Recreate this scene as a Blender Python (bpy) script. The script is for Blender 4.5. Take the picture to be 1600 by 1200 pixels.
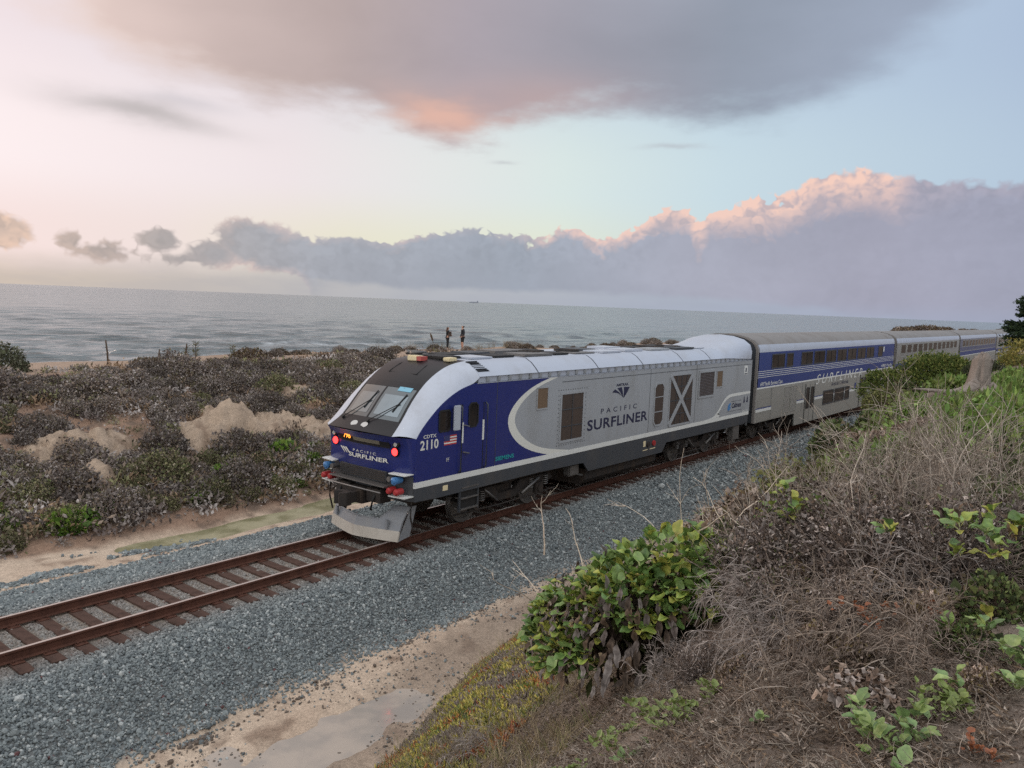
import bpy, bmesh, math, random
import numpy as np
from mathutils import Vector, Matrix

SC = bpy.context.scene
for o in list(bpy.data.objects):
    bpy.data.objects.remove(o)

# ------------------------------------------------------------------ camera
D = 14.427            # distance from the camera to the track centre line
S0 = 12.158           # where the front of the locomotive stands along the track
CAMZ = 5.84           # camera height over the rail heads
YAW, PITCH, ROLL = math.radians(37.74), math.radians(-5.795), math.radians(2.26)
cam = bpy.data.cameras.new('camera')
cam_o = bpy.data.objects.new('camera', cam)
SC.collection.objects.link(cam_o)
cam.sensor_width = 36.0
cam.lens = 36.0 * 1242.9 / 1600.0
cam.clip_start, cam.clip_end = 0.05, 120000
_f = Vector((math.cos(PITCH) * math.cos(YAW), math.cos(PITCH) * math.sin(YAW), math.sin(PITCH)))
_r = Vector((math.sin(YAW), -math.cos(YAW), 0)); _u = _r.cross(_f)
_r2 = math.cos(ROLL) * _r + math.sin(ROLL) * _u
_u2 = -math.sin(ROLL) * _r + math.cos(ROLL) * _u
cam_o.matrix_world = Matrix(((_r2.x, _u2.x, -_f.x, 0), (_r2.y, _u2.y, -_f.y, 0), (_r2.z, _u2.z, -_f.z, CAMZ), (0, 0, 0, 1)))
SC.camera = cam_o

# ------------------------------------------------------------------ light and exposure
SUN_EL, SUN_AZ = math.radians(4.0), YAW + math.radians(62)      # low over the sea, left of the picture
SC.view_settings.view_transform = 'Standard'
SC.view_settings.look = 'None'
SC.view_settings.exposure = 1.0
SC.view_settings.gamma = 1.0
SC.view_settings.use_curve_mapping = False
sun = bpy.data.lights.new('sun', 'SUN')
sun.energy = 0.55; sun.angle = math.radians(14); sun.color = (1.0, 0.80, 0.68)
sun_o = bpy.data.objects.new('sun', sun); SC.collection.objects.link(sun_o)
_sd = Vector((math.cos(SUN_EL) * math.cos(SUN_AZ), math.cos(SUN_EL) * math.sin(SUN_AZ), math.sin(SUN_EL)))
sun_o.rotation_euler = _sd.to_track_quat('Z', 'Y').to_euler()
SC.cycles.use_denoising = False
SC.cycles.max_bounces = 6
SC.cycles.transparent_max_bounces = 8
SC.cycles.caustics_reflective = False
SC.cycles.caustics_refractive = False


def lin(r, g, b, a=1.0):
    def c(v):
        v /= 255.0
        return v / 12.92 if v <= 0.04045 else ((v + 0.055) / 1.055) ** 2.4
    return (c(r), c(g), c(b), a)


class NT:
    """small helper round a node tree: numbers and sockets mix freely"""
    def __init__(self, tree):
        self.t = tree
    def new(self, kind, **kw):
        n = self.t.nodes.new(kind)
        for k, v in kw.items():
            setattr(n, k, v)
        return n
    def put(self, sock, v):
        if isinstance(v, bpy.types.NodeSocket):
            self.t.links.new(v, sock)
        elif v is not None:
            sock.default_value = v
    def m(self, op, a, b=None, c=None, clamp=False):
        n = self.new('ShaderNodeMath', operation=op, use_clamp=clamp)
        self.put(n.inputs[0], a); self.put(n.inputs[1], b)
        if c is not None:
            self.put(n.inputs[2], c)
        return n.outputs[0]
    def add(self, a, b): return self.m('ADD', a, b)
    def sub(self, a, b): return self.m('SUBTRACT', a, b)
    def mul(self, a, b): return self.m('MULTIPLY', a, b)
    def step(self, x, lo, hi):
        n = self.new('ShaderNodeMapRange', interpolation_type='SMOOTHSTEP')
        self.put(n.inputs[0], x); self.put(n.inputs[1], lo); self.put(n.inputs[2], hi)
        return n.outputs[0]
    def rng(self, x, a, b, c=0.0, d=1.0):
        n = self.new('ShaderNodeMapRange')
        self.put(n.inputs[0], x)
        for i, v in enumerate((a, b, c, d)):
            self.put(n.inputs[i + 1], v)
        return n.outputs[0]
    def mix(self, f, a, b, blend='MIX'):
        n = self.new('ShaderNodeMix', data_type='RGBA', blend_type=blend)
        self.put(n.inputs[0], f); self.put(n.inputs[6], a); self.put(n.inputs[7], b)
        return n.outputs[2]
    def ramp(self, x, stops, interp='LINEAR'):
        n = self.new('ShaderNodeValToRGB'); r = n.color_ramp; r.interpolation = interp
        while len(r.elements) > 1:
            r.elements.remove(r.elements[-1])
        for i, (p, c) in enumerate(stops):
            e = r.elements[0] if i == 0 else r.elements.new(p)
            e.position = p; e.color = c
        self.put(n.inputs[0], x)
        return n.outputs[0]
    def curve(self, x, pts):
        n = self.new('ShaderNodeFloatCurve'); cu = n.mapping.curves[0]
        n.mapping.use_clip = False
        for i, (px, py) in enumerate(pts):
            if i < 2:
                cu.points[i].location = (px, py)
            else:
                cu.points.new(px, py)
        for q in cu.points:
            q.handle_type = 'AUTO_CLAMPED'
        n.mapping.update()
        self.put(n.inputs['Value'], x)
        return n.outputs[0]
    def noise(self, vec, scale, detail=4.0, rough=0.5, dist=0.0, out=0, lac=2.0):
        n = self.new('ShaderNodeTexNoise')
        if vec is not None:
            self.put(n.inputs['Vector'], vec)
        self.put(n.inputs['Scale'], scale); self.put(n.inputs['Detail'], detail)
        self.put(n.inputs['Roughness'], rough); self.put(n.inputs['Distortion'], dist)
        self.put(n.inputs['Lacunarity'], lac)
        return n.outputs[out]
    def vmul(self, v, xyz):
        n = self.new('ShaderNodeVectorMath', operation='MULTIPLY')
        self.put(n.inputs[0], v); self.put(n.inputs[1], xyz)
        return n.outputs[0]
    def vadd(self, v, xyz):
        n = self.new('ShaderNodeVectorMath', operation='ADD')
        self.put(n.inputs[0], v); self.put(n.inputs[1], xyz)
        return n.outputs[0]
    def comb(self, x, y, z):
        n = self.new('ShaderNodeCombineXYZ')
        for i, v in enumerate((x, y, z)):
            self.put(n.inputs[i], v)
        return n.outputs[0]


def build_sky():
    world = bpy.data.worlds.new('World'); SC.world = world; world.use_nodes = True
    t = world.node_tree; t.nodes.clear(); N = NT(t)
    tc = N.new('ShaderNodeTexCoord').outputs['Generated']
    sp = N.new('ShaderNodeSeparateXYZ'); N.put(sp.inputs[0], tc)
    dx, dy, dz = sp.outputs
    # heading measured from north-west over the water, so the seam lies inland
    cy, sy = math.cos(YAW), math.sin(YAW)
    fx = N.add(N.mul(dx, cy), N.mul(dy, sy))
    fy = N.sub(N.mul(dx, sy), N.mul(dy, cy))
    U = N.mul(N.m('ARCTAN2', fy, fx), 57.29578)
    E = N.mul(N.m('ARCSINE', dz), 57.29578)
    Un = N.rng(U, -45, 45)                               # clamped 0..1
    def cu(pts, lo, hi):                                 # curve over heading, returns real units
        c = N.curve(Un, [((a + 45) / 90.0, (b - lo) / (hi - lo)) for a, b in pts])
        return N.rng(c, 0, 1, lo, hi)
    uu = lambda a: (a + 45) / 90.0
    # ---- clear sky: bright and rosy towards the sunset, blue to the right
    hi = N.ramp(Un, [(uu(-45), lin(246, 226, 224)), (uu(-33), lin(240, 226, 230)), (uu(-15), lin(224, 219, 226)), (uu(0), lin(204, 218, 228)),
                     (uu(14), lin(190, 210, 227)), (uu(30), lin(176, 194, 217)), (uu(45), lin(150, 172, 205))])
    mid = N.ramp(Un, [(uu(-45), lin(255, 238, 228)), (uu(-33), lin(253, 239, 240)), (uu(-16), lin(239, 229, 231)), (uu(-6), lin(229, 231, 230)), (uu(3), lin(218, 231, 229)),
                      (uu(14), lin(201, 220, 229)), (uu(30), lin(184, 203, 221)), (uu(45), lin(165, 184, 212))])
    low = N.ramp(Un, [(uu(-45), lin(255, 232, 205)), (uu(-33), lin(246, 226, 224)), (uu(-24), lin(240, 225, 222)), (uu(-12), lin(232, 228, 209)), (uu(2), lin(226, 231, 213)),
                      (uu(12), lin(208, 222, 220)), (uu(30), lin(186, 203, 220)), (uu(45), lin(160, 178, 205))])
    clear = N.mix(N.step(E, 3.5, 8.0), low, mid)
    clear = N.mix(N.step(E, 9.0, 17.0), clear, hi)
    # unseen inland sky and zenith, brightened beyond the visible sky to light the ground
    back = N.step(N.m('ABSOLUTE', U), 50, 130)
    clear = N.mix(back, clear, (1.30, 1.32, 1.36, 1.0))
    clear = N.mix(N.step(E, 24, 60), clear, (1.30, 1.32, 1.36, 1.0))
    # ---- high cloud sheet
    wob = N.noise(tc, 3.2, 3, 0.55)
    wob2 = N.noise(N.vmul(tc, (1, 1, 2.6)), 11, 5, 0.55)
    flat = N.comb(N.m('DIVIDE', dx, N.m('MAXIMUM', N.add(dz, 0.08), 0.05)), N.m('DIVIDE', dy, N.m('MAXIMUM', N.add(dz, 0.08), 0.05)), 0.0)
    sheet = N.noise(flat, 1.3, 6, 0.55, 0.3)
    low_edge = cu([(-45, 22.5), (-38, 19.5), (-33, 17.6), (-29, 16.2), (-25.7, 14.4), (-20.8, 12.7), (-16, 12.0), (-11.4, 12.3), (-7.8, 11.5), (-4.5, 10.9), (-1.6, 11.5),
                   (0.6, 12.7), (3.7, 13.2), (8.2, 13.0), (12.5, 12.6), (16.7, 12.9), (21.7, 14.2), (25.9, 16.9), (29, 19.5), (34, 24), (45, 31)], 0, 40)
    edge = N.add(N.sub(E, low_edge), N.add(N.mul(N.sub(wob2, 0.5), 4.4), N.mul(N.sub(sheet, 0.5), 4.0)))
    soft = N.add(1.1, N.mul(N.m('ABSOLUTE', N.add(U, 2.0)), 0.045))
    big = N.step(edge, N.mul(soft, -0.75), N.mul(soft, 1.25))
    big = N.mul(big, N.sub(1.0, N.mul(N.step(E, 26, 50), 0.85)))
    big = N.mul(big, N.sub(1.0, N.mul(N.step(N.m('ABSOLUTE', U), 60, 110), 0.85)))
    bigc = N.ramp(Un, [(uu(-45), lin(240, 214, 200)), (uu(-30), lin(228, 205, 198)), (uu(-22), lin(207, 187, 182)), (uu(-13), lin(188, 171, 169)), (uu(-4), lin(170, 161, 169)), (uu(5), lin(161, 161, 173)),
                       (uu(14), lin(149, 157, 172)), (uu(24), lin(156, 167, 186)), (uu(45), lin(150, 163, 188))])
    shade = N.rng(N.add(N.mul(sheet, 0.6), N.mul(wob, 0.4)), 0.3, 0.7, 0.88, 1.12)
    bigc = N.mix(1.0, bigc, N.comb(shade, shade, shade), 'MULTIPLY')
    # thin warm fringe on the sunset side, glowing patch at the lowest lobe
    fr = N.mul(N.mul(big, N.sub(1.0, N.step(edge, 0.2, 3.0))), N.rng(U, -12, -27, 0.0, 0.75))
    bigc = N.mix(fr, bigc, lin(238, 216, 205))
    gu = N.m('DIVIDE', N.sub(U, -5.5), 5.2); ge = N.m('DIVIDE', N.sub(E, N.add(12.25, N.mul(N.sub(wob2, 0.5), 2.4))), 1.35)
    glow = N.m('EXPONENT', N.mul(N.add(N.mul(gu, gu), N.mul(ge, ge)), -1.0))
    glow = N.mul(glow, N.rng(wob2, 0.3, 0.6, 0.7, 1.0))
    bigc = N.mix(N.mul(glow, 0.95), bigc, lin(228, 184, 168))
    gu2 = N.m('DIVIDE', N.sub(U, 1.5), 6.0); ge2 = N.m('DIVIDE', N.sub(E, 14.0), 1.7)
    glow2 = N.m('EXPONENT', N.mul(N.add(N.mul(gu2, gu2), N.mul(ge2, ge2)), -1.0))
    bigc = N.mix(N.mul(glow2, 0.45), bigc, lin(200, 168, 162))
    col = N.mix(big, clear, bigc)
    # ---- small dark streak on the left, wisps
    su = N.m('DIVIDE', N.add(U, 25.0), 4.6)
    se = N.m('DIVIDE', N.sub(E, N.add(N.add(10.9, N.mul(N.add(U, 25.0), -0.10)), N.mul(N.sub(wob2, 0.5), 1.6))), 0.72)
    st = N.m('EXPONENT', N.mul(N.add(N.mul(su, su), N.mul(se, se)), -1.0))
    col = N.mix(N.mul(st, 0.75), col, lin(178, 172, 172))
    for (wu, we, au, ae, k) in ((10.5, 11.0, 1.9, 0.16, 0.45), (-1.2, 9.6, 0.8, 0.15, 0.4), (-22.6, 11.9, 3.0, 0.5, 0.35)):
        a = N.m('DIVIDE', N.sub(U, wu), au); b = N.m('DIVIDE', N.sub(E, N.add(we, N.mul(N.sub(wob2, 0.5), 1.2))), ae)
        g = N.m('EXPONENT', N.mul(N.add(N.mul(a, a), N.mul(b, b)), -1.0))
        col = N.mix(N.mul(g, k), col, lin(176, 176, 184))
    # ---- haze low over the water
    hz = N.ramp(Un, [(uu(-45), lin(212, 194, 176)), (uu(-33), lin(203, 191, 179)), (uu(-22), lin(192, 186, 182)), (uu(-8), lin(178, 181, 189)), (uu(8), lin(168, 175, 191)), (uu(30), lin(163, 171, 193)), (uu(45), lin(156, 165, 190))])
    hz = N.mix(N.mul(N.step(N.noise(N.vmul(tc, (1, 1, 5)), 14, 4, 0.55), 0.42, 0.6), 0.10), hz, lin(150, 155, 172))
    hm = N.step(N.add(E, N.mul(N.sub(wob2, 0.5), 1.2)), N.rng(U, -30, 5, 2.6, 4.4), N.rng(U, -30, 5, 0.3, 1.2))
    col = N.mix(N.mul(hm, 0.92), col, hz)
    # ---- cumulus bank above the horizon
    top = cu([(-45, 4.6), (-36, 4.7), (-32.7, 4.5), (-31.4, 4.0), (-30.4, 1.6), (-28.7, 3.2), (-27.2, 2.9), (-26.0, 2.0), (-24.9, 3.9), (-23.2, 4.2), (-22.2, 2.4), (-21.0, 3.7), (-18.2, 5.0), (-16.2, 4.9), (-14.0, 4.0),
              (-9.6, 4.0), (-7.0, 4.6), (-3.2, 5.2), (-0.5, 4.6), (1.9, 4.7), (3.3, 5.6), (5.6, 5.0), (8.3, 5.6), (11.8, 7.1), (12.6, 5.9), (13.2, 7.0),
              (16, 7.6), (18.6, 8.1), (20.6, 9.3), (23.2, 9.6), (25, 9.0), (28.4, 8.7), (31.5, 8.5), (38, 9.5), (45, 8.0)], 0, 12)
    bot = cu([(-45, 1.3), (-33, 1.4), (-29, 1.2), (-24.5, 1.4), (-20, 0.9), (-13.8, 1.0), (-5, 0.8), (8, 1.0), (17, 0.7), (25, 0.0), (45, -0.6)], -2, 12)
    v1 = N.vmul(tc, (1, 1, 1.25))
    def puff(off, det):
        v = N.vadd(v1, off)
        a = N.noise(v, 24, det, 0.50)
        b = N.m('ABSOLUTE', N.sub(N.noise(v, 48, 2.0, 0.5), 0.5))          # billows: rounded heads with sharp creases
        return N.add(N.mul(a, 0.7), N.mul(N.sub(0.5, N.mul(b, 1.6)), 0.62))
    p0 = puff((0, 0, 0), 6.0)
    lx, ly = math.cos(SUN_AZ), math.sin(SUN_AZ)
    p1 = puff((lx * 0.010, ly * 0.010, 0.009), 3.0)
    relief = N.rng(N.sub(p0, p1), -0.16, 0.16)
    amp = cu([(-45, 1.5), (-20, 1.6), (-8, 2.2), (6, 2.9), (16, 3.0), (28, 1.9), (45, 1.8)], 0, 4)
    dtop = N.add(N.sub(top, E), N.mul(N.sub(p0, 0.61), amp))
    # towards the sunset the bank breaks up into separate heaps
    dl = None
    for uc, ec, a_, b_ in ((-33.0, 3.1, 2.3, 1.35), (-27.5, 2.35, 2.4, 0.85), (-29.0, 2.7, 1.0, 0.8), (-24.0, 3.25, 1.5, 0.95), (-22.0, 2.0, 3.0, 0.5), (-18.2, 3.3, 3.0, 1.75), (-16.0, 2.7, 4.4, 1.5), (-20.5, 2.5, 2.2, 1.2), (-39.0, 3.0, 3.5, 1.4)):
        q1 = N.m('DIVIDE', N.sub(U, uc), a_); q2 = N.m('DIVIDE', N.sub(E, ec), b_)
        g_ = N.mul(N.sub(1.0, N.m('SQRT', N.add(N.mul(q1, q1), N.mul(q2, q2)))), b_)
        dl = g_ if dl is None else N.m('MAXIMUM', dl, g_)
    dl = N.add(dl, N.mul(N.sub(p0, 0.60), 1.75))
    kl = N.step(U, -15.5, -12.0)
    dtop = N.add(N.mul(dtop, kl), N.mul(dl, N.sub(1.0, kl)))
    mask = N.step(dtop, -0.06, N.add(N.rng(U, 20, 32, 0.2, 0.6), N.rng(U, -12, -18, 0.0, 0.2)))
    dbot = N.add(N.sub(E, bot), N.mul(N.sub(N.noise(v1, 22, 5, 0.55), 0.5), 1.0))
    mask = N.mul(mask, N.m('MAXIMUM', N.step(dbot, -0.3, 0.3), N.sub(1.0, kl)))
    body = N.ramp(Un, [(uu(-45), lin(200, 182, 172)), (uu(-33), lin(186, 172, 167)), (uu(-24), lin(171, 166, 167)), (uu(-14), lin(163, 167, 177)), (uu(0), lin(162, 170, 184)),
                       (uu(12), lin(167, 170, 186)), (uu(24), lin(164, 165, 183)), (uu(45), lin(152, 158, 180))])
    near = N.sub(1.0, N.step(dtop, 0.6, 3.2))
    sh = N.add(1.0, N.mul(N.mul(N.sub(relief, 0.5), 0.13), N.add(0.25, N.mul(near, 0.75))))
    sh = N.mul(sh, N.rng(N.noise(v1, 9, 4, 0.5), 0.3, 0.7, 0.94, 1.05))
    body = N.mix(1.0, body, N.comb(sh, sh, sh), 'MULTIPLY')
    lit = cu([(-45, 0.8), (-33, 0.85), (-30.5, 0.3), (-27, 0.22), (-23, 0.10), (-21, 0.2), (-18, 0.5), (-15, 0.25), (-11, 0.12), (-7.5, 0.35), (-5, 0.1), (0, 0.2), (2.5, 0.75), (8, 0.85), (13, 1.0), (22.5, 1.0),
              (25.2, 0.45), (27.5, 0.10), (45, 0.1)], 0, 1)
    depth = cu([(-45, 1.6), (-31, 1.7), (-20, 0.7), (-3, 0.5), (4, 0.9), (9, 1.3), (13, 2.2), (20, 2.9), (24, 3.1), (30, 1.2), (45, 1.0)], 0, 4)
    k = N.sub(1.0, N.m('DIVIDE', N.m('MAXIMUM', N.sub(dtop, 0.1), 0.0), depth))
    k = N.m('MAXIMUM', N.mul(k, lit), 0.0)
    k = N.mul(k, N.rng(relief, 0.15, 0.75, 0.45, 1.35))
    litc = N.ramp(Un, [(uu(-45), lin(250, 214, 190)), (uu(-30), lin(238, 206, 188)), (uu(-15), lin(232, 205, 198)), (uu(5), lin(238, 205, 195)), (uu(22), lin(246, 208, 193)), (uu(45), lin(225, 195, 195))])
    bank = N.mix(N.m('MINIMUM', k, 1.0), body, litc)
    col = N.mix(mask, col, bank)
    col = N.mix(N.mul(N.step(E, 1.2, 0.0), 0.5), col, hz)
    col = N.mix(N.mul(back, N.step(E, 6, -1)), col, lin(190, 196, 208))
    # below the horizon (only seen past the edge of the sea sheet)
    col = N.mix(N.step(E, -0.2, -1.5), col, lin(120, 126, 138))
    # the twilight scattering of the clear air itself
    nish = N.new('ShaderNodeTexSky', sky_type='NISHITA'); nish.sun_disc = False
    nish.sun_elevation = SUN_EL; nish.sun_rotation = math.pi / 2 - SUN_AZ
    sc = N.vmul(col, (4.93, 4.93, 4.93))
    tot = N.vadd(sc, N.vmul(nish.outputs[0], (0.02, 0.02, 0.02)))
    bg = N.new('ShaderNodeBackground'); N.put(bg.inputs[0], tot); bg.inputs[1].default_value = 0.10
    out = N.new('ShaderNodeOutputWorld'); t.links.new(bg.outputs[0], out.inputs[0])
    world.cycles.sampling_method = 'MANUAL'
    world.cycles.sample_map_resolution = 512


build_sky()


# ================================================================== helpers
RNG = np.random.default_rng(7)
random.seed(7)
COL = SC.collection


def _hash(i, j, s):
    n = (i * 374761393 + j * 668265263 + s * 974634777) & 0xffffffff
    n = ((n ^ (n >> 13)) * 1274126177) & 0xffffffff
    return ((n ^ (n >> 16)) & 0xffff) / 65535.0


def vnoise(x, y, s=0):
    x = np.asarray(x, float); y = np.asarray(y, float)
    xi = np.floor(x).astype(np.int64); yi = np.floor(y).astype(np.int64)
    fx = x - xi; fy = y - yi
    fx = fx * fx * (3 - 2 * fx); fy = fy * fy * (3 - 2 * fy)
    a = _hash(xi, yi, s); b = _hash(xi + 1, yi, s); c = _hash(xi, yi + 1, s); d = _hash(xi + 1, yi + 1, s)
    return (a * (1 - fx) + b * fx) * (1 - fy) + (c * (1 - fx) + d * fx) * fy


def fbm(x, y, s=0, o=4):
    v = 0.0; a = 0.5
    for k in range(o):
        v = v + a * vnoise(x * 2 ** k + 13.7 * k, y * 2 ** k + 7.1 * k, s + k); a *= 0.5
    return v / (1 - 0.5 ** o)


def ss(x, a, b):
    t = np.clip((np.asarray(x, float) - a) / (b - a), 0, 1)
    return t * t * (3 - 2 * t)


def tag(o, label=None, cat=None, group=None, kind=None):
    if label: o['label'] = label
    if cat: o['category'] = cat
    if group: o['group'] = group
    if kind: o['kind'] = kind
    return o


def empty(name, loc=(0, 0, 0), rz=0.0):
    o = bpy.data.objects.new(name, None); o.empty_display_size = 0.3
    o.location = loc; o.rotation_euler = (0, 0, rz); COL.objects.link(o)
    return o


def link(name, me, parent=None, mats=None):
    o = bpy.data.objects.new(name, me); COL.objects.link(o)
    if parent is not None: o.parent = parent
    if mats is not None and not me.materials:
        for m in (mats if isinstance(mats, (list, tuple)) else [mats]):
            me.materials.append(m)
    return o


def mesh_np(name, V, F, smooth=False, cols=None, mi=None):
    """V (n,3); F: (m,k) array or list of such arrays; cols: per-vertex rgb"""
    me = bpy.data.meshes.new(name)
    V = np.ascontiguousarray(V, np.float32)
    Fs = F if isinstance(F, list) else [F]
    Fs = [np.asarray(f, np.int32) for f in Fs if len(f)]
    me.vertices.add(len(V)); me.vertices.foreach_set('co', V.ravel())
    tot = np.concatenate([np.full(len(f), f.shape[1], np.int32) for f in Fs])
    idx = np.concatenate([f.ravel() for f in Fs])
    me.loops.add(len(idx)); me.loops.foreach_set('vertex_index', idx)
    me.polygons.add(len(tot))
    st = np.zeros(len(tot), np.int32); st[1:] = np.cumsum(tot)[:-1]
    me.polygons.foreach_set('loop_start', st)
    try:
        me.polygons.foreach_set('loop_total', tot)
    except Exception:
        pass
    if smooth:
        me.polygons.foreach_set('use_smooth', np.ones(len(tot), bool))
    if mi is not None:
        me.polygons.foreach_set('material_index', np.asarray(mi, np.int32))
    if cols is not None:
        a = me.color_attributes.new('col', 'FLOAT_COLOR', 'POINT')
        c = np.ones((len(V), 4), np.float32); c[:, :3] = cols
        a.data.foreach_set('color', c.ravel())
    me.update(); me.validate()
    return me


class MB:
    """collects boxes, tubes, lofts, prisms; build() links them as ONE mesh object"""
    def __init__(self):
        self.v = []; self.f = []; self.n = 0; self.mi = []
    def raw(self, V, F, mi=0):
        for p in V: self.v.append(tuple(p))
        for q in F:
            self.f.append(tuple(i + self.n for i in q)); self.mi.append(mi)
        self.n += len(V)
        return self
    def box(self, x0, x1, y0, y1, z0, z1, mi=0):
        V = [(x, y, z) for x in (x0, x1) for y in (y0, y1) for z in (z0, z1)]
        return self.raw(V, [(0, 1, 3, 2), (4, 6, 7, 5), (0, 4, 5, 1), (2, 3, 7, 6), (0, 2, 6, 4), (1, 5, 7, 3)], mi)
    def tube(self, pts, rad, n=8, mi=0, caps=True):
        pts = [Vector(p) for p in pts]
        rads = rad if isinstance(rad, (list, tuple)) else [rad] * len(pts)
        up = Vector((0, 0, 1)); V = []; F = []
        for i, p in enumerate(pts):
            d = (pts[min(i + 1, len(pts) - 1)] - pts[max(i - 1, 0)]).normalized()
            a = d.cross(up)
            if a.length < 1e-3: a = d.cross(Vector((1, 0, 0)))
            a.normalize(); b = d.cross(a).normalized()
            for k in range(n):
                t = 2 * math.pi * k / n
                V.append(p + (a * math.cos(t) + b * math.sin(t)) * rads[i])
        for i in range(len(pts) - 1):
            for k in range(n):
                F.append((i * n + k, i * n + (k + 1) % n, (i + 1) * n + (k + 1) % n, (i + 1) * n + k))
        if caps:
            F.append(tuple(range(n))); F.append(tuple((len(pts) - 1) * n + k for k in range(n - 1, -1, -1)))
        return self.raw(V, F, mi)
    def prism(self, poly, axis, a, b, mi=0):
        """poly in the two other axes, extruded along axis from a to b"""
        def P(u, v, w):
            return {'x': (w, u, v), 'y': (u, w, v), 'z': (u, v, w)}[axis]
        n = len(poly)
        V = [P(u, v, a) for u, v in poly] + [P(u, v, b) for u, v in poly]
        F = [tuple(range(n)), tuple(range(2 * n - 1, n - 1, -1))] + [(i, (i + 1) % n, n + (i + 1) % n, n + i) for i in range(n)]
        return self.raw(V, F, mi)
    def loft(self, rings, closed=False, mi=0, cap=False):
        k = len(rings[0]); V = [p for r in rings for p in r]; F = []
        for i in range(len(rings) - 1):
            for j in range(k if closed else k - 1):
                F.append((i * k + j, i * k + (j + 1) % k, (i + 1) * k + (j + 1) % k, (i + 1) * k + j))
        if cap:
            F.append(tuple(range(k))); F.append(tuple((len(rings) - 1) * k + j for j in range(k - 1, -1, -1)))
        return self.raw(V, F, mi)
    def mesh(self, name, smooth=False, bevel=0.0):
        bm = bmesh.new()
        vs = [bm.verts.new(p) for p in self.v]
        for q, m in zip(self.f, self.mi):
            try:
                fc = bm.faces.new([vs[i] for i in q]); fc.material_index = m; fc.smooth = bool(smooth)
            except ValueError:
                pass
        bmesh.ops.recalc_face_normals(bm, faces=bm.faces)
        if bevel:
            es = [e for e in bm.edges if len(e.link_faces) == 2 and e.calc_face_angle(0) > 0.6]
            bmesh.ops.bevel(bm, geom=es, offset=bevel, segments=2, affect='EDGES', clamp_overlap=True)
        me = bpy.data.meshes.new(name); bm.to_mesh(me); bm.free()
        if smooth == 'auto':
            me.set_sharp_from_angle(angle=0.6)
        return me
    def build(self, name, mats, parent=None, smooth=False, bevel=0.0):
        return link(name, self.mesh(name, smooth, bevel), parent, mats)


def copy_tree(o, parent=None, keep=True):
    c = o.copy(); COL.objects.link(c)
    if parent is not None: c.parent = parent
    for ch in list(o.children): copy_tree(ch, c)
    return c


# ------------------------------------------------------------------ materials
MATS = {}


def mat(name, color=(0.5, 0.5, 0.5), rough=0.6, metal=0.0, spec=0.5, grime=0.0, gscale=3.0, bump=0.0, bscale=40.0, coat=0.0, gcol=(0.08, 0.065, 0.05), emit=None, es=0.0):
    if name in MATS: return MATS[name]
    m = bpy.data.materials.new(name); m.use_nodes = True; MATS[name] = m
    t = m.node_tree; N = NT(t); b = t.nodes['Principled BSDF']
    b.inputs['Roughness'].default_value = rough; b.inputs['Metallic'].default_value = metal
    b.inputs['Specular IOR Level'].default_value = spec; b.inputs['Coat Weight'].default_value = coat
    c = (*color[:3], 1.0)
    if grime or bump:
        oc = N.new('ShaderNodeTexCoord').outputs['Object']
    if grime:
        n = N.noise(N.vmul(oc, (1, 1, 0.35)), gscale, 6, 0.62)
        n2 = N.noise(oc, gscale * 9, 3, 0.6)
        f = N.mul(N.step(N.add(N.mul(n, 0.75), N.mul(n2, 0.25)), 0.42, 0.72), grime)
        N.put(b.inputs['Base Color'], N.mix(f, c, (*gcol, 1)))
        N.put(b.inputs['Roughness'], N.add(rough, N.mul(f, 0.35)))
    else:
        b.inputs['Base Color'].default_value = c
    if bump:
        bp = N.new('ShaderNodeBump'); bp.inputs['Strength'].default_value = bump; bp.inputs['Distance'].default_value = 0.02
        N.put(bp.inputs['Height'], N.noise(oc, bscale, 5, 0.6)); t.links.new(bp.outputs[0], b.inputs['Normal'])
    if emit:
        b.inputs['Emission Color'].default_value = (*emit[:3], 1); b.inputs['Emission Strength'].default_value = es
    return m


def mat_col(name, rough=0.75, spec=0.3, var=0.35, sub=0.0, objvar=0.0, nscale=30.0):
    """colour read from the 'col' attribute of each leaf, varied by fine noise; light passes through a little"""
    if name in MATS: return MATS[name]
    m = bpy.data.materials.new(name); m.use_nodes = True; MATS[name] = m
    t = m.node_tree; N = NT(t); b = t.nodes['Principled BSDF']
    a = N.new('ShaderNodeAttribute', attribute_name='col').outputs['Color']
    n = N.noise(N.new('ShaderNodeTexCoord').outputs['Object'], nscale, 3, 0.6)
    k = N.rng(n, 0.25, 0.75, 1 - var, 1 + var)
    if objvar:
        k = N.mul(k, N.rng(N.new('ShaderNodeObjectInfo').outputs['Random'], 0, 1, 1 - objvar, 1 + objvar))
    c = N.mix(1.0, a, N.comb(k, k, k), 'MULTIPLY')
    N.put(b.inputs['Base Color'], c)
    b.inputs['Roughness'].default_value = rough; b.inputs['Specular IOR Level'].default_value = spec
    if sub:
        tr = N.new('ShaderNodeBsdfTranslucent'); N.put(tr.inputs['Color'], c)
        mx = N.new('ShaderNodeMixShader'); mx.inputs[0].default_value = sub
        t.links.new(b.outputs[0], mx.inputs[1]); t.links.new(tr.outputs[0], mx.inputs[2])
        t.links.new(mx.outputs[0], t.nodes['Material Output'].inputs[0])
    return m


# ================================================================== the ground
BANK_FOOT = 20.6


def foot_y(x): return 7.32 + 1.75 * ss(x, 4.5, 12) + 0.4 * ss(x, 12, 24) + 0.35 * (fbm(x * 0.35, x * 0 + 3.3, 5, 3) - 0.5)
def brow_y(x): return 0.0 + 1.5 * ss(x, 3, 11) + 2.4 * ss(x, 15, 24)


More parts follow.
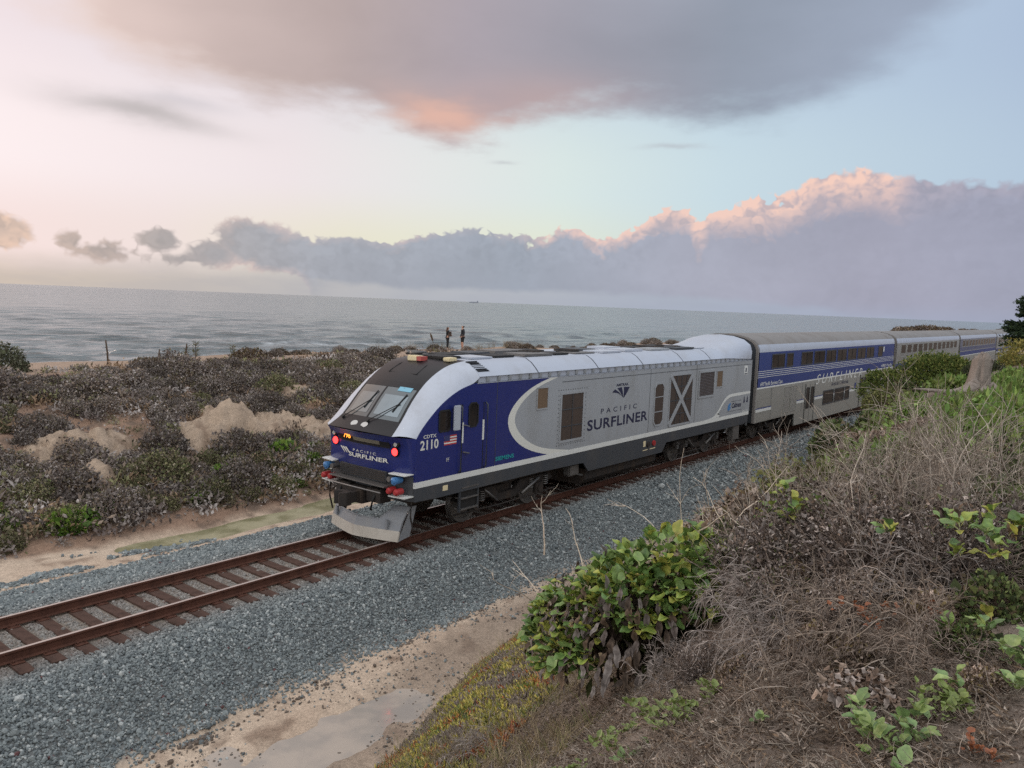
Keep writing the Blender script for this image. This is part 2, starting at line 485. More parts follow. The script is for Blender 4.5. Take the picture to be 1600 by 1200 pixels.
OUTCROPS = [(11.3, 25.6, 1.6, 0.85), (10.0, 25.2, 0.8, 0.6), (15.4, 25.3, 1.5, 0.7), (17.8, 25.2, 1.5, 0.8), (19.4, 24.4, 1.2, 0.9), (16.6, 26.3, 0.9, 0.6), (10.6, 23.4, 0.5, 0.5), (21.5, 28.2, 1.3, 0.6)]


def crest_z(x, y):
    return 2.35 + 0.5 * (fbm(x * 0.10, y * 0.1, 21, 3) - 0.5)


def far_foot(x): return BANK_FOOT + 1.0 * (fbm(x * 0.16, x * 0 + 1.7, 9, 3) - 0.5) * 2


def ground(x, y, fine=True):
    x = np.asarray(x, float); y = np.asarray(y, float)
    x, y = np.broadcast_arrays(x, y)
    # near terrace and slope
    yf = foot_y(x); yb = brow_y(x)
    T = 4.02 + 0.25 * (fbm(x * 0.2, y * 0.2, 31, 3) - 0.5) - 0.02 * np.clip(x, 0, 30) * 0.2
    u = np.clip((y - yb) / (yf - yb), 0, 1)
    S = u ** 1.3
    S = S - 0.04 * np.sin(u * 9.0) * (1 - u) * u * 4
    h = T + (-0.93 - T) * S
    rough = (fbm(x * 0.9, y * 0.9, 41, 4) - 0.5) * 0.35 * np.sin(np.pi * np.clip(u, 0.03, 0.97)) ** 0.5
    h = h + np.where(y < yf, rough, 0)
    # mud strip below: gentle lows that hold water
    strip = np.clip((y - yf) / 0.3, 0, 1)
    low = -0.90 - 0.10 * ss(fbm(x * 0.42 + 2.2, y * 0.55, 51, 3), 0.38, 0.7) + 0.05 * (fbm(x * 2.2, y * 2.2, 53, 3) - 0.5)
    low = low - 0.13 * np.exp(-(((x - 7.3) / 2.4) ** 2 + ((y - 9.15) / 0.7) ** 2)) + 0.10 * np.exp(-(((x - 12.0) / 2.6) ** 2 + ((y - 10.1) / 0.6) ** 2))
    h = np.where(y > yf, h * (1 - strip) + low * strip, h)
    # ballast shoulders and bed
    toe = 10.75 + 0.35 * (fbm(x * 0.5, x * 0, 61, 3) - 0.5)
    b0 = ss(y, toe, D - 1.75)
    bed = -0.90 + (0.90 - 0.225) * b0 ** 0.9
    h = np.where(y > toe, np.maximum(bed, low), h)
    h = np.where(y > D, -0.225 - 0.30 * ss(y, D + 1.5, 17.7), h)
    # sand strip, ditch, far bank
    ff = far_foot(x)
    h = np.where(y > 17.6, -0.525 - 0.15 * ss(y, 17.6, 18.9) + 0.05 * (fbm(x * 1.1, y * 1.1, 71, 3) - 0.5), h)
    h = h - 0.17 * np.where(y > 17.6, np.exp(-((y - (ff - 0.72)) / 0.55) ** 2), 0) * ss(x, 8.5, 10.5) * (1 - ss(x, 30, 36))
    c = crest_z(x, y)
    v = np.clip((y - ff) / (32.8 - ff), 0, 1)
    prof = np.interp(v, [0, 0.10, 0.26, 0.36, 0.46, 0.6, 0.8, 1.0], [0, 0.13, 0.27, 0.36, 0.62, 0.74, 0.90, 1.0])
    lump = (fbm(x * 0.35, y * 0.35, 81, 4) - 0.5) * 1.3 * np.sin(np.pi * np.clip(v, 0, 1))
    rock = (fbm(x * 1.5, y * 2.4, 85, 4) - 0.5) * 0.5 * np.exp(-((v - 0.41) / 0.10) ** 2)
    for cx, cy, rx, ry in OUTCROPS:
        e = ((x - cx) / rx) ** 2 + ((y - cy) / ry) ** 2
        g_ = np.exp(-e ** 1.5)
        rock = rock + g_ * (0.16 + 0.75 * (fbm(x * 1.5, y * 2.2, 88, 4) - 0.35) + 0.45 * np.abs(fbm(x * 4, y * 5, 89, 3) - 0.5) - 0.25 * ss(np.abs(fbm(x * 1.1, y * 0.9, 90, 3) - 0.5), 0.05, 0.0))
    h = np.where(y > ff, -0.68 + (c + 0.68) * prof + lump + rock, h)
    # plateau, falling a little, then the sea cliff
    edge = 40.6 + 1.6 * (fbm(x * 0.06, x * 0, 91, 3) - 0.5)
    h = np.where(y > 32.8, c - 0.25 * ss(y, 34, 43) + 0.15 * (fbm(x * 0.4, y * 0.4, 95, 3) - 0.5), h)
    h = np.where(y > edge, h - (h + 16.5) * ss(y, edge, edge + 6.5), h)
    if fine:
        h = h + 0.03 * (fbm(x * 4, y * 4, 99, 2) - 0.5) * np.where((y > 10.5) & (y < 18), 0.25, 1.0)
    return h


def gz(x, y): return float(ground(np.array([x]), np.array([y]))[0])


def ground_colour(x, y, h):
    n1 = fbm(x * 0.8, y * 0.8, 101, 4); n2 = fbm(x * 3.1, y * 3.1, 111, 4); n3 = fbm(x * 0.22, y * 0.22, 121, 3)
    def c3(r, g, b): return np.array(lin(r, g, b)[:3])
    def blend(a, b, k): return a + (b - a) * k[..., None]
    soil = blend(np.broadcast_to(c3(112, 101, 92), x.shape + (3,)), c3(136, 123, 112), n1)
    soil = blend(soil, c3(96, 74, 60), ss(n2, 0.55, 0.8) * 0.7)
    sand = blend(np.broadcast_to(c3(186, 164, 143), x.shape + (3,)), c3(208, 189, 168), n1)
    sand = blend(sand, c3(134, 112, 96), ss(n2, 0.55, 0.75) * 0.7)
    bal = blend(np.broadcast_to(c3(92, 96, 98), x.shape + (3,)), c3(118, 120, 118), n1)
    dirt = blend(np.broadcast_to(c3(134, 110, 94), x.shape + (3,)), c3(158, 130, 110), n1)
    dirt = blend(dirt, c3(92, 84, 76), ss(n2, 0.5, 0.7) * 0.6)
    stone = blend(np.broadcast_to(c3(158, 138, 119), x.shape + (3,)), c3(188, 168, 147), n2)
    stone = blend(stone, c3(126, 106, 90), ss(n2 + 0.3 * (n1 - 0.5), 0.52, 0.7) * 0.8)
    path = blend(np.broadcast_to(c3(150, 128, 110), x.shape + (3,)), c3(170, 148, 130), n1)
    yf = foot_y(x); ff = far_foot(x)
    col = soil
    j = 0.35 * (n2 - 0.5)
    col = blend(col, sand, ss(y + j, yf - 0.45, yf - 0.1))
    wet = ss(y + j, yf - 0.1, yf + 0.3) * (1 - ss(y + 3 * j, yf + 0.9, yf + 1.6)) * 0.55
    col = blend(col, c3(126, 112, 100), wet)
    j2 = 0.9 * (n1 - 0.5) + 0.5 * (n2 - 0.5)
    col = blend(col, bal, ss(y + j2 * 0.6, 10.75, 11.2))
    col = blend(col, blend(np.broadcast_to(c3(108, 98, 90), x.shape + (3,)), c3(150, 140, 128), n2), ss(y, D - 1.2, D - 0.9) * (1 - ss(y, D + 0.8, D + 1.1)))
    col = blend(col, sand, ss(y + j2, 17.3, 17.9))
    col = blend(col, dirt, ss(y + j2, ff - 0.5, ff + 0.2))
    v = np.clip((y - ff) / (32.8 - ff), 0, 1)
    st = 0.0
    for cx, cy, rx, ry in OUTCROPS:
        st = np.maximum(st, np.exp(-(((x - cx) / rx) ** 2 + ((y - cy) / ry) ** 2) ** 1.5))
    st = ss(st * (0.55 + 0.9 * n1) + 0.25 * (n2 - 0.5), 0.25, 0.42)
    col = blend(col, stone, np.clip(st * 1.3, 0, 1) * (y > ff))
    col = blend(col, path, ss(y + 1.5 * j2, 33.0, 34.2))
    return col


def ground_material():
    m = bpy.data.materials.new('ground'); m.use_nodes = True; t = m.node_tree; N = NT(t); b = t.nodes['Principled BSDF']
    a = N.new('ShaderNodeAttribute', attribute_name='col').outputs['Color']
    oc = N.new('ShaderNodeTexCoord').outputs['Object']
    n1 = N.noise(oc, 22, 6, 0.65); n2 = N.noise(oc, 90, 4, 0.6); n3 = N.noise(oc, 5, 4, 0.6)
    k = N.mul(N.mul(N.rng(n1, 0.25, 0.75, 0.66, 1.30), N.rng(n2, 0.3, 0.7, 0.78, 1.2)), N.rng(n3, 0.3, 0.7, 0.85, 1.12))
    N.put(b.inputs['Base Color'], N.mix(1.0, a, N.comb(k, k, k), 'MULTIPLY'))
    b.inputs['Roughness'].default_value = 0.9; b.inputs['Specular IOR Level'].default_value = 0.2
    bp = N.new('ShaderNodeBump'); bp.inputs['Strength'].default_value = 0.8; bp.inputs['Distance'].default_value = 0.03
    N.put(bp.inputs['Height'], N.add(n1, N.mul(n2, 0.5))); t.links.new(bp.outputs[0], b.inputs['Normal'])
    return m


def build_ground():
    xs = np.unique(np.concatenate([np.linspace(-3000, -60, 12), np.linspace(-60, 2, 60), np.arange(2, 14, 0.09), np.arange(14, 34, 0.16), np.arange(34, 70, 0.4), np.linspace(70, 170, 120), np.linspace(172, 500, 60), np.linspace(520, 9000, 30)]))
    ys = np.unique(np.concatenate([np.linspace(-4000, -30, 16), np.linspace(-30, -2, 30), np.arange(-2, 11, 0.10), np.arange(11, 17.6, 0.2), np.arange(17.6, 34, 0.12), np.arange(34, 44, 0.3), np.linspace(44, 60, 16)]))
    X, Y = np.meshgrid(xs, ys)
    Z = ground(X, Y)
    C = ground_colour(X, Y, Z)
    n, k = len(xs), len(ys)
    i = np.arange(n - 1)[None, :] + n * np.arange(k - 1)[:, None]
    F = np.stack([i, i + 1, i + 1 + n, i + n], -1).reshape(-1, 4)
    me = mesh_np('ground', np.stack([X, Y, Z], -1).reshape(-1, 3), F, True, C.reshape(-1, 3))
    tag(link('ground', me, None, ground_material()), kind='structure')


build_ground()


def water_sheet(name, cx, cy, rx, ry, z, color, rough, seed):
    pts = []
    for k in range(56):
        a = 2 * math.pi * k / 56
        r = 1 + 0.28 * (float(fbm(math.cos(a) * 1.3 + seed, math.sin(a) * 1.3, seed, 3)) - 0.5) * 2
        pts.append((cx + rx * r * math.cos(a), cy + ry * r * math.sin(a)))
    mb = MB(); mb.raw([(x, y, z) for x, y in pts], [tuple(range(56))])
    m = bpy.data.materials.new(name); m.use_nodes = True; N = NT(m.node_tree); b = m.node_tree.nodes['Principled BSDF']
    oc = N.new('ShaderNodeTexCoord').outputs['Object']
    n = N.noise(oc, 1.6, 5, 0.6)
    N.put(b.inputs['Base Color'], N.mix(N.step(n, 0.4, 0.65), (*color, 1), (color[0] * 1.25, color[1] * 1.2, color[2] * 1.15, 1)))
    N.put(b.inputs['Roughness'], N.rng(n, 0.35, 0.65, rough, rough + 0.25))
    b.inputs['Specular IOR Level'].default_value = 0.5
    tag(mb.build(name, m), kind='structure')


water_sheet('puddle', 7.3, 9.1, 3.3, 1.15, -0.975, lin(156, 148, 139)[:3], 0.06, 3)


def ditch():
    xs = np.linspace(8.2, 36, 90); f = far_foot(xs); mb = MB()
    V = [(x, y - 1.35, -0.745) for x, y in zip(xs, f)] + [(x, y + 0.15, -0.745) for x, y in zip(xs, f)]
    n = len(xs); mb.raw(V, [(i, i + 1, n + i + 1, n + i) for i in range(n - 1)])
    m = bpy.data.materials.new('ditch_water'); m.use_nodes = True; N = NT(m.node_tree); b = m.node_tree.nodes['Principled BSDF']
    nz = N.noise(N.new('ShaderNodeTexCoord').outputs['Object'], 1.1, 5, 0.6)
    N.put(b.inputs['Base Color'], N.mix(N.step(nz, 0.4, 0.62), lin(132, 128, 98), lin(158, 152, 122)))
    N.put(b.inputs['Roughness'], N.rng(nz, 0.35, 0.65, 0.12, 0.4))
    tag(mb.build('ditch_water', m), kind='structure')


ditch()


# ================================================================== the sea
def build_sea():
    SEA = -15.0
    r = np.concatenate([np.geomspace(52, 900, 620), np.geomspace(905, 60000, 120)])
    a = np.radians(np.linspace(-20, 118, 420))
    Rr, A = np.meshgrid(r, a, indexing='ij')
    X = Rr * np.cos(A); Y = Rr * np.sin(A)
    Z = np.zeros_like(X)
    rg = np.random.default_rng(3)
    for k in range(34):
        lam = 5.0 * 1.09 ** k if k < 26 else rg.uniform(45, 90)
        th = math.radians(-90 + rg.normal(0, 24)); amp = 0.0115 * lam * rg.uniform(0.6, 1.2)
        if lam > 40: amp = 0.003 * lam
        kx, ky = 2 * math.pi / lam * math.cos(th), 2 * math.pi / lam * math.sin(th)
        fade = np.clip(1.5 - Rr * Rr / (CAMZ + 15) / 1240 / (lam * 0.6), 0, 1)
        Z += amp * fade * (1 - 2 * np.abs(np.sin((kx * X + ky * Y + rg.uniform(0, 6.28) + 1.6 * fbm(X / 60, Y / 60, 200 + k, 2)) / 2)))
    # swell lines that break near the shore
    foam = np.zeros_like(X)
    for yb, x0, x1, hgt in ((215, 55, 150, 1.0), (150, 20, 90, 0.8), (240, 160, 330, 1.1), (185, 250, 420, 1.0), (265, 20, 90, 0.9), (300, 190, 300, 0.8)):
        yc = yb + 14 * (fbm(X / 70, X * 0 + yb, 300, 3) - 0.5)
        w = ss(X, x0, x0 + 20) * (1 - ss(X, x1 - 20, x1))
        Z += hgt * w * np.exp(-np.where(Y < yc, ((Y - yc) / 3.0) ** 2, ((Y - yc) / 9.0) ** 2))
        foam = np.maximum(foam, w * np.exp(-((Y - (yc - 5)) / 4.5) ** 2) * ss(fbm(X / 9, Y / 3, 310, 4), 0.42, 0.62))
    foam = np.maximum(foam, (1 - ss(Y, 70, 130)) * ss(fbm(X / 14, Y / 5, 320, 4), 0.5, 0.65))
    Z = Z + SEA
    n, k = X.shape
    i = np.arange(k - 1)[None, :] + k * np.arange(n - 1)[:, None]
    F = np.stack([i, i + 1, i + 1 + k, i + k], -1).reshape(-1, 4)
    base = np.array(lin(112, 122, 125)[:3]); fo = np.array((0.62, 0.64, 0.66))
    C = base + (fo - base) * foam[..., None]
    me = mesh_np('sea', np.stack([X, Y, Z], -1).reshape(-1, 3), F, True, C.reshape(-1, 3))
    m = bpy.data.materials.new('sea_water'); m.use_nodes = True; t = m.node_tree; N = NT(t); b = t.nodes['Principled BSDF']
    at = N.new('ShaderNodeAttribute', attribute_name='col').outputs['Color']
    N.put(b.inputs['Base Color'], at)
    sp = N.new('ShaderNodeSeparateColor'); N.put(sp.inputs[0], at)
    b.inputs['IOR'].default_value = 1.33; b.inputs['Specular IOR Level'].default_value = 1.0
    N.put(b.inputs['Roughness'], N.rng(sp.outputs[0], 0.09, 0.5, 0.10, 0.8))
    oc = N.new('ShaderNodeTexCoord').outputs['Object']
    w0 = N.noise(N.vmul(oc, (0.010, 0.030, 1)), 1.0, 3, 0.55, 0.4)
    w1 = N.noise(N.vmul(oc, (0.055, 0.15, 1)), 1.0, 5, 0.62, 0.6)
    w2 = N.noise(N.vmul(oc, (0.5, 1.1, 1)), 1.0, 4, 0.6)
    bp = N.new('ShaderNodeBump'); bp.inputs['Strength'].default_value = 1.0; bp.inputs['Distance'].default_value = 1.0
    ln = N.new('ShaderNodeVectorMath', operation='LENGTH'); N.put(ln.inputs[0], oc)
    far = N.rng(ln.outputs['Value'], 200, 2500, 1.0, 3.5)
    N.put(bp.inputs['Height'], N.add(N.add(N.mul(N.mul(w0, far), 8.0), N.mul(w1, 3.0)), N.mul(w2, 0.16))); t.links.new(bp.outputs[0], b.inputs['Normal'])
    tag(link('sea', me, None, m), kind='structure')


build_sea()


# ================================================================== railway track
def instancer(name, pts, rot, scl, cols, sources, material=None):
    """a mesh of points on which geometry nodes set one of the source meshes"""
    me = bpy.data.meshes.new(name)
    n = len(pts)
    me.vertices.add(n); me.vertices.foreach_set('co', np.ascontiguousarray(pts, np.float32).ravel())
    a = me.attributes.new('rot', 'FLOAT_VECTOR', 'POINT'); a.data.foreach_set('vector', np.ascontiguousarray(rot, np.float32).ravel())
    a = me.attributes.new('scl', 'FLOAT_VECTOR', 'POINT'); a.data.foreach_set('vector', np.ascontiguousarray(scl, np.float32).ravel())
    a = me.attributes.new('icol', 'FLOAT_COLOR', 'POINT')
    c = np.ones((n, 4), np.float32); c[:, :3] = cols; a.data.foreach_set('color', c.ravel())
    a = me.attributes.new('pick', 'INT', 'POINT'); a.data.foreach_set('value', np.random.default_rng(5).integers(0, len(sources), n).astype(np.int32))
    o = bpy.data.objects.new(name, me); COL.objects.link(o)
    ng = bpy.data.node_groups.new(name, 'GeometryNodeTree')
    ng.interface.new_socket('Geometry', in_out='INPUT', socket_type='NodeSocketGeometry')
    ng.interface.new_socket('Geometry', in_out='OUTPUT', socket_type='NodeSocketGeometry')
    gi = ng.nodes.new('NodeGroupInput'); go = ng.nodes.new('NodeGroupOutput')
    inst = ng.nodes.new('GeometryNodeInstanceOnPoints'); col = ng.nodes.new('GeometryNodeCollectionInfo')
    c_ = bpy.data.collections.new(name + '_kinds')
    for k, s in enumerate(sources):
        so = bpy.data.objects.new('%s_kind_%d' % (name, k), s); c_.objects.link(so)
        if material and not s.materials: s.materials.append(material)
    col.inputs[0].default_value = c_; col.inputs['Separate Children'].default_value = True; col.inputs['Reset Children'].default_value = True
    def at(nm, ty):
        q = ng.nodes.new('GeometryNodeInputNamedAttribute'); q.data_type = ty; q.inputs[0].default_value = nm
        return q.outputs[0]
    L = ng.links.new
    L(gi.outputs[0], inst.inputs['Points']); L(col.outputs[0], inst.inputs['Instance'])
    inst.inputs['Pick Instance'].default_value = True
    L(at('pick', 'INT'), inst.inputs['Instance Index'])
    L(at('rot', 'FLOAT_VECTOR'), inst.inputs['Rotation']); L(at('scl', 'FLOAT_VECTOR'), inst.inputs['Scale'])
    L(inst.outputs[0], go.inputs[0])
    md = o.modifiers.new('scatter', 'NODES'); md.node_group = ng
    return o


def mat_inst(name, rough=0.85, spec=0.3, var=0.3, nscale=40.0, sub=0.0):
    m = bpy.data.materials.new(name); m.use_nodes = True; t = m.node_tree; N = NT(t); b = t.nodes['Principled BSDF']
    a = N.new('ShaderNodeAttribute', attribute_name='icol', attribute_type='INSTANCER').outputs['Color']
    n = N.noise(N.new('ShaderNodeTexCoord').outputs['Object'], nscale, 3, 0.6)
    k = N.rng(n, 0.25, 0.75, 1 - var, 1 + var)
    N.put(b.inputs['Base Color'], N.mix(1.0, a, N.comb(k, k, k), 'MULTIPLY'))
    b.inputs['Roughness'].default_value = rough; b.inputs['Specular IOR Level'].default_value = spec
    return m


def stone_mesh(seed):
    rg = random.Random(seed); bm = bmesh.new()
    bmesh.ops.create_icosphere(bm, subdivisions=1, radius=1.0)
    for v in bm.verts:
        v.co *= rg.uniform(0.72, 1.12)
    for _ in range(4):                                     # broken faces
        n = Vector((rg.gauss(0, 1), rg.gauss(0, 1), rg.gauss(0, 1))).normalized(); d = rg.uniform(0.45, 0.75)
        for v in bm.verts:
            k = v.co.dot(n) - d
            if k > 0: v.co -= n * k
    me = bpy.data.meshes.new('stone'); bm.to_mesh(me); bm.free()
    return me


def build_ballast():
    rg = np.random.default_rng(11)
    P = []; Sz = []
    for x0, x1, den, s in ((2.5, 9, 1300, 0.0235), (9, 15, 950, 0.0245), (15, 24, 560, 0.028), (24, 45, 170, 0.044), (45, 90, 55, 0.07), (90, 140, 25, 0.10)):
        n = int((x1 - x0) * 7.6 * den)
        x = rg.uniform(x0, x1, n); y = rg.uniform(10.4, 18.0, n)
        toe = 10.75 + 0.35 * (fbm(x * 0.5, x * 0, 61, 3) - 0.5) + 0.5 * (fbm(x * 2.5, y * 2.5, 64, 2) - 0.5)
        keep = (y > toe + rg.normal(0, 0.10, n)) & (y < 16.85 + 0.6 * (fbm(x * 0.7, y * 0.7, 66, 3) - 0.5) + rg.normal(0, 0.18, n))
        keep |= (rg.random(n) < 0.10 * np.exp(-((toe - y) / 0.25)))
        # a spill of gravel on the sand beyond the track
        P.append(np.stack([x[keep], y[keep]], -1)); Sz.append(np.full(keep.sum(), s))
    n = 9000
    x = rg.uniform(4, 11.5, n); y = rg.normal(19.0, 0.28, n); kp = fbm(x * 0.8, y * 1.5, 67, 3) > 0.52
    P.append(np.stack([x[kp], y[kp]], -1)); Sz.append(np.full(kp.sum(), 0.035))
    # loose stones and clods on the mud strip
    n = 9000
    x = rg.uniform(4, 26, n); y = rg.uniform(8.0, 10.9, n)
    kp = (fbm(x * 0.7, y * 1.2, 68, 4) > 0.52) & (rg.random(n) < 0.8)
    P.append(np.stack([x[kp], y[kp]], -1)); Sz.append(rg.uniform(0.007, 0.026, kp.sum()))
    P = np.concatenate(P); Sz = np.concatenate(Sz); n = len(P)
    x, y = P[:, 0], P[:, 1]
    t = y - D
    sc = Sz * rg.lognormal(0.0, 0.28, n)
    inside = np.abs(t) < 1.28
    z = ground(x, y, False) + sc * rg.uniform(-0.1, 0.7, n)
    z = np.where(inside, z - 0.01, z)
    # keep the sleepers and rail feet clear
    ph = np.abs(((x - TIE_X0) / TIE_DX + 0.5) % 1.0 - 0.5) * TIE_DX
    on_tie = inside & (ph < 0.135 + sc * 0.5)
    on_rail = (np.abs(np.abs(t) - 0.755) < 0.12)
    k = ~(on_tie & (rg.random(n) > 0.03)) & ~on_rail
    x, y, z, sc, t, inside = x[k], y[k], z[k], sc[k], t[k], inside[k]; n = len(x)
    base = np.array(lin(131, 138, 138)[:3]); dark = np.array(lin(88, 95, 98)[:3]); pale = np.array(lin(168, 172, 170)[:3]); warm = np.array(lin(128, 116, 106)[:3])
    q = rg.random(n)[:, None]
    c = dark + (base - dark) * np.clip(q * 1.6, 0, 1)
    c = np.where(q > 0.90, pale, c)
    red = (rg.random(n) < 0.004)[:, None]
    c = np.where(red, np.array(lin(96, 66, 66)[:3]), c)
    dusty = (np.exp(-(np.abs(t) / 1.35) ** 4) * 0.75)[:, None]
    c = c + (np.array(lin(140, 128, 118)[:3]) - c) * dusty * (0.6 + 0.4 * rg.random(n)[:, None])
    rusty = (np.exp(-((np.abs(t) - 0.85) / 0.32) ** 2) * 0.5 * (0.4 + 0.6 * fbm(x * 1.3, y * 1.3, 69, 3)))[:, None]
    c = c + (np.array(lin(112, 86, 72)[:3]) - c) * rusty
    mud = (y < 10.7)[:, None]
    c = np.where(mud & (rg.random(n) < 0.6)[:, None], warm * 0.7, c)
    s3 = sc[:, None] * rg.uniform(0.65, 1.35, (n, 3))
    o = instancer('ballast', np.stack([x, y, z], -1), rg.uniform(0, 6.28, (n, 3)), s3, c, [stone_mesh(k) for k in range(7)], mat_inst('ballast_stone', 0.82, 0.35, 0.25, 3.0))
    tag(o, kind='stuff')
    return n


TIE_X0, TIE_DX, TIE_N = -1.2, 0.508, 282


def build_track():
    rust = mat('rail_rust', lin(92, 60, 48)[:3], 0.75, 0.1, 0.3, 0.7, 6, 0.3, 60, gcol=lin(60, 40, 34)[:3])
    wood = mat('sleeper_wood', lin(86, 66, 58)[:3], 0.9, 0, 0.2, 0.8, 5, 0.6, 30, gcol=lin(52, 42, 38)[:3])
    shine = mat('rail_head', lin(205, 196, 190)[:3], 0.30, 0.8, 0.5, 0.25, 2.0, gcol=lin(140, 120, 110)[:3])
    root = empty('railway_track', (TIE_X0, D, 0))
    tag(root, 'single rusty railway track on timber sleepers running under the train', 'railway track')
    L = TIE_N * TIE_DX
    prof = [(-0.07, -0.178), (0.07, -0.178), (0.07, -0.168), (0.012, -0.150), (0.010, -0.048), (0.036, -0.036), (0.036, -0.008), (0.030, -0.001), (-0.030, -0.001), (-0.036, -0.008), (-0.036, -0.036), (-0.010, -0.048), (-0.012, -0.150), (-0.07, -0.168)]
    for sgn in (-1, 1):
        mb = MB(); mb.prism([(sgn * 0.755 + a, b) for a, b in prof], 'x', -3, L + 6)
        r = mb.build('rail', rust, root)
        hd = MB(); hd.box(-3, L + 6, sgn * 0.755 - 0.029, sgn * 0.755 + 0.029, 0.0005, 0.0035)
        hd.build('running_surface', shine, r)
    rg = random.Random(5)
    tms = []
    for k in range(6):
        mb = MB(); mb.box(-0.115, 0.115, -1.3, 1.3, -0.17, 0.0)
        me = mb.mesh('sleeper', False, 0.008)
        for v in me.vertices:
            v.co.x += 0.010 * math.sin(v.co.y * 5 + k) * rg.uniform(0.3, 1); v.co.z += rg.uniform(-0.006, 0.004)
        me.materials.append(wood); tms.append(me)
    pm = MB()
    pm.box(-0.095, 0.095, -0.17, 0.17, 0.002, 0.016)
    for sx in (-0.06, 0.06):
        for sy in (-0.105, 0.105):
            pm.box(sx - 0.011, sx + 0.011, sy - 0.02, sy + 0.02, 0.016, 0.048)
    pme = pm.mesh('tie_plate'); pme.materials.append(rust)
    for i in range(TIE_N):
        o = link('sleeper', tms[rg.randrange(6)], root)
        o.location = (i * TIE_DX + rg.uniform(-0.03, 0.03), rg.uniform(-0.06, 0.06), -0.194 + rg.uniform(-0.006, 0.004))
        o.rotation_euler = (0, 0, rg.uniform(-0.02, 0.02))
        if i < 70:
            for sgn in (-1, 1):
                q = link('tie_plate', pme, o); q.location = (0, sgn * 0.755 - o.location.y, 0.0)


build_track()
print('ballast stones', build_ballast())


# ================================================================== the train
NAVY = mat('navy_paint', lin(31, 42, 106)[:3], 0.32, 0, 0.5, 0.25, 1.5, coat=0.25, gcol=lin(52, 54, 100)[:3])
GREY = mat('grey_paint', lin(154, 158, 162)[:3], 0.42, 0, 0.45, 0.5, 1.2, gcol=lin(126, 125, 121)[:3])
SILVER = mat('silver_paint', lin(182, 188, 199)[:3], 0.35, 0.15, 0.5, 0.4, 1.3, gcol=lin(152, 152, 153)[:3])
SKIRT = mat('charcoal_paint', lin(62, 66, 71)[:3], 0.5, 0, 0.4, 0.45, 1.6, gcol=lin(84, 78, 72)[:3])
WHITE = mat('white_paint', lin(214, 216, 212)[:3], 0.5, 0, 0.4, 0.25, 2.0, gcol=lin(170, 165, 155)[:3])
IVORY = mat('ivory_paint', lin(212, 212, 204)[:3], 0.5, 0, 0.4)
BLACK = mat('black_paint', lin(27, 26, 29)[:3], 0.34, 0, 0.28)
RUBBER = mat('black_rubber', lin(26, 25, 25)[:3], 0.7)
IRON = mat('dark_iron', lin(50, 46, 44)[:3], 0.7, 0.2, 0.4, 0.7, 4.0, gcol=lin(84, 70, 58)[:3])
WORN = mat('worn_steel', lin(120, 118, 116)[:3], 0.45, 0.6, 0.5, 0.5, 3.0, gcol=lin(74, 62, 54)[:3])
PLOW = mat('pilot_paint', lin(126, 129, 134)[:3], 0.5, 0, 0.4, 0.35, 2.5, gcol=lin(160, 154, 146)[:3])
MESHB = mat('brown_screen', lin(74, 62, 54)[:3], 0.5, 0.1, 0.5, 0.6, 2.5, gcol=lin(48, 40, 36)[:3])
TANP = mat('tan_reflection_window', lin(116, 98, 80)[:3], 0.25, 0.1, 0.5, 0.4, 2.0, gcol=lin(84, 70, 58)[:3])  # tan base colour stands in for the brush reflected in these panes
INK = mat('navy_ink', lin(30, 33, 62)[:3], 0.5)
GLASS_W = mat('windshield_glass', (0.07, 0.09, 0.10), 0.05, 0.5, 0.8, coat=1.0)
GLASS_P = mat('windshield_pane_glass', (0.20, 0.245, 0.27), 0.06, 0.7, 0.8, 0.5, 1.5, coat=1.0, gcol=(0.14, 0.17, 0.19))
GLASS_D = mat('dark_window_glass', (0.016, 0.015, 0.015), 0.05, 0.0, 0.6, 0.22, 1.4, gcol=lin(92, 70, 52)[:3])
STAIN = mat('stainless_steel', lin(166, 166, 160)[:3], 0.40, 0.4, 0.5, 0.3, 0.8, gcol=lin(136, 133, 124)[:3])
ROOFG = mat('coach_roof_grey', lin(128, 124, 120)[:3], 0.6, 0.1, 0.4, 0.5, 0.9, gcol=lin(100, 92, 86)[:3])
CBLUE = mat('coach_blue_paint', lin(42, 62, 122)[:3], 0.35, 0, 0.5, 0.25, 1.2, gcol=lin(60, 66, 112)[:3])
RED = mat('red_paint', lin(164, 46, 48)[:3], 0.45, 0, 0.4, 0.4, 8, gcol=lin(90, 48, 44)[:3])
CYAN = mat('blue_cap', lin(70, 124, 178)[:3], 0.45, 0, 0.4, 0.4, 8, gcol=lin(70, 90, 110)[:3])
TEAL = mat('teal_ink', lin(30, 150, 150)[:3], 0.5)
CREAM = mat('cream_lens', lin(222, 208, 170)[:3], 0.35)
TAIL = mat('tail_light_lit', (0.6, 0.01, 0.01), 0.3, emit=(1.0, 0.03, 0.03), es=2.4)
AMBER = mat('amber_digits', (0.4, 0.1, 0.01), 0.4, emit=(1.0, 0.30, 0.03), es=1.6)
CABSIGN = mat('lit_blue_sign', (0.1, 0.25, 0.35), 0.4, emit=(0.20, 0.42, 0.50), es=0.22)
LENS = mat('lamp_glass', lin(190, 192, 190)[:3], 0.08, 0.3, 0.7)
DISPLAY = mat('display_off', lin(112, 106, 92)[:3], 0.25)
FLAGRED = mat('flag_red', lin(176, 60, 62)[:3], 0.5)
FLAGBLUE = mat('flag_blue', lin(50, 56, 100)[:3], 0.5)
PERF = mat('perforated_panel', lin(158, 156, 150)[:3], 0.5, 0.3, 0.4, 0.9, 16, gcol=lin(92, 88, 82)[:3])


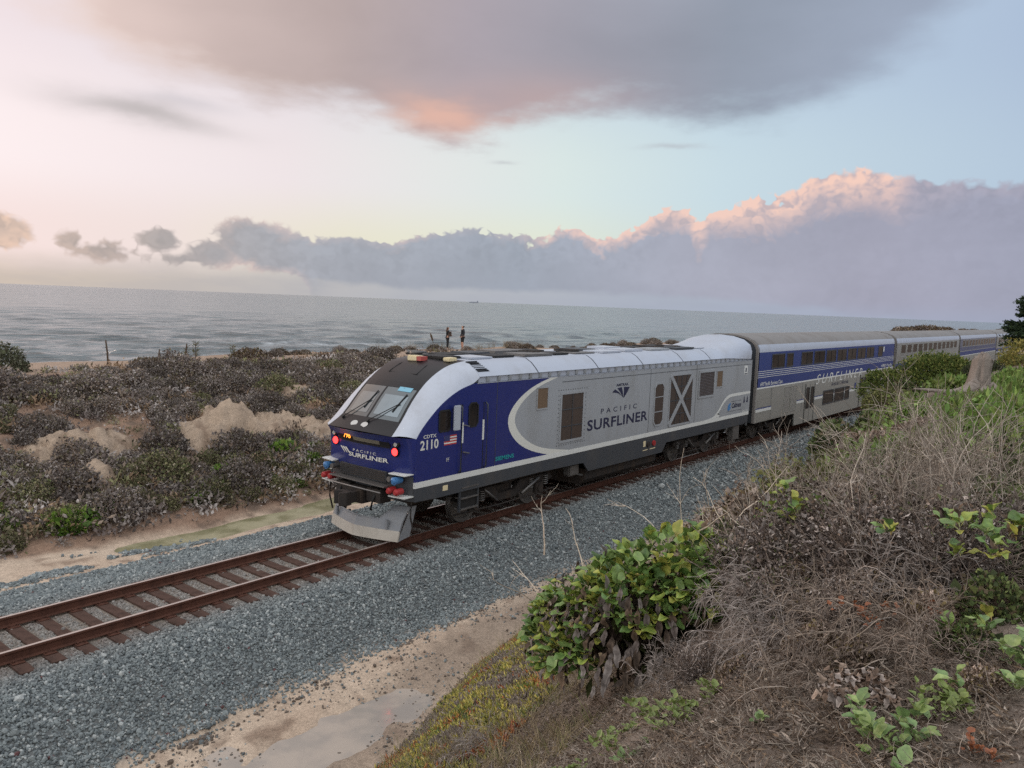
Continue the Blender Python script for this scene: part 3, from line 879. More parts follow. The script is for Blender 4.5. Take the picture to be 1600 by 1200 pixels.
def lettering(parent, txt, s0, s1, z0, z1, t, m, facing='side', shear=0.0, bold=0.0, spacing=1.0, slope=0.0):
    """text as thin flat geometry fitted to a box; side: along the near flank, front: across the nose"""
    cu = bpy.data.curves.new('lettering', 'FONT'); cu.body = txt; cu.size = 1.0; cu.offset = bold; cu.space_character = spacing; cu.resolution_u = 3; cu.shear = shear
    o = bpy.data.objects.new('lettering', cu)
    me = bpy.data.meshes.new_from_object(o); bpy.data.objects.remove(o); bpy.data.curves.remove(cu)
    n = len(me.vertices); V = np.zeros(n * 3, np.float32); me.vertices.foreach_get('co', V); V = V.reshape(-1, 3)
    lo, hi = V.min(0), V.max(0)
    a = (V[:, 0] - lo[0]) / (hi[0] - lo[0]); b = (V[:, 1] - lo[1]) / (hi[1] - lo[1])
    W = np.zeros_like(V)
    if facing == 'side':
        W[:, 0] = s0 + a * (s1 - s0); W[:, 1] = t; W[:, 2] = z0 + b * (z1 - z0) + a * slope
    else:                                           # s0..s1 run across, from the far side to the near side; t is the distance along the track
        W[:, 1] = s0 + a * (s1 - s0); W[:, 0] = t if not callable(t) else np.array([t(q) for q in W[:, 1]]); W[:, 2] = z0 + b * (z1 - z0)
    me.vertices.foreach_set('co', W.ravel()); me.update()
    me.materials.clear(); me.materials.append(m)
    return link('lettering', me, parent)


def framed(parent, name, s0, s1, z0, z1, t, frame_m, pane_m, fw=0.05, cut=0.0, bars=(), vbars=(), depth=0.022, bar_m=None, pane='pane'):
    """a window or screen on the near flank: frame round the edge, pane set back, optional bars"""
    def poly(d, c):
        a0, a1, b0, b1 = s0 + d, s1 - d, z0 + d, z1 - d
        if c <= 0: return [(a0, b0), (a1, b0), (a1, b1), (a0, b1)]
        return [(a0 + c, b0), (a1 - c, b0), (a1, b0 + c), (a1, b1 - c), (a1 - c, b1), (a0 + c, b1), (a0, b1 - c), (a0, b0 + c)]
    po, pi = poly(0, cut), poly(fw, cut * 0.8)
    n = len(po); mb = MB()
    V = [(u, t, v) for u, v in po] + [(u, t - depth, v) for u, v in po] + [(u, t - depth, v) for u, v in pi] + [(u, t - 0.001, v) for u, v in pi]
    F = []
    for i in range(n):
        j = (i + 1) % n
        F += [(i, j, n + j, n + i), (n + i, n + j, 2 * n + j, 2 * n + i), (2 * n + i, 2 * n + j, 3 * n + j, 3 * n + i)]
    mb.raw(V, F)
    w = mb.build(name, frame_m, parent)
    p = MB(); p.raw([(u, t - 0.006, v) for u, v in pi], [tuple(range(n))])
    p.build(pane, pane_m, w)
    for zb in bars:
        b = MB(); b.box(s0 + fw, s1 - fw, t - depth + 0.004, t - 0.007, zb - 0.014, zb + 0.014); b.build('bar', bar_m or frame_m, w)
    for sb in vbars:
        b = MB(); b.box(sb - 0.014, sb + 0.014, t - depth + 0.002, t - 0.007, z0 + fw, z1 - fw); b.build('bar', bar_m or frame_m, w)
    return w


def flat(parent, name, polys, t, m, th=0.004):
    """thin applied shapes on the near flank, th thick"""
    mb = MB()
    for p in polys: mb.prism(p, 'y', t - th, t)
    return mb.build(name, m, parent)


def band(inner, outer):
    return [[inner[i], outer[i], outer[i + 1], inner[i + 1]] for i in range(len(inner) - 1)]


def smooth_line(pts, n=6):
    out = []
    P = [np.array(p, float) for p in pts]
    for i in range(len(P) - 1):
        a, b, c, d = P[max(i - 1, 0)], P[i], P[i + 1], P[min(i + 2, len(P) - 1)]
        for k in range(n):
            u = k / n
            out.append(tuple(0.5 * (2 * b + (c - a) * u + (2 * a - 5 * b + 4 * c - d) * u * u + (3 * b - a - 3 * c + d) * u ** 3)))
    out.append(tuple(P[-1]))
    return out


def make_truck(parent, sc, wb, rad, name='truck', heavy=True):
    root = empty(name, (0, 0, 0)); root.parent = parent; root.location = (sc, 0, 0)
    fr = MB()
    for sg in (-1, 1):
        fr.prism([(-wb / 2 - 0.75, 0.74), (-wb / 2 - 0.55, 0.90), (-0.6, 0.90), (-0.35, 0.66), (0.35, 0.66), (0.6, 0.90), (wb / 2 + 0.55, 0.90), (wb / 2 + 0.75, 0.74), (wb / 2 + 0.4, 0.62), (0.7, 0.62), (0.45, 0.44), (-0.45, 0.44), (-0.7, 0.62), (-wb / 2 - 0.4, 0.62)], 'y', sg * 1.08 - 0.07, sg * 1.08 + 0.07)
    fr.box(-0.4, 0.4, -1.0, 1.0, 0.55, 0.85)
    fr.build('truck_frame', IRON, root, bevel=0.012)
    for sg in (-1, 1):
        for k in (-1, 1):
            w = MB(); ws = k * wb / 2
            ring = []
            for rr, tt in ((0.0, -0.07), (0.16, -0.07), (0.17, -0.05), (rad * 0.78, -0.04), (rad * 0.80, -0.066), (rad, -0.066), (rad, 0.055), (rad + 0.028, 0.06), (rad + 0.028, 0.085), (0.0, 0.085)):
                ring.append([(ws + rr * math.cos(2 * math.pi * q / 28), sg * (0.775 - tt), rad + 0.003 + rr * math.sin(2 * math.pi * q / 28)) for q in range(28)])
            w.loft(ring, True)
            w.build('wheel', WORN, root, 'auto')
            b = MB(); b.box(ws - 0.19, ws + 0.19, sg * 1.17 - 0.06, sg * 1.17 + 0.06, rad - 0.17, rad + 0.17)
            b.tube([(ws, sg * 1.20, rad), (ws, sg * 1.27, rad)], 0.12, 14)
            b.build('axle_box', IRON, root, bevel=0.015)
            for q in (-0.36, 0.36):
                c = MB(); pts = []
                for i in range(41):
                    a = i / 40 * 2 * math.pi * 5
                    pts.append((ws + q + 0.085 * math.cos(a), sg * 1.14 + 0.085 * math.sin(a), 0.56 + 0.30 * i / 40))
                c.tube(pts, 0.020, 5); c.build('coil_spring', WORN if heavy else IRON, root, True)
        d = MB(); d.tube([(0.55, sg * 1.25, 0.52), (1.35, sg * 1.25, 0.86)], 0.045, 8); d.tube([(-0.55, sg * 1.25, 0.52), (-1.1, sg * 1.25, 0.90)], 0.03, 8)
        d.build('damper', WORN, root, True)
        p = MB(); p.tube([(-wb / 2 - 0.8, sg * 1.2, 0.40), (-0.3, sg * 1.2, 0.36), (wb / 2 + 0.8, sg * 1.2, 0.42)], 0.022, 6)
        p.box(-0.25, 0.25, sg * 1.16 - 0.05, sg * 1.16 + 0.05, 0.92, 1.02)
        p.build('brake_pipe', IRON, root)
    ax = MB()
    for k in (-1, 1): ax.tube([(k * wb / 2, -0.7, rad), (k * wb / 2, 0.7, rad)], 0.09, 12)
    ax.build('axle', IRON, root)
    return root


T0 = -1.52                        # plane of the near flank


def make_locomotive():
    R = empty('locomotive', (S0, D, 0))
    tag(R, 'blue and silver diesel locomotive with black windshield leading the passenger train', 'locomotive')
    # ---- body core, dark, just inside the shell
    core = MB(); core.box(1.15, 21.35, -1.465, 1.465, 1.15, 2.5); core.box(3.25, 21.35, -1.45, 1.45, 2.5, 3.72); core.box(1.2, 21.2, -1.2, 1.2, 0.95, 1.15)
    core.build('underframe', IRON, R)
    edge = [(0.98, 2.60), (1.2, 2.86), (1.5, 3.12), (1.78, 3.335), (2.1, 3.52), (2.41, 3.655), (2.75, 3.75), (3.09, 3.80)]
    arc_o = smooth_line([(6.36, 3.80), (5.45, 3.56), (4.78, 3.22), (4.43, 2.83), (4.50, 2.43), (4.92, 2.04), (5.55, 1.76), (6.3, 1.57)], 4)
    arc_i = smooth_line([(6.78, 3.80), (5.78, 3.56), (5.08, 3.22), (4.72, 2.83), (4.82, 2.46), (5.32, 2.07), (6.1, 1.78), (7.4, 1.57)], 4)
    for sg in (-1, 1):
        lab = None
        def wall(name, poly, m):
            mb = MB(); a, b = sg * 1.47, sg * 1.52
            mb.prism(poly, 'y', min(a, b), max(a, b))
            return mb.build(name, m, R)
        tag(wall('cab_side_panel', [(0.96, 1.57)] + edge + [(6.36, 3.80)] + arc_o[1:-1] + [(6.3, 1.57)], NAVY), 'navy blue cab side')
        mb = MB()
        for q in band(arc_i, arc_o): mb.prism(q, 'y', min(sg * 1.47, sg * 1.522), max(sg * 1.47, sg * 1.522))
        mb.build('livery_arc', IVORY, R)
        tag(wall('engine_side_panel', arc_i + [(21.5, 1.57), (21.5, 3.80)], GREY), 'plain grey engine room side')
        mb = MB(); mb.box(0.95, 21.45, min(sg * 1.47, sg * 1.526), max(sg * 1.47, sg * 1.526), 1.425, 1.568); mb.build('white_stripe', WHITE, R)
        wall('skirt', [(0.97, 1.10), (1.7, 1.08), (5.9, 1.10), (8.25, 1.06), (8.55, 0.76), (13.45, 0.74), (13.75, 1.06), (20.9, 1.04), (21.3, 1.12), (21.3, 1.423), (0.97, 1.423)], SKIRT)
    # ---- roof
    sec = lambda top: [(-1.455, 3.70), (-1.455, 3.945), (-1.505, 3.955), (-1.40, 4.06), (-1.22, 4.21), (-1.0, top), (-0.6, top + 0.012), (0.6, top + 0.012), (1.0, top), (1.22, 4.21), (1.40, 4.06), (1.505, 3.955), (1.455, 3.945), (1.455, 3.70)]
    mb = MB(); mb.loft([[(s, a, b) for a, b in sec(4.32)] for s in (3.2, 8, 13, 18.6)], cap=True)
    mb.build('roof', SILVER, R, 'auto')
    mb = MB()
    for s in np.arange(3.5, 21.2, 0.46):
        for sg in (-1, 1):
            mb.prism([(sg * 1.452, 3.805), (sg * 1.452, 3.94), (sg * 1.50, 3.94), (sg * 1.475, 3.805)], 'x', s, s + 0.12)
    tag(mb.build('roof_bracket', GREY, R), kind='stuff')
    mb = MB(); mb.box(3.1, 21.45, -1.53, -1.465, 3.785, 3.80); mb.box(3.1, 21.45, 1.465, 1.53, 3.785, 3.80); mb.build('rain_gutter', SILVER, R)
    # rear fairing that climbs to the height of the coaches
    def arch(k):
        a = [(-1.455, 3.70), (-1.455, 3.945), (-1.505, 3.955), (-1.40, 4.06), (-1.22, 4.21), (-1.0, 4.32), (-0.6, 4.33), (0, 4.33)]
        b = [(-1.455, 3.70), (-1.455, 3.80), (-1.50, 3.86), (-1.51, 4.16), (-1.42, 4.44), (-1.12, 4.66), (-0.62, 4.79), (0, 4.83)]
        h = [(p[0] + (q[0] - p[0]) * k, p[1] + (q[1] - p[1]) * k) for p, q in zip(a, b)]
        return h + [(-x, z) for x, z in h[-2::-1]]
    mb = MB(); mb.loft([[(s, a, b) for a, b in arch(k)] for s, k in ((18.603, 0), (19.5, 0.30), (20.4, 0.74), (21.0, 0.96), (21.42, 1.0))], cap=True)
    mb.build('rear_fairing', SILVER, R, 'auto')
    for s in (5.75, 8.9, 11.75, 14.8, 17.2):
        mb = MB(); mb.loft([[(s + o - 0.15 * (4.33 - b), a * 1.004, b + 0.004) for a, b in sec(4.32)[2:12]] for o in (0, 0.035)]); mb.build('roof_seam', BLACK, R)
    mb = MB(); mb.raw([(3.25, -1.40, 4.068), (3.72, -1.40, 4.068), (3.55, -1.06, 4.315), (3.12, -1.06, 4.315)], [(0, 1, 2, 3)]); lv = mb.build('roof_louvre', BLACK, R)
    for k in range(7):
        u = (k + 0.5) / 7; y = -1.40 + 0.34 * u; z = 4.068 + 0.247 * u + 0.006; sh = -0.15 * u
        b = MB(); b.box(3.27 + sh, 3.69 + sh, y - 0.010, y + 0.010, z, z + 0.014); b.build('slat', SKIRT, lv)
    rg = random.Random(3); s = 3.6
    tones = [WORN, SKIRT, SILVER, RUBBER, GREY, SILVER]
    while s < 17.8:
        L = rg.uniform(0.7, 1.5); w0 = rg.uniform(-0.95, -0.75); h = rg.uniform(0.03, 0.085)
        mb = MB(); mb.box(s, s + L, w0, -0.1 + rg.uniform(-0.1, 0.15), 4.334, 4.334 + h); mb.build('roof_hatch', tones[rg.randrange(6)], R, bevel=0.01)
        mb = MB(); mb.box(s + rg.uniform(-.2, .3), s + L, 0.15, 0.9, 4.334, 4.334 + h * rg.uniform(0.7, 1.5)); mb.build('roof_hatch', tones[rg.randrange(6)], R, bevel=0.01)
        s += L + rg.uniform(0.1, 0.5)
    for s, r in ((7.2, 0.42), (9.3, 0.42), (15.0, 0.5), (16.4, 0.5)):
        mb = MB(); mb.tube([(s, 0.0, 4.335), (s, 0.0, 4.41)], r, 22); f = mb.build('roof_fan', RUBBER, R)
        for q in range(6):
            b = MB(); a = q * math.pi / 6
            b.tube([(s - r * math.cos(a), -r * math.sin(a), 4.415 + q * 0.002), (s + r * math.cos(a), r * math.sin(a), 4.415 + q * 0.002)], 0.012, 4); b.build('guard_bar', IRON, f)
    # ---- nose
    ins = [(0.55, 1.13, 2.655), (0.93, 1.03, 2.94), (1.33, 0.985, 3.40), (1.73, 0.97, 3.775), (2.15, 0.98, 4.05), (2.6, 1.0, 4.235), (3.2, 1.0, 4.325)]
    outs = [(0.98, 2.60), (1.17, 2.835), (1.62, 3.225), (2.05, 3.495), (2.5, 3.685), (2.95, 3.80), (3.2, 3.945)]
    ins = smooth_line(ins, 3); outs = smooth_line(outs, 3)
    for sg in (-1, 1):
        rings = []
        for (s, h, z), (so, zo) in zip(ins, outs):
            A = np.array((s, sg * h, z)); B = np.array((so, sg * 1.505, zo)); r_ = []
            for u in (0, 0.3, 0.62, 0.86, 1.0):
                p = A + (B - A) * u + np.array((-0.05, sg * 0.05, 0.05)) * (4 * u * (1 - u)) * 0.9
                r_.append(tuple(p))
            r_.append((so + 0.02, sg * 1.46, zo - 0.04))
            rings.append(r_)
        mb = MB(); mb.loft(rings); mb.build('silver_cheek', SILVER, R, 'auto')
    def bow(s, h, z, u):                                   # windscreen surface, bowed forward in plan
        return (s - 0.13 * (1 - u * u), h * u, z + 0.03 * (1 - u * u))
    us = [-1, -0.8, -0.55, -0.3, -0.05, 0.05, 0.3, 0.55, 0.8, 1]
    def strip(name, a, b, m):
        mb = MB(); mb.loft([[bow(*ins[i], u) for u in us] for i in range(a, b + 1)]); return mb.build(name, m, R, True)
    strip('nose_mask', 0, 3, BLACK); ws = strip('windshield', 3, 9, GLASS_W); strip('cab_hood', 9, 18, BLACK)
    def onws(i, u, off):                                   # point a little proud of the windscreen (i may be fractional)
        k = int(min(i, len(ins) - 2)); f_ = i - k
        a = np.array(bow(*ins[k], u)); b = np.array(bow(*ins[k + 1], u)); p = a + (b - a) * f_
        return tuple(p + np.array((-0.72, 0, 0.70)) * off)
    mb = MB(); mb.loft([[onws(i, -0.025, 0.006), onws(i, 0.025, 0.006)] for i in np.arange(3, 9.01, 0.5)]); mb.build('centre_pillar', BLACK, ws)
    for u0, u1 in ((-1.0, -0.94), (0.94, 1.0)):
        mb = MB(); mb.loft([[onws(i, u0, 0.006), onws(i, u1, 0.006)] for i in np.arange(3, 9.01, 0.5)]); mb.build('windshield_gasket', RUBBER, ws)
    mb = MB(); mb.loft([[onws(i, u, 0.006) for u in us] for i in (7.9, 8.5, 9.05)]); mb.build('sun_shade_band', BLACK, ws)
    for u0, u1, i0, i1 in ((0.12, 0.80, 3.6, 6.6), (-0.85, -0.12, 3.6, 6.6)):
        mb = MB(); mb.loft([[onws(i, u, 0.004) for u in np.linspace(u0, u1, 5)] for i in np.linspace(i0, i1, 5)]); mb.build('windshield_pane', GLASS_P, ws, True)
    lettering(R, '796', 0, 1, 0, 1, 0, CABSIGN)  if False else None
    mb = MB(); mb.raw([onws(7.35, -0.42, 0.010), onws(7.35, -0.82, 0.010), onws(8.1, -0.82, 0.010), onws(8.1, -0.42, 0.010)], [(0, 1, 2, 3)]); mb.build('destination_sign', CABSIGN, R)
    for u0, u1 in ((-0.14, -0.75), (0.80, 0.20)):
        mb = MB(); mb.tube([onws(2.3, u0, 0.03), onws(3.6, (u0 * 0.6 + u1 * 0.4), 0.045), onws(5.4, u1, 0.03)], 0.012, 6)
        mb.tube([onws(4.2, u1 + 0.1, 0.022), onws(6.9, u1 - 0.03, 0.022)], 0.016, 5); mb.tube([onws(2.3, u0, -0.01), onws(2.3, u0, 0.05)], 0.04, 8)
        mb.build('wiper', RUBBER, R)
    for u in (-0.12, 0.22):
        mb = MB(); c = onws(1.6, u, 0.006); mb.raw([tuple(np.array(c) + np.array((-0.0, 0.11 * math.cos(a), 0.0)) + np.array((0.75, 0, 0.66)) * 0.085 * math.sin(a)) for a in np.linspace(0, 2 * math.pi, 17)[:-1]], [tuple(range(16))]); mb.build('mask_lamp', LENS, R)
    # hood hatch outline
    mb = MB(); hp = [onws(11, 0.45, 0.006), onws(11, -0.55, 0.006), onws(13.5, -0.5, 0.006), onws(16.5, -0.42, 0.006), onws(16.5, 0.35, 0.006), onws(13.5, 0.42, 0.006), onws(11, 0.45, 0.006)]
    mb.tube(hp, 0.012, 5); mb.build('hatch_outline', RUBBER, R)
    # nose front, blue, wrapped round the corners
    plan = smooth_line([(1.02, -1.515), (0.93, -1.47), (0.85, -1.33), (0.78, -1.05), (0.70, -0.5), (0.68, 0), (0.70, 0.5), (0.78, 1.05), (0.85, 1.33), (0.93, 1.47), (1.02, 1.515)], 4)
    def nose_s(t):
        return float(np.interp(t, [q[1] for q in plan], [q[0] for q in plan]))
    def nring(z, d):
        return [(s + d, t, z) for s, t in plan]
    def top_ring():                                        # meets the black mask above and the silver cheeks at the sides
        out = []
        for s, t in plan:
            if abs(t) <= 1.13: p = bow(*ins[0], t / 1.13); out.append((p[0], t, 2.655))
            else:
                k = (abs(t) - 1.13) / (1.515 - 1.13); out.append((0.55 + 0.43 * k - 0.08 * math.sin(k * math.pi), t, 2.655 - 0.05 * k))
        return out
    mb = MB(); mb.loft([nring(1.70, 0.04), nring(1.78, 0.0), nring(2.1, -0.01), nring(2.42, -0.03), top_ring()])
    mb.build('nose', NAVY, R, True)
    mb = MB(); mb.loft([[(s + 0.06, t, z) for s, t in plan] for z in (1.10, 1.42)]); mb.loft([[(s + 0.05, t, z) for s, t in plan] for z in (1.42, 1.71)]); mb.build('buffer_panel', SKIRT, R, True)
    nx = lambda t, d=0.0: nose_s(t) - 0.035 - d
    mb = MB()
    rows = []
    for z in (2.33, 2.40, 2.62): rows.append([(nx(t, 0.018 + 0.10 * max(0, (z - 2.42) / 0.23)), t, z) for t in np.linspace(-0.92, 0.92, 13)])
    mb.loft(rows); nb = mb.build('number_board', BLACK, R, True)
    mb = MB(); mb.loft([[(nx(t, 0.03 + 0.07 * (z - 2.42) / 0.2), t, z) for t in np.linspace(-0.62, 0.28, 8)] for z in (2.385, 2.565)]); mb.build('display', DISPLAY, nb)
    lettering(nb, '796', 0.60, 0.32, 2.42, 2.545, lambda t: nx(t, 0.085), AMBER, 'front', bold=0.01)
    lettering(R, 'SURFLINER', 0.46, -0.88, 1.97, 2.075, lambda t: nx(t, 0.012), IVORY, 'front', bold=0.02)
    lettering(R, 'PACIFIC', 0.30, -0.50, 2.11, 2.17, lambda t: nx(t, 0.012), IVORY, 'front', spacing=1.5)
    mb = MB()
    for k in range(3):
        a = 0.84 - 0.1 * k; mb.raw([(nx(y, 0.012), y, z) for y, z in ((a, 2.16), (a - 0.07, 2.17), (a - 0.20, 2.05 + 0.01 * k), (a - 0.22, 2.02))], [(0, 1, 2, 3)])
    mb.build('logo', IVORY, R)
    for sg in (-1, 1):
        t = sg * 1.10
        mb = MB(); mb.tube([(nose_s(t) + 0.05, t, 2.50), (nose_s(t) - 0.085, t, 2.50)], 0.125, 20); b = mb.build('headlight', BLACK, R)
        for dz in (0.052, -0.052):
            mb = MB(); mb.tube([(nose_s(t) - 0.08, t, 2.50 + dz), (nose_s(t) - 0.10, t, 2.50 + dz)], [0.055, 0.048], 16); mb.build('lens', LENS, b)
        t = sg * 1.06
        mb = MB(); mb.tube([(nose_s(t) + 0.05, t, 2.265), (nose_s(t) - 0.055, t, 2.265)], 0.115, 20); b = mb.build('tail_light', BLACK, R)
        mb = MB(); mb.tube([(nose_s(t) - 0.05, t, 2.265), (nose_s(t) - 0.075, t, 2.265)], [0.095, 0.08], 18); mb.build('lens', TAIL, b)
        # sill step and hoses
        for z_ in (1.75, 1.215):
            mb = MB(); mb.prism([(0.60, sg * 1.0), (0.98, sg * 1.0), (0.98, sg * 1.48), (0.66, sg * 1.48)], 'z', z_, z_ + 0.028); mb.build('sill_step', WHITE, R)
        mb = MB(); mb.tube([(0.80, sg * 1.22, 1.62), (0.56, sg * 1.22, 1.62)], [0.075, 0.095], 14); mb.tube([(0.56, sg * 1.22, 1.62), (0.52, sg * 1.22, 1.61)], [0.095, 0.05], 14); mb.build('hose_cap', CYAN, R)
        mb = MB(); mb.tube([(0.8, sg * 1.02, 1.63), (0.58, sg * 1.02, 1.63)], 0.065, 10); mb.build('jumper_socket', WORN, R)
        for q in (1.30, 1.06):
            mb = MB(); mb.tube([(0.75, sg * q, 1.37), (0.56, sg * q, 1.36)], 0.078, 14); mb.tube([(0.56, sg * q, 1.36), (0.52, sg * q, 1.36)], [0.078, 0.05], 14); mb.build('red_socket', RED, R)
        mb = MB(); mb.tube([(0.66, sg * 0.62, 1.35), (0.5, sg * 0.6, 1.1), (0.52, sg * 0.5, 0.82), (0.62, sg * 0.42, 0.78)], 0.028, 8); mb.build('air_hose', RUBBER, R, True)
        mb = MB(); mb.tube([(0.92, sg * 1.46, 1.1), (0.90, sg * 1.46, 0.75), (1.0, sg * 1.46, 0.4)], 0.022, 6); mb.build('grab_iron', IRON, R)
    mb = MB(); mb.box(0.69, 0.75, -0.82, 0.82, 1.50, 1.76); g = mb.build('front_grille', SKIRT, R)
    for k in range(5):
        b = MB(); b.box(0.665, 0.69, -0.8, 0.8, 1.525 + 0.05 * k, 1.545 + 0.05 * k); b.build('slat', IRON, g)
    mb = MB(); mb.box(0.48, 0.80, -0.98, 0.98, 1.43, 1.46); mb.build('front_step', WORN, R)
    mb = MB()
    mb.box(0.45, 1.1, -0.26, 0.26, 0.92, 1.30); mb.box(0.18, 0.5, -0.17, 0.17, 0.96, 1.22)
    mb.prism([(0.20, -0.20), (0.02, -0.22), (-0.10, -0.10), (-0.06, -0.02), (0.02, -0.06), (0.10, 0.04), (-0.02, 0.20), (0.14, 0.24), (0.24, 0.12)], 'z', 0.93, 1.25)
    mb.box(0.55, 0.9, 0.3, 0.8, 1.0, 1.32); mb.box(0.55, 0.9, -0.8, -0.3, 1.0, 1.32)
    mb.build('coupler', IRON, R, bevel=0.012)
    mb = MB(); mb.tube([(0.45, -0.9, 1.30), (0.35, 0.0, 1.33), (0.45, 0.9, 1.30)], 0.02, 6); mb.build('uncoupling_lever', WORN, R)
    rings = []; lip = []
    for t in np.linspace(-1.20, 1.20, 13):
        f0 = 0.42 + 0.34 * (abs(t) / 1.20) ** 1.3
        r_ = [(f0 + 0.40, t, 0.90), (f0 + 0.26, t, 0.78), (f0 + 0.12, t, 0.56), (f0 + 0.04, t, 0.36), (f0 + 0.08, t, 0.34), (f0 + 0.17, t, 0.56), (f0 + 0.31, t, 0.78), (f0 + 0.45, t, 0.90)]
        if abs(t) < 0.8: r_ = [(p[0] if p[2] < 0.6 else r_[2][0] + 0.03 * (k > 3), p[1], min(p[2], 0.58 + 0.02 * (k > 3))) for k, p in enumerate(r_)]
        rings.append(r_)
        lip.append([(f0 + 0.035, t, 0.37), (f0 - 0.015, t, 0.12), (f0 + 0.02, t, 0.11), (f0 + 0.08, t, 0.35)])
    mb = MB(); mb.loft(rings, True, cap=True); pl = mb.build('pilot_plow', PLOW, R)
    mb = MB(); mb.loft(lip, True, cap=True); mb.build('plow_lip', mat('worn_beige_paint', lin(186, 179, 168)[:3], 0.6, 0, 0.4, 0.4, 5.0, gcol=lin(118, 108, 98)[:3]), pl)
    mb = MB()
    for t in (-0.9, -0.45, 0.45, 0.9): mb.box(0.66, 0.72, t - 0.03, t + 0.03, 0.40, 0.62)
    for sg in (-1, 1): mb.prism([(0.78, 0.12), (1.15, 0.18), (1.36, 0.90), (1.20, 0.90)], 'y', min(sg * 1.17, sg * 1.20), max(sg * 1.17, sg * 1.20))
    mb.build('plow_wing', PLOW, pl)
    # roof lamps over the cab
    mb = MB(); mb.box(2.45, 2.72, 0.0, 0.36, 4.26, 4.40); b = mb.build('roof_lamp', CREAM, R, bevel=0.02)
    mb = MB(); mb.box(2.44, 2.68, -0.15, -0.002, 4.28, 4.39); mb.build('lens', mat('faded_red_lens', lin(176, 84, 78)[:3], 0.4), b)
    mb = MB(); mb.box(2.75, 3.05, -0.86, -0.62, 4.30, 4.40); mb.build('roof_lamp', CREAM, R, bevel=0.02)
    mb = MB(); mb.box(2.85, 3.6, -0.5, 0.4, 4.32, 4.40); mb.build('roof_hatch', RUBBER, R, bevel=0.02)
    mb = MB()
    for k, (q, L) in enumerate(((0.5, 0.55), (0.62, 0.42), (0.74, 0.48))): mb.tube([(3.3, q, 4.44), (3.3 - L, q, 4.44)], [0.025, 0.07], 10)
    mb.box(3.15, 3.35, 0.45, 0.8, 4.33, 4.42); mb.build('horn', WORN, R, True)
    # ---- cab flank details
    dm = MB(); dm.prism([(2.56, 1.60), (3.36, 1.60), (3.36, 3.24), (3.28, 3.34), (2.64, 3.34), (2.56, 3.24)], 'y', T0 - 0.012, T0); door = dm.build('cab_door', NAVY, R)
    framed(door, 'door_window', 2.77, 3.15, 2.70, 3.33, T0 - 0.012, RUBBER, GLASS_D, 0.035, 0.09)
    mb = MB(); mb.tube([(2.60, T0 - 0.02, 2.78), (2.62, T0 - 0.07, 2.78), (2.76, T0 - 0.07, 2.74)], 0.016, 6); mb.tube([(2.60, T0 - 0.02, 2.10), (2.62, T0 - 0.07, 2.10), (2.78, T0 - 0.07, 2.06)], 0.018, 6); mb.build('handle', WORN, door)
    mb = MB(); mb.box(2.545, 2.565, T0 - 0.016, T0, 1.58, 3.3); mb.box(3.365, 3.385, T0 - 0.016, T0, 1.58, 3.3); mb.build('door_seal', RUBBER, door)
    for s in (2.48, 3.46):
        mb = MB(); mb.tube([(s, T0, 1.60), (s, T0 - 0.07, 1.66), (s, T0 - 0.07, 3.24), (s, T0, 3.30)], 0.02, 8); mb.build('grab_rail', SKIRT, R, True)
        q = s + (0.09 if s < 3 else -0.09)
        flat(R, 'reflective_strip', [[(q - 0.035, 2.33), (q + 0.035, 2.33), (q + 0.035, 2.85), (q - 0.035, 2.85)]], T0 - 0.014, WHITE)
    framed(R, 'cab_window', 1.70, 2.12, 2.68, 3.22, T0, RUBBER, GLASS_D, 0.04, 0.06)
    mb = MB(); mb.box(2.10, 2.34, T0 - 0.16, T0 - 0.11, 2.70, 3.32); mi_ = mb.build('mirror', SILVER, R, bevel=0.02)
    mb = MB(); mb.tube([(2.2, T0, 2.8), (2.2, T0 - 0.12, 2.8)], 0.014, 6); mb.tube([(2.2, T0, 3.2), (2.2, T0 - 0.12, 3.2)], 0.014, 6); mb.build('bracket', RUBBER, mi_)
    for k in range(7):
        flat(R, 'flag_stripe', [[(1.92, 2.34 + k * 0.034), (2.37, 2.34 + k * 0.034), (2.37, 2.34 + (k + 1) * 0.034 - 0.001), (1.92, 2.34 + (k + 1) * 0.034 - 0.001)]], T0, FLAGRED if k % 2 == 0 else WHITE)
    flat(R, 'flag_canton', [[(1.92, 2.442), (2.12, 2.442), (2.12, 2.578), (1.92, 2.578)]], T0 - 0.005, FLAGBLUE)
    lettering(R, 'CDTX', 1.20, 1.64, 2.585, 2.67, T0 - 0.004, IVORY, bold=0.015)
    lettering(R, '2110', 1.10, 1.72, 2.31, 2.545, T0 - 0.004, IVORY, bold=0.025)
    lettering(R, 'FF', 2.02, 2.12, 1.93, 2.02, T0 - 0.004, IVORY)
    lettering(R, 'SIEMENS', 3.93, 4.72, 1.69, 1.80, T0 - 0.004, TEAL, bold=0.02)
    flat(R, 'data_plate', [[(1.92, 1.22), (2.10, 1.22), (2.10, 1.35), (1.92, 1.35)]], T0 - 0.002, CREAM)
    st = MB(); st.box(2.58, 2.62, -1.50, -1.44, 0.55, 1.42); st.box(3.28, 3.32, -1.50, -1.44, 0.55, 1.42); lad = st.build('side_steps', SKIRT, R)
    mb = MB(); mb.box(2.62, 3.28, -1.46, -1.44, 0.6, 1.42); mb.build('step_well', RUBBER, lad)
    for z in (0.60, 0.88, 1.16):
        b = MB(); b.box(2.62, 3.28, -1.53, -1.30, z, z + 0.03); b.build('tread', WORN, lad)
    # ---- engine room flank
    framed(R, 'side_window', 5.66, 6.22, 2.90, 3.54, T0, GREY, TANP, 0.035)
    framed(R, 'radiator_screen', 6.84, 8.12, 1.82, 3.32, T0, GREY, MESHB, 0.07, 0, (2.30, 2.80), (7.48,), bar_m=SKIRT, pane='screen')
    mb = MB()
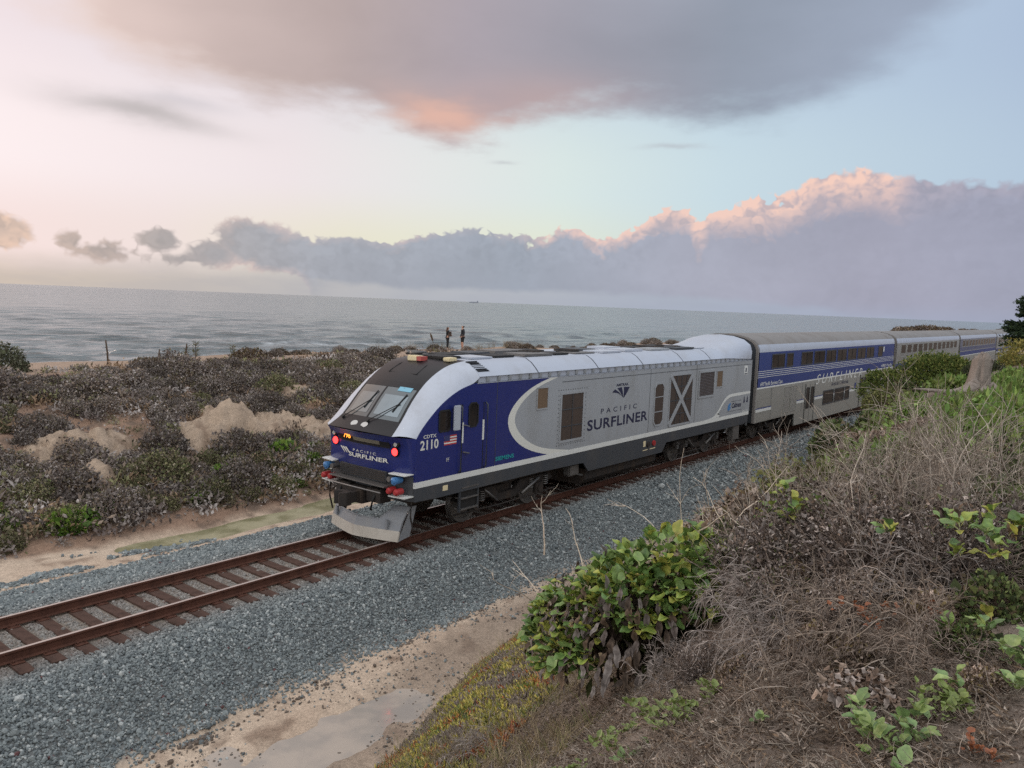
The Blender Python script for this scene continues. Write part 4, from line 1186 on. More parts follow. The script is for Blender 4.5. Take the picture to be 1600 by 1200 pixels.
    for s in np.arange(6.74, 8.25, 0.125):
        for z in (1.755, 3.385): mb.box(s - 0.012, s + 0.012, T0 - 0.008, T0, z - 0.012, z + 0.012)
    for z in np.arange(1.85, 3.35, 0.125):
        for s in (6.76, 8.20): mb.box(s - 0.012, s + 0.012, T0 - 0.008, T0, z - 0.012, z + 0.012)
    tag(mb.build('rivets', SKIRT, R), kind='stuff')
    framed(R, 'vent_screen', 12.60, 13.36, 1.74, 3.28, T0, GREY, MESHB, 0.06, 0.16, (2.25, 2.77), bar_m=GREY, pane='screen')
    w = framed(R, 'cross_braced_screen', 13.74, 15.68, 1.60, 3.53, T0, GREY, MESHB, 0.07, 0.10, (2.05, 2.55, 3.05), (14.3, 14.71, 15.12), bar_m=SKIRT, pane='screen')
    for a, b in (((13.80, 1.66), (15.62, 3.47)), ((13.80, 3.47), (15.62, 1.66))):
        dxx, dzz = b[0] - a[0], b[1] - a[1]; l = math.hypot(dxx, dzz); nx_, nz_ = -dzz / l * 0.085, dxx / l * 0.085
        off = 0.0 if a[1] < 2 else 0.003
        m_ = MB(); m_.prism([(a[0] + nx_, a[1] + nz_), (a[0] - nx_, a[1] - nz_), (b[0] - nx_, b[1] - nz_), (b[0] + nx_, b[1] + nz_)], 'y', T0 - 0.034 - off, T0 - 0.010); m_.build('cross_brace', GREY, w)
    w = framed(R, 'louvre', 16.14, 17.62, 2.48, 3.55, T0, GREY, MESHB, 0.08, 0, depth=0.035, pane='backing')
    for k in range(15):
        b = MB(); z = 2.585 + k * 0.060; b.raw([(16.22, T0 - 0.008, z + 0.035), (17.54, T0 - 0.008, z + 0.035), (17.54, T0 - 0.032, z), (16.22, T0 - 0.032, z)], [(0, 1, 2, 3)]); b.build('slat', MESHB, w)
    framed(R, 'side_window', 17.80, 18.42, 2.80, 3.50, T0, GREY, TANP, 0.04)
    for s in (12.28, 15.95, 3.9):
        mb = MB(); mb.box(s, s + 0.018, T0 - 0.004, T0, 1.58, 3.78); mb.build('panel_seam', SKIRT, R)
    mb = MB(); mb.box(6.9, 21.4, T0 - 0.006, T0, 3.62, 3.635); mb.build('panel_seam', SKIRT, R)
    sw = smooth_line([(17.0, 1.57), (17.75, 1.64), (18.25, 1.90), (18.75, 2.26), (19.2, 2.42), (19.7, 2.45), (21.48, 2.45)], 4)
    si = [(s, z - 0.105 - 0.02 * math.sin(i / len(sw) * 3)) if i > 6 else (s + 0.35, max(z - 0.1, 1.572)) for i, (s, z) in enumerate(sw)]
    flat(R, 'swoosh', band(si, sw), T0, WHITE)
    lettering(R, 'SURFLINER', 8.36, 12.20, 2.02, 2.36, T0 - 0.004, INK, bold=0.022, spacing=1.06)
    lettering(R, 'PACIFIC', 9.12, 11.40, 2.50, 2.66, T0 - 0.004, INK, bold=0.008, spacing=1.8)
    lettering(R, 'AMTRAK', 9.98, 10.78, 3.31, 3.40, T0 - 0.004, INK, bold=0.03)
    arc = smooth_line([(9.76, 3.13), (9.92, 3.22), (10.2, 3.265), (10.5, 3.27), (10.86, 3.25)], 6); tipl = [(10.34, 3.00), (10.44, 2.93), (10.52, 2.92)]
    def arcp(u): i = u * (len(arc) - 1); k = min(int(i), len(arc) - 2); return tuple(np.array(arc[k]) + (np.array(arc[k + 1]) - np.array(arc[k])) * (i - k))
    def tipp(u): return (float(np.interp(u, [0, .5, 1], [q[0] for q in tipl])), float(np.interp(u, [0, .5, 1], [q[1] for q in tipl])))
    tm = []
    for u0, u1 in ((0.0, 0.26), (0.38, 0.62), (0.73, 1.0)):
        def ed(u): p, q = arcp(u), tipp(u); m_ = ((p[0] + q[0]) / 2 + 0.02, (p[1] + q[1]) / 2 + 0.03 * (1 - u)); return smooth_line([p, m_, q], 3)
        L_, R_ = ed(u0), ed(u1); top_ = [arcp(u) for u in np.linspace(u0, u1, 5)]
        tm.append(top_ + R_[1:] + L_[::-1][:-1])
    flat(R, 'logo', tm, T0, INK)
    flat(R, 'notice', [[(20.66, 3.20), (21.02, 3.20), (21.02, 3.58), (20.66, 3.58)]], T0, WHITE)
    flat(R, 'notice_emblem', [[(20.78, 3.30), (20.90, 3.30), (20.90, 3.46), (20.84, 3.50), (20.78, 3.46)], [(20.70, 3.22), (20.98, 3.22), (20.98, 3.25), (20.70, 3.25)]], T0 - 0.0045, INK)
    lettering(R, 'Caltrans', 19.55, 20.55, 1.84, 2.06, T0 - 0.004, INK, bold=0.03, shear=0.2)
    flat(R, 'agency_emblem', [smooth_line([(19.10, 1.80), (19.2, 2.02), (19.45, 2.06), (19.36, 1.95), (19.44, 1.86), (19.28, 1.76), (19.10, 1.80)], 3)[:-1]], T0, CYAN)
    lettering(R, 'Funding provided by', 19.5, 20.5, 2.10, 2.14, T0 - 0.004, INK)
    lettering(R, 'California Department of Transportation', 19.1, 20.65, 1.70, 1.74, T0 - 0.004, INK)
    for s in (20.86, 21.2): flat(R, 'tree_emblem', [[(s - 0.09, 1.98), (s + 0.09, 1.98), (s + 0.05, 2.12), (s + 0.06, 2.12), (s, 2.28), (s - 0.06, 2.12), (s - 0.05, 2.12)]], T0, INK)
    for k in range(3): flat(R, 'marker_plate', [[(20.75 + 0.22 * k, 1.42), (20.83 + 0.22 * k, 1.42), (20.83 + 0.22 * k, 1.66), (20.75 + 0.22 * k, 1.66)]], T0 - 0.007, WHITE)
    # ---- below the floor
    mb = MB(); mb.prism([(-1.30, 0.76), (1.30, 0.76), (1.30, 0.42), (1.1, 0.24), (-1.1, 0.24), (-1.30, 0.42)], 'x', 8.7, 13.4); mb.build('fuel_tank', IRON, R)
    for q in (12.35, 12.75):
        mb = MB(); mb.tube([(q, T0 + 0.02, 1.16), (q, T0 - 0.05, 1.16)], 0.095, 12); mb.build('filler_cap', RED if q > 12.5 else IRON, R)
    flat(R, 'filler_label', [[(12.02, 1.10), (12.18, 1.10), (12.18, 1.30), (12.02, 1.30)], [(12.0, 0.96), (12.35, 0.96), (12.35, 0.99), (12.0, 0.99)], [(12.5, 0.96), (12.9, 0.96), (12.9, 0.99), (12.5, 0.99)]], T0 - 0.002, CREAM)
    mb = MB(); mb.box(20.0, 20.7, -1.45, -1.2, 0.42, 1.02); mb.build('equipment_box', WORN, R, bevel=0.02)
    mb = MB(); mb.box(7.75, 8.3, -1.35, -1.1, 0.66, 1.02); mb.build('equipment_box', WORN, R, bevel=0.04)
    for s in (8.05, 19.6):
        mb = MB(); mb.tube([(s, -1.3, 1.02), (s + 0.1, -1.32, 0.7), (s + 0.5, -1.30, 0.6)], 0.03, 6); mb.build('sand_pipe', WORN, R)
    mb = MB(); mb.box(21.35, 21.55, -1.46, 1.46, 1.0, 3.75); mb.build('end_wall', SKIRT, R)
    mb = MB(); mb.box(21.4, 21.95, -0.5, 0.5, 1.3, 3.55); mb.box(21.2, 22.1, -0.16, 0.16, 0.92, 1.22); mb.tube([(21.4, -0.9, 1.1), (21.7, -0.9, 0.6), (22.1, -0.9, 1.0)], 0.04, 6); mb.tube([(21.4, -1.1, 1.2), (21.75, -1.1, 0.8), (22.1, -1.1, 1.1)], 0.035, 6); mb.build('gangway', RUBBER, R)
    make_truck(R, 4.95, 2.9, 0.53); make_truck(R, 17.2, 2.9, 0.53)
    return R


make_locomotive()


CP = [(-1.55, 0.95), (-1.55, 4.10), (-1.535, 4.26), (-1.46, 4.44), (-1.28, 4.61), (-0.95, 4.75), (-0.5, 4.84), (0, 4.87)]
CL = 25.3


def coach_shell(R, lower_m, upper_m, band_z):
    full = CP + [(-a, b) for a, b in CP[-2::-1]]
    mb = MB()
    mb.loft([[(s, a, b) for a, b in CP[3:] + [(-a, b) for a, b in CP[-2:2:-1]]] for s in np.linspace(0, CL, 12)]); mb.build('roof', ROOFG, R, 'auto')
    for sg in (-1, 1):
        e = MB(); e.loft([[(s, sg * abs(a), b) for a, b in CP[1:4]] for s in np.linspace(0, CL, 6)]); e.build('eave', SILVER, R, True)
        u = MB(); u.prism([(0, band_z), (CL, band_z), (CL, 4.10), (0, 4.10)], 'y', min(sg * 1.50, sg * 1.55), max(sg * 1.50, sg * 1.55)); u.build('upper_side', upper_m, R)
        lo = MB(); lo.prism([(0, 0.95), (5.25, 0.95), (5.35, 0.34), (19.55, 0.34), (19.65, 0.95), (CL, 0.95), (CL, band_z), (0, band_z)], 'y', min(sg * 1.50, sg * 1.552), max(sg * 1.50, sg * 1.552)); lo.build('lower_side', lower_m, R)
    mb = MB(); mb.box(0.1, CL - 0.1, -1.44, 1.44, 1.0, 4.0); mb.box(5.4, 19.5, -1.44, 1.44, 0.36, 1.0); mb.build('floor_frame', IRON, R)
    for s, d in ((0, 0.09), (CL, -0.09)):
        inn = [(a * 0.93, 4.87 - (4.87 - b) * 0.955 - 0.06 if b > 0.95 else b) for a, b in full]
        mb = MB(); mb.loft([[(s + d, a, b) for a, b in full], [(s - d, a, b) for a, b in full], [(s - d, a, b) for a, b in inn]]); mb.build('end_arch', ROOFG, R)
        w = MB(); w.prism(inn, 'x', min(s - d * 0.5, s - d * 0.2), max(s - d * 0.5, s - d * 0.2)); w.build('end_wall', SKIRT, R)
        g = MB(); g.box(min(s, s - 3 * d), max(s, s - 3 * d), -0.55, 0.55, 2.35, 4.45); g.box(min(s, s - 5 * d), max(s, s - 5 * d), -0.18, 0.18, 0.9, 1.2); g.build('diaphragm', RUBBER, R)
    make_truck(R, 3.05, 2.5, 0.46, heavy=False); make_truck(R, CL - 3.05, 2.5, 0.46, heavy=False)


def make_coach(k, label, lower_m, upper_m, band_z, detail):
    x0 = S0 + 22.15 + 25.95 * k
    R = empty('passenger_coach', (x0, D, 0))
    tag(R, label, 'passenger coach', 'coaches of the train')
    coach_shell(R, lower_m, upper_m, band_z)
    o = 22.15; t = -1.55
    if detail:
        for a, b in [(23.8, 25.5), (25.8, 26.7)] + [(27.9 + 2.05 * i, 29.66 + 2.05 * i) for i in range(7)] + [(43.03, 44.2)]:
            v = [(a + b) / 2 - o] if b - a > 1.2 else []
            framed(R, 'window', a - o, b - o, 3.32, 4.0, t, SKIRT, GLASS_D, 0.05, 0.0, (), v, 0.02, RUBBER)
        for z in (2.97, 3.06, 3.15, 3.24):
            flat(R, 'pinstripe', [[(0.02, z), (CL - 0.02, z), (CL - 0.02, z + 0.022), (0.02, z + 0.022)]], t, WHITE)
        flat(R, 'white_stripe', [[(0.02, 2.46), (CL - 0.02, 2.46), (CL - 0.02, 2.53), (0.02, 2.53)]], t - 0.003, WHITE)
        segs = [(0.05, 3.55), (5.5, 6.6), (8.3, 16.9), (18.9, 20.4), (20.9, CL - 0.1)]
        for a, b in segs:
            flat(R, 'white_stripe', [[(a, 1.42), (b, 1.42), (b, 1.55), (a, 1.55)]], t - 0.003, WHITE)
            flat(R, 'blue_stripe', [[(a, 1.552), (b, 1.552), (b, 1.60), (a, 1.60)]], t - 0.003, CBLUE)
        for a, b in ((25.78, 26.62), (26.70, 27.54)):
            framed(R, 'vent_panel', a - o, b - o, 1.12, 2.38, t - 0.002, STAIN, PERF, 0.04, pane='screen')
        for a, b in ((28.9, 30.35), (39.2, 40.75)):
            mb = MB(); mb.box(a - o, b - o, t - 0.014, t - 0.002, 0.36, 2.32); d_ = mb.build('door', STAIN, R)
            mb = MB(); mb.box(a - o - 0.02, a - o, t - 0.03, t, 0.36, 2.34); mb.box(b - o, b - o + 0.02, t - 0.03, t, 0.36, 2.34); mb.box((a + b) / 2 - o - 0.012, (a + b) / 2 - o + 0.012, t - 0.018, t, 0.36, 2.32); mb.build('door_frame', RUBBER, d_)
            for q in (a + 0.14, (a + b) / 2 + 0.14):
                framed(d_, 'door_window', q - o, q - o + 0.46, 1.05, 2.15, t - 0.014, RUBBER, GLASS_D, 0.04, 0.05)
        for a, b in ((31.89, 33.81), (33.99, 35.87), (36.04, 36.94)):
            framed(R, 'window', a - o, b - o, 1.02, 1.80, t - 0.002, SKIRT, GLASS_D, 0.05)
        for s in (24.0, 42.4, 43.4, 45.6, 28.4, 38.4):
            mb = MB(); mb.box(s - o, s - o + 0.025, t - 0.006, t, 0.97, 2.44); mb.build('panel_seam', SKIRT, R)
        for a, b, z0, z1 in ((22.4, 24.0, 0.98, 1.36), (22.4, 24.0, 1.62, 2.0), (24.1, 25.7, 1.0, 2.40), (43.5, 45.5, 1.1, 2.3)):
            mb = MB(); mb.box(a - o, b - o, t - 0.008, t - 0.002, z0, z1); mb.build('access_panel', STAIN, R, bevel=0.003)
        framed(R, 'side_grille', 43.0 - o, 43.4 - o, 1.3, 2.1, t - 0.002, SKIRT, MESHB, 0.03)
        lettering(R, 'SURFLINER', 30.5 - o, 39.5 - o, 2.22, 2.74, t - 0.009, WHITE, shear=0.35, spacing=1.5)
        lettering(R, '6907 Pacific Business Class', 22.55 - o, 25.4 - o, 2.58, 2.76, t - 0.004, WHITE, bold=0.01)
        lettering(R, 'Amtrak California', 33.3 - o, 36.6 - o, 1.98, 2.20, t - 0.006, INK, bold=0.01)
        lettering(R, '6907 Pacific', 44.2 - o, 47.1 - o, 2.60, 2.78, t - 0.004, WHITE, bold=0.01)
        flat(R, 'door_notice', [[(38.0 - o, 1.55), (38.35 - o, 1.55), (38.35 - o, 1.9), (38.0 - o, 1.9)]], t - 0.006, CBLUE)
        flat(R, 'number_notice', [[(44.35 - o, 3.62), (44.62 - o, 3.62), (44.62 - o, 3.95), (44.35 - o, 3.95)]], t - 0.002, WHITE)
        mb = MB(); mb.box(-0.34, -0.10, -1.32, -1.18, 2.85, 3.2); mb.build('jumper_box', GREY, R)
    else:
        me = None
        for i in range(12):
            a = 1.35 + i * 1.92
            w = framed(R, 'window', a, a + 1.55, 3.32, 4.02, t, STAIN, GLASS_D, 0.06, 0, (), (), 0.02)
        for z in ([0.75 + 0.13 * j for j in range(10)] + [2.82, 2.95, 3.08, 3.21]):
            mb = MB(); mb.box(0.05, CL - 0.05, t - 0.012, t, z, z + 0.035)
            mb.build('corrugation', STAIN if k != 2 else CBLUE if z > 2.5 else STAIN, R)
        flat(R, 'blue_band', [[(0.02, band_z - 0.45), (CL - 0.02, band_z - 0.45), (CL - 0.02, band_z - 0.08), (0.02, band_z - 0.08)]], t - 0.003, CBLUE if k != 1 else mat('slate_stripe', lin(58, 74, 104)[:3], 0.4))
        flat(R, 'white_stripe', [[(0.02, band_z - 0.52), (CL - 0.02, band_z - 0.52), (CL - 0.02, band_z - 0.455), (0.02, band_z - 0.455)]], t - 0.003, WHITE)
    return R


make_coach(0, 'blue topped double deck coach directly behind the locomotive, with a row of upper windows', STAIN, CBLUE, 2.5, True)
make_coach(1, 'plain stainless double deck coach between the two blue coaches, half behind the green bush', STAIN, STAIN, 2.75, False)
BLUEGREY = mat('dull_blue_paint', lin(104, 106, 124)[:3], 0.4, 0.1, 0.5, 0.4, 1.2, gcol=lin(120, 116, 116)[:3])
make_coach(2, 'dull violet grey coach with a wide blue band, third behind the locomotive', STAIN, BLUEGREY, 2.95, False)
make_coach(3, 'last coach in view, mostly hidden behind the dark conifer', STAIN, STAIN, 2.75, False)


# ================================================================== vegetation
def unit(v): return v / np.maximum(np.linalg.norm(v, axis=-1, keepdims=True), 1e-9)


def rand_dirs(rg, n):
    return unit(rg.normal(0, 1, (n, 3)))


def pal(rg, n, cols, w=None):
    c = np.array([lin(*q)[:3] for q in cols]); i = rg.choice(len(cols), n, p=None if w is None else np.array(w) / sum(w))
    return c[i] * rg.lognormal(0, 0.14, (n, 1))


def leafcloud(P, Dn, L, W, cols, rg, fold=0.3):
    """folded kite leaves: base P, direction Dn, length L, half width W"""
    n = len(P); side = unit(np.cross(Dn, rand_dirs(rg, n))); nor = np.cross(side, Dn)
    L = np.broadcast_to(L, (n,))[:, None]; W = np.broadcast_to(W, (n,))[:, None]
    m = P + Dn * L * 0.5
    V = np.stack([P, m + side * W + nor * W * fold, P + Dn * L - nor * L * 0.12, m - side * W + nor * W * fold], 1).reshape(-1, 3)
    i = np.arange(n)[:, None] * 4
    F = np.concatenate([i + [0, 1, 2], i + [0, 2, 3]], 0)
    return V, F, np.repeat(cols, 4, 0)


def twig_tubes(lines, cols, sides=3):
    """lines: list of (points (k,3), r0, r1)"""
    V = []; F = []; C = []; o = 0
    for (p, r0, r1), c in zip(lines, cols):
        p = np.asarray(p, float); k = len(p)
        d = unit(np.gradient(p, axis=0)); ref = np.array((0.31, 0.77, 0.55)); a = unit(np.cross(d, ref)); b = np.cross(d, a)
        r = np.linspace(r0, r1, k)[:, None]
        ring = np.stack([p + r * (a * math.cos(2 * math.pi * q / sides) + b * math.sin(2 * math.pi * q / sides)) for q in range(sides)], 1)
        V.append(ring.reshape(-1, 3)); C.append(np.repeat(np.asarray(c)[None], k * sides, 0))
        i = np.arange(k - 1)[:, None] * sides
        for q in range(sides):
            q2 = (q + 1) % sides
            F.append(np.concatenate([i + q, i + q2, i + sides + q2, i + sides + q], 1) + o)
        o += k * sides
    return np.concatenate(V), np.concatenate(F), np.concatenate(C)


def join(*parts):
    V = []; F = {}; C = []; o = 0
    for v, f, c in parts:
        V.append(v); C.append(c); F.setdefault(f.shape[1], []).append(f + o); o += len(v)
    return np.concatenate(V), [np.concatenate(q) for q in F.values()], np.concatenate(C)


def wander(rg, p, d, L, k=5, bend=0.25, up=0.0):
    pts = [np.array(p, float)]; d = np.array(d, float)
    for _ in range(k):
        d = d + rg.normal(0, bend, 3) * 0.5 + np.array((0, 0, up)); d /= np.linalg.norm(d)
        pts.append(pts[-1] + d * L / k)
    return np.array(pts), d


LEAF_M = mat_col('leaf', 0.7, 0.25, 0.25, 0.18, 0.15)
DRY_M = mat_col('dry_foliage', 0.9, 0.15, 0.3, 0.0, 0.30)
TWIG_M = mat_col('bare_twig', 0.9, 0.15, 0.35, 0.0, 0.10)
BIG_M = mat_col('broad_leaf', 0.42, 0.45, 0.28, 0.15, 0.22, 16)
DEAD_M = mat_col('dead_leaf', 0.85, 0.15, 0.45, 0.0, 0.25, 22)

GREYS = [(126, 117, 112), (149, 140, 134), (101, 93, 88), (133, 118, 105), (176, 167, 161), (117, 110, 88), (112, 101, 96)]
GREYW = [4, 3, 3, 3, 1, 2, 3]
OLIVE = [(116, 116, 83), (96, 103, 68), (134, 129, 94), (114, 103, 85), (88, 90, 63), (145, 136, 114)]
GREEN = [(103, 127, 62), (84, 110, 54), (125, 144, 73), (75, 92, 49), (140, 149, 84)]
BROWNS = [(101, 83, 63), (81, 68, 52), (118, 101, 77), (92, 88, 61), (70, 59, 48)]


def shrub_parts(seed, r, h, n, leaf, cols, w=None, lump=0.3, ntw=40, shell=0.55, up=0.25, asp=0.42, tw=(96, 82, 70)):
    rg = np.random.default_rng(seed)
    d = rand_dirs(rg, n); d[:, 2] = np.abs(d[:, 2]) * 1.0 - 0.12
    d = unit(d)
    k = 3
    lob = rand_dirs(rg, 7); lob[:, 2] = np.abs(lob[:, 2])
    m = np.max(np.maximum(d @ lob.T, 0) ** 6, 1)
    rad = (1 - lump) + lump * 1.3 * m
    rad = rad * (shell + (1 - shell) * rg.random(n) ** 0.5) * rg.normal(1, 0.05, n)
    P = d * rad[:, None] * np.array((r, r, h))
    Dn = unit(d * 0.7 + rand_dirs(rg, n) * 0.9 + np.array((0, 0, up)))
    L = leaf * rg.lognormal(0, 0.3, n)
    c = pal(rg, n, cols, w)
    A = leafcloud(P, Dn, L, L * asp, c, rg)
    lines = []
    for q in range(ntw):
        dd = rand_dirs(rg, 1)[0]; dd[2] = abs(dd[2]) + 0.25; dd /= np.linalg.norm(dd)
        pts, _ = wander(rg, (rg.normal(0, r * 0.15), rg.normal(0, r * 0.15), 0), dd, np.linalg.norm(dd * np.array((r, r, h))) * rg.uniform(0.85, 1.22), 5, 0.35)
        lines.append((pts, 0.010 * r ** 0.5, 0.003))
    if not lines: return A, None
    B = twig_tubes(lines, pal(rg, ntw, [tw, tuple(int(v * 1.3) for v in tw)]))
    return A, B


def plant_thing(name, cat, label, loc, rz, parts, group=None, leafname='foliage', m=DRY_M, sc=1.0):
    R = empty(name, loc, rz); R.scale = (sc, sc, sc)
    tag(R, label, cat, group)
    A, B = parts
    if A is not None:
        f = link(leafname, A, R, m)
    if B is not None:
        link('twigs', B, R, TWIG_M)
    return R


def kind_mesh(name, seed, r, h, n, leaf, cols, w=None, **kw):
    A, B = shrub_parts(seed, r, h, n, leaf, cols, w, **kw)
    ma = mesh_np(name + '_foliage', A[0], A[1], False, A[2])
    mb_ = mesh_np(name + '_twigs', B[0], B[1], False, B[2]) if B else None
    return ma, mb_


# ------------------------------------------------------------------ scrub on the bank across the track
def stone_amount(x, y):
    n1 = fbm(x * 0.8, y * 0.8, 101, 4)
    m = 0
    for cx, cy, rx, ry in OUTCROPS:
        m = np.maximum(m, np.exp(-(((x - cx) / rx) ** 2 + ((y - cy) / ry) ** 2) ** 1.5))
    return m * (0.55 + 0.9 * n1)


def build_bank():
    rg = np.random.default_rng(21)
    dry = [kind_mesh('dry_scrub', 40 + k, 0.8, 0.72, 3200, 0.055, GREYS, GREYW, ntw=60) for k in range(5)]
    oli = [kind_mesh('olive_scrub', 50 + k, 0.75, 0.66, 2800, 0.052, OLIVE, ntw=30) for k in range(3)]
    grn = [kind_mesh('green_scrub', 60 + k, 0.7, 0.45, 1700, 0.07, GREEN + OLIVE[:2], ntw=12) for k in range(3)]
    dom = [kind_mesh('dome_scrub', 70 + k, 0.9, 0.65, 2600, 0.06, BROWNS + GREYS[:3], ntw=30, lump=0.18, shell=0.75) for k in range(3)]
    pts = []
    def place(x, y, kinds, sc, name, label, group, m, jump=0.0):
        A, B = kinds[rg.integers(len(kinds))]
        R = plant_thing(name, 'shrub', label, (x, y, gz(x, y) - 0.06 * sc + jump), rg.uniform(0, 6.28), (A, B), group, 'foliage', m, sc)
        return R
    def where(x, y, v):
        row = 'at the far bank foot' if v < 0.2 else 'low on the far bank' if v < 0.36 else 'level with the pale rocks' if v < 0.52 else 'above the pale rocks' if v < 0.75 else 'near the bank top'
        a = x / y
        side = 'at the left edge' if a < 0.43 else 'below the tall post' if a < 0.52 else 'below the spiky plants' if a < 0.64 else 'left of the train nose' if a < 0.76 else 'hidden partly by the train'
        return row + ', ' + side
    # near part of the bank, packed like a dart board
    cand = 0
    while len(pts) < 175 and cand < 9000:
        cand += 1
        x = rg.uniform(6.8, 33); y = rg.uniform(20.9, 32.6)
        ff = float(far_foot(np.array([x]))[0]); v = (y - ff) / (32.8 - ff)
        if v < 0.03 or x < 0.33 * y or x > 0.80 * y + 4: continue
        st = float(stone_amount(np.array([x]), np.array([y])))
        if st > 0.30: continue
        if float(fbm(np.array([x * 0.45]), np.array([y * 0.45]), 401, 3)[0]) < 0.45 and v > 0.42: continue
        sc = 0.55 + 0.95 * rg.random() ** 1.6
        if any((x - a) ** 2 + (y - b) ** 2 < (0.66 * (sc + s)) ** 2 * 0.66 for a, b, s in pts): continue
        pts.append((x, y, sc))
        g = float(fbm(np.array([x * 0.3]), np.array([y * 0.3]), 405, 3)[0])
        pg = 0.9 * max(0, 1 - v / 0.36) + 0.03
        q = rg.random()
        if q < pg * 0.5 and g > 0.42: place(x, y, grn, sc * 0.9, 'scrub_bush', 'leafy green bush ' + where(x, y, v), 'green bushes low on the far bank', LEAF_M)
        elif q < pg + 0.12: place(x, y, oli, sc, 'scrub_bush', 'dull olive scrub bush ' + where(x, y, v), 'olive bushes on the far bank', DRY_M)
        else: place(x, y, dry, sc * 1.05, 'scrub_bush', 'dry grey brown scrub bush ' + where(x, y, v), 'grey scrub bushes on the far bank', DRY_M)
    # bushes standing on the crest, beyond and behind the train
    for k in range(70):
        if k < 46: x = 25 + k * 1.15; y = rg.uniform(36.0, 39.6)
        else: x = 78 + (k - 46) * 2.2; y = rg.uniform(34, 38)
        if abs(x - 43.7) < 3.0: y = 37.0 if k % 2 else 35.8
        if abs(x - 43.7) < 1.6: continue
        f = rg.uniform(0.45, 0.95) * (0.8 if x < 60 else 1 + max(0, x - 60) / 160)
        place(x, y, dom if rg.random() < 0.6 else dry, f, 'crest_bush', 'dark brown bush on the bluff crest behind the train', 'bushes along the bluff crest', DRY_M)
    for k in range(16):
        x = (168 + k * 6.0 if k < 11 else 236 + (k - 11) * 16) + rg.normal(0, 2)
        place(x, rg.uniform(34, 38), dom, rg.uniform(2.6, 3.8) if k < 11 else rg.uniform(1.8, 2.6), 'crest_bush', 'far brown bush on the rise above the second coach', 'far bushes above the coaches', DRY_M)
    for x, y, s, lab in ((23.6, 35.2, 1.25, 'big rounded dark bush on the crest beside the small spiky plants'), (17.6, 33.6, 0.95, 'low dark dome shaped bush on the crest at the end of the sandy path'), (20.6, 33.4, 0.85, 'dark dome bush on the crest just right of the sandy path')):
        place(x, y, dom, s, 'crest_bush', lab, None, DRY_M)
    A = kind_mesh('grey_green_bush', 91, 1.3, 1.25, 3600, 0.09, [(108, 110, 88), (90, 94, 72), (124, 122, 104), (80, 78, 62)], ntw=40)
    plant_thing('crest_bush', 'shrub', 'grey green bush on the crest at the left end of the sandy path', (12.6, 36.0, gz(12.6, 36) - 0.1), 0, A, None, 'foliage', DRY_M, 1.0)
    # bright green leafy clumps one can pick out
    br = [kind_mesh('bright_clump', 95 + k, 0.55, 0.40, 420, 0.13, [(104, 132, 52), (88, 118, 46), (124, 146, 66), (74, 98, 44)], ntw=4, asp=0.5) for k in range(2)]
    for x, y, s, lab in ((12.6, 21.3, 0.75, 'bright green leafy clump at the foot of the bank beside the greenish ditch'), (10.1, 21.8, 0.7, 'yellow green clump low on the bank near the left edge'), (9.0, 21.4, 1.25, 'broad green bush at the bank foot at the left edge'),
                         (16.9, 23.2, 1.1, 'bright green bush on the bank just left of the train nose'), (14.3, 22.8, 0.8, 'green clump half way up the bank under the pale rock'), (17.6, 22.4, 0.7, 'small green clump beside the train nose on the bank')):
        place(x, y, br, s, 'green_clump', lab, None, LEAF_M)
    # small tufts and litter between the bushes
    n = 5200
    x = rg.uniform(6, 40, n); y = rg.uniform(20.5, 35, n); ff = far_foot(x); v = (y - ff) / (32.8 - ff)
    st = stone_amount(x, y)
    k = (v > 0.0) & (st < 0.32) & (x > 0.3 * y) & ~((fbm(x * 0.45, y * 0.45, 401, 3) < 0.44) & (v > 0.42) & (rg.random(n) < 0.75)) & (rg.random(n) < np.where(v > 1.0, 0.18, np.where(v < 0.06, 0.6, 1.0)))
    x, y = x[k], y[k]; n = len(x)
    tf = []
    for q in range(5):
        a = leafcloud(rg.normal(0, 1, (60, 3)) * np.array((0.16, 0.16, 0.06)) + np.array((0, 0, 0.07)), unit(rand_dirs(rg, 60) + np.array((0, 0, 0.7))), 0.10 * rg.lognormal(0, 0.3, 60), 0.028, np.ones((60, 3)), rg)
        tf.append(mesh_np('tuft', a[0], a[1]))
    c = pal(rg, n, GREYS + [(140, 118, 96), (128, 126, 92)])
    o = instancer('undergrowth', np.stack([x, y, ground(x, y)], -1), np.stack([rg.normal(0, .2, n), rg.normal(0, .2, n), rg.uniform(0, 6.28, n)], -1), np.repeat(rg.uniform(0.7, 1.6, n)[:, None], 3, 1), c, tf, mat_inst('tuft_leaf', 0.9, 0.15, 0.3, 30))
    tag(o, kind='stuff')


build_bank()


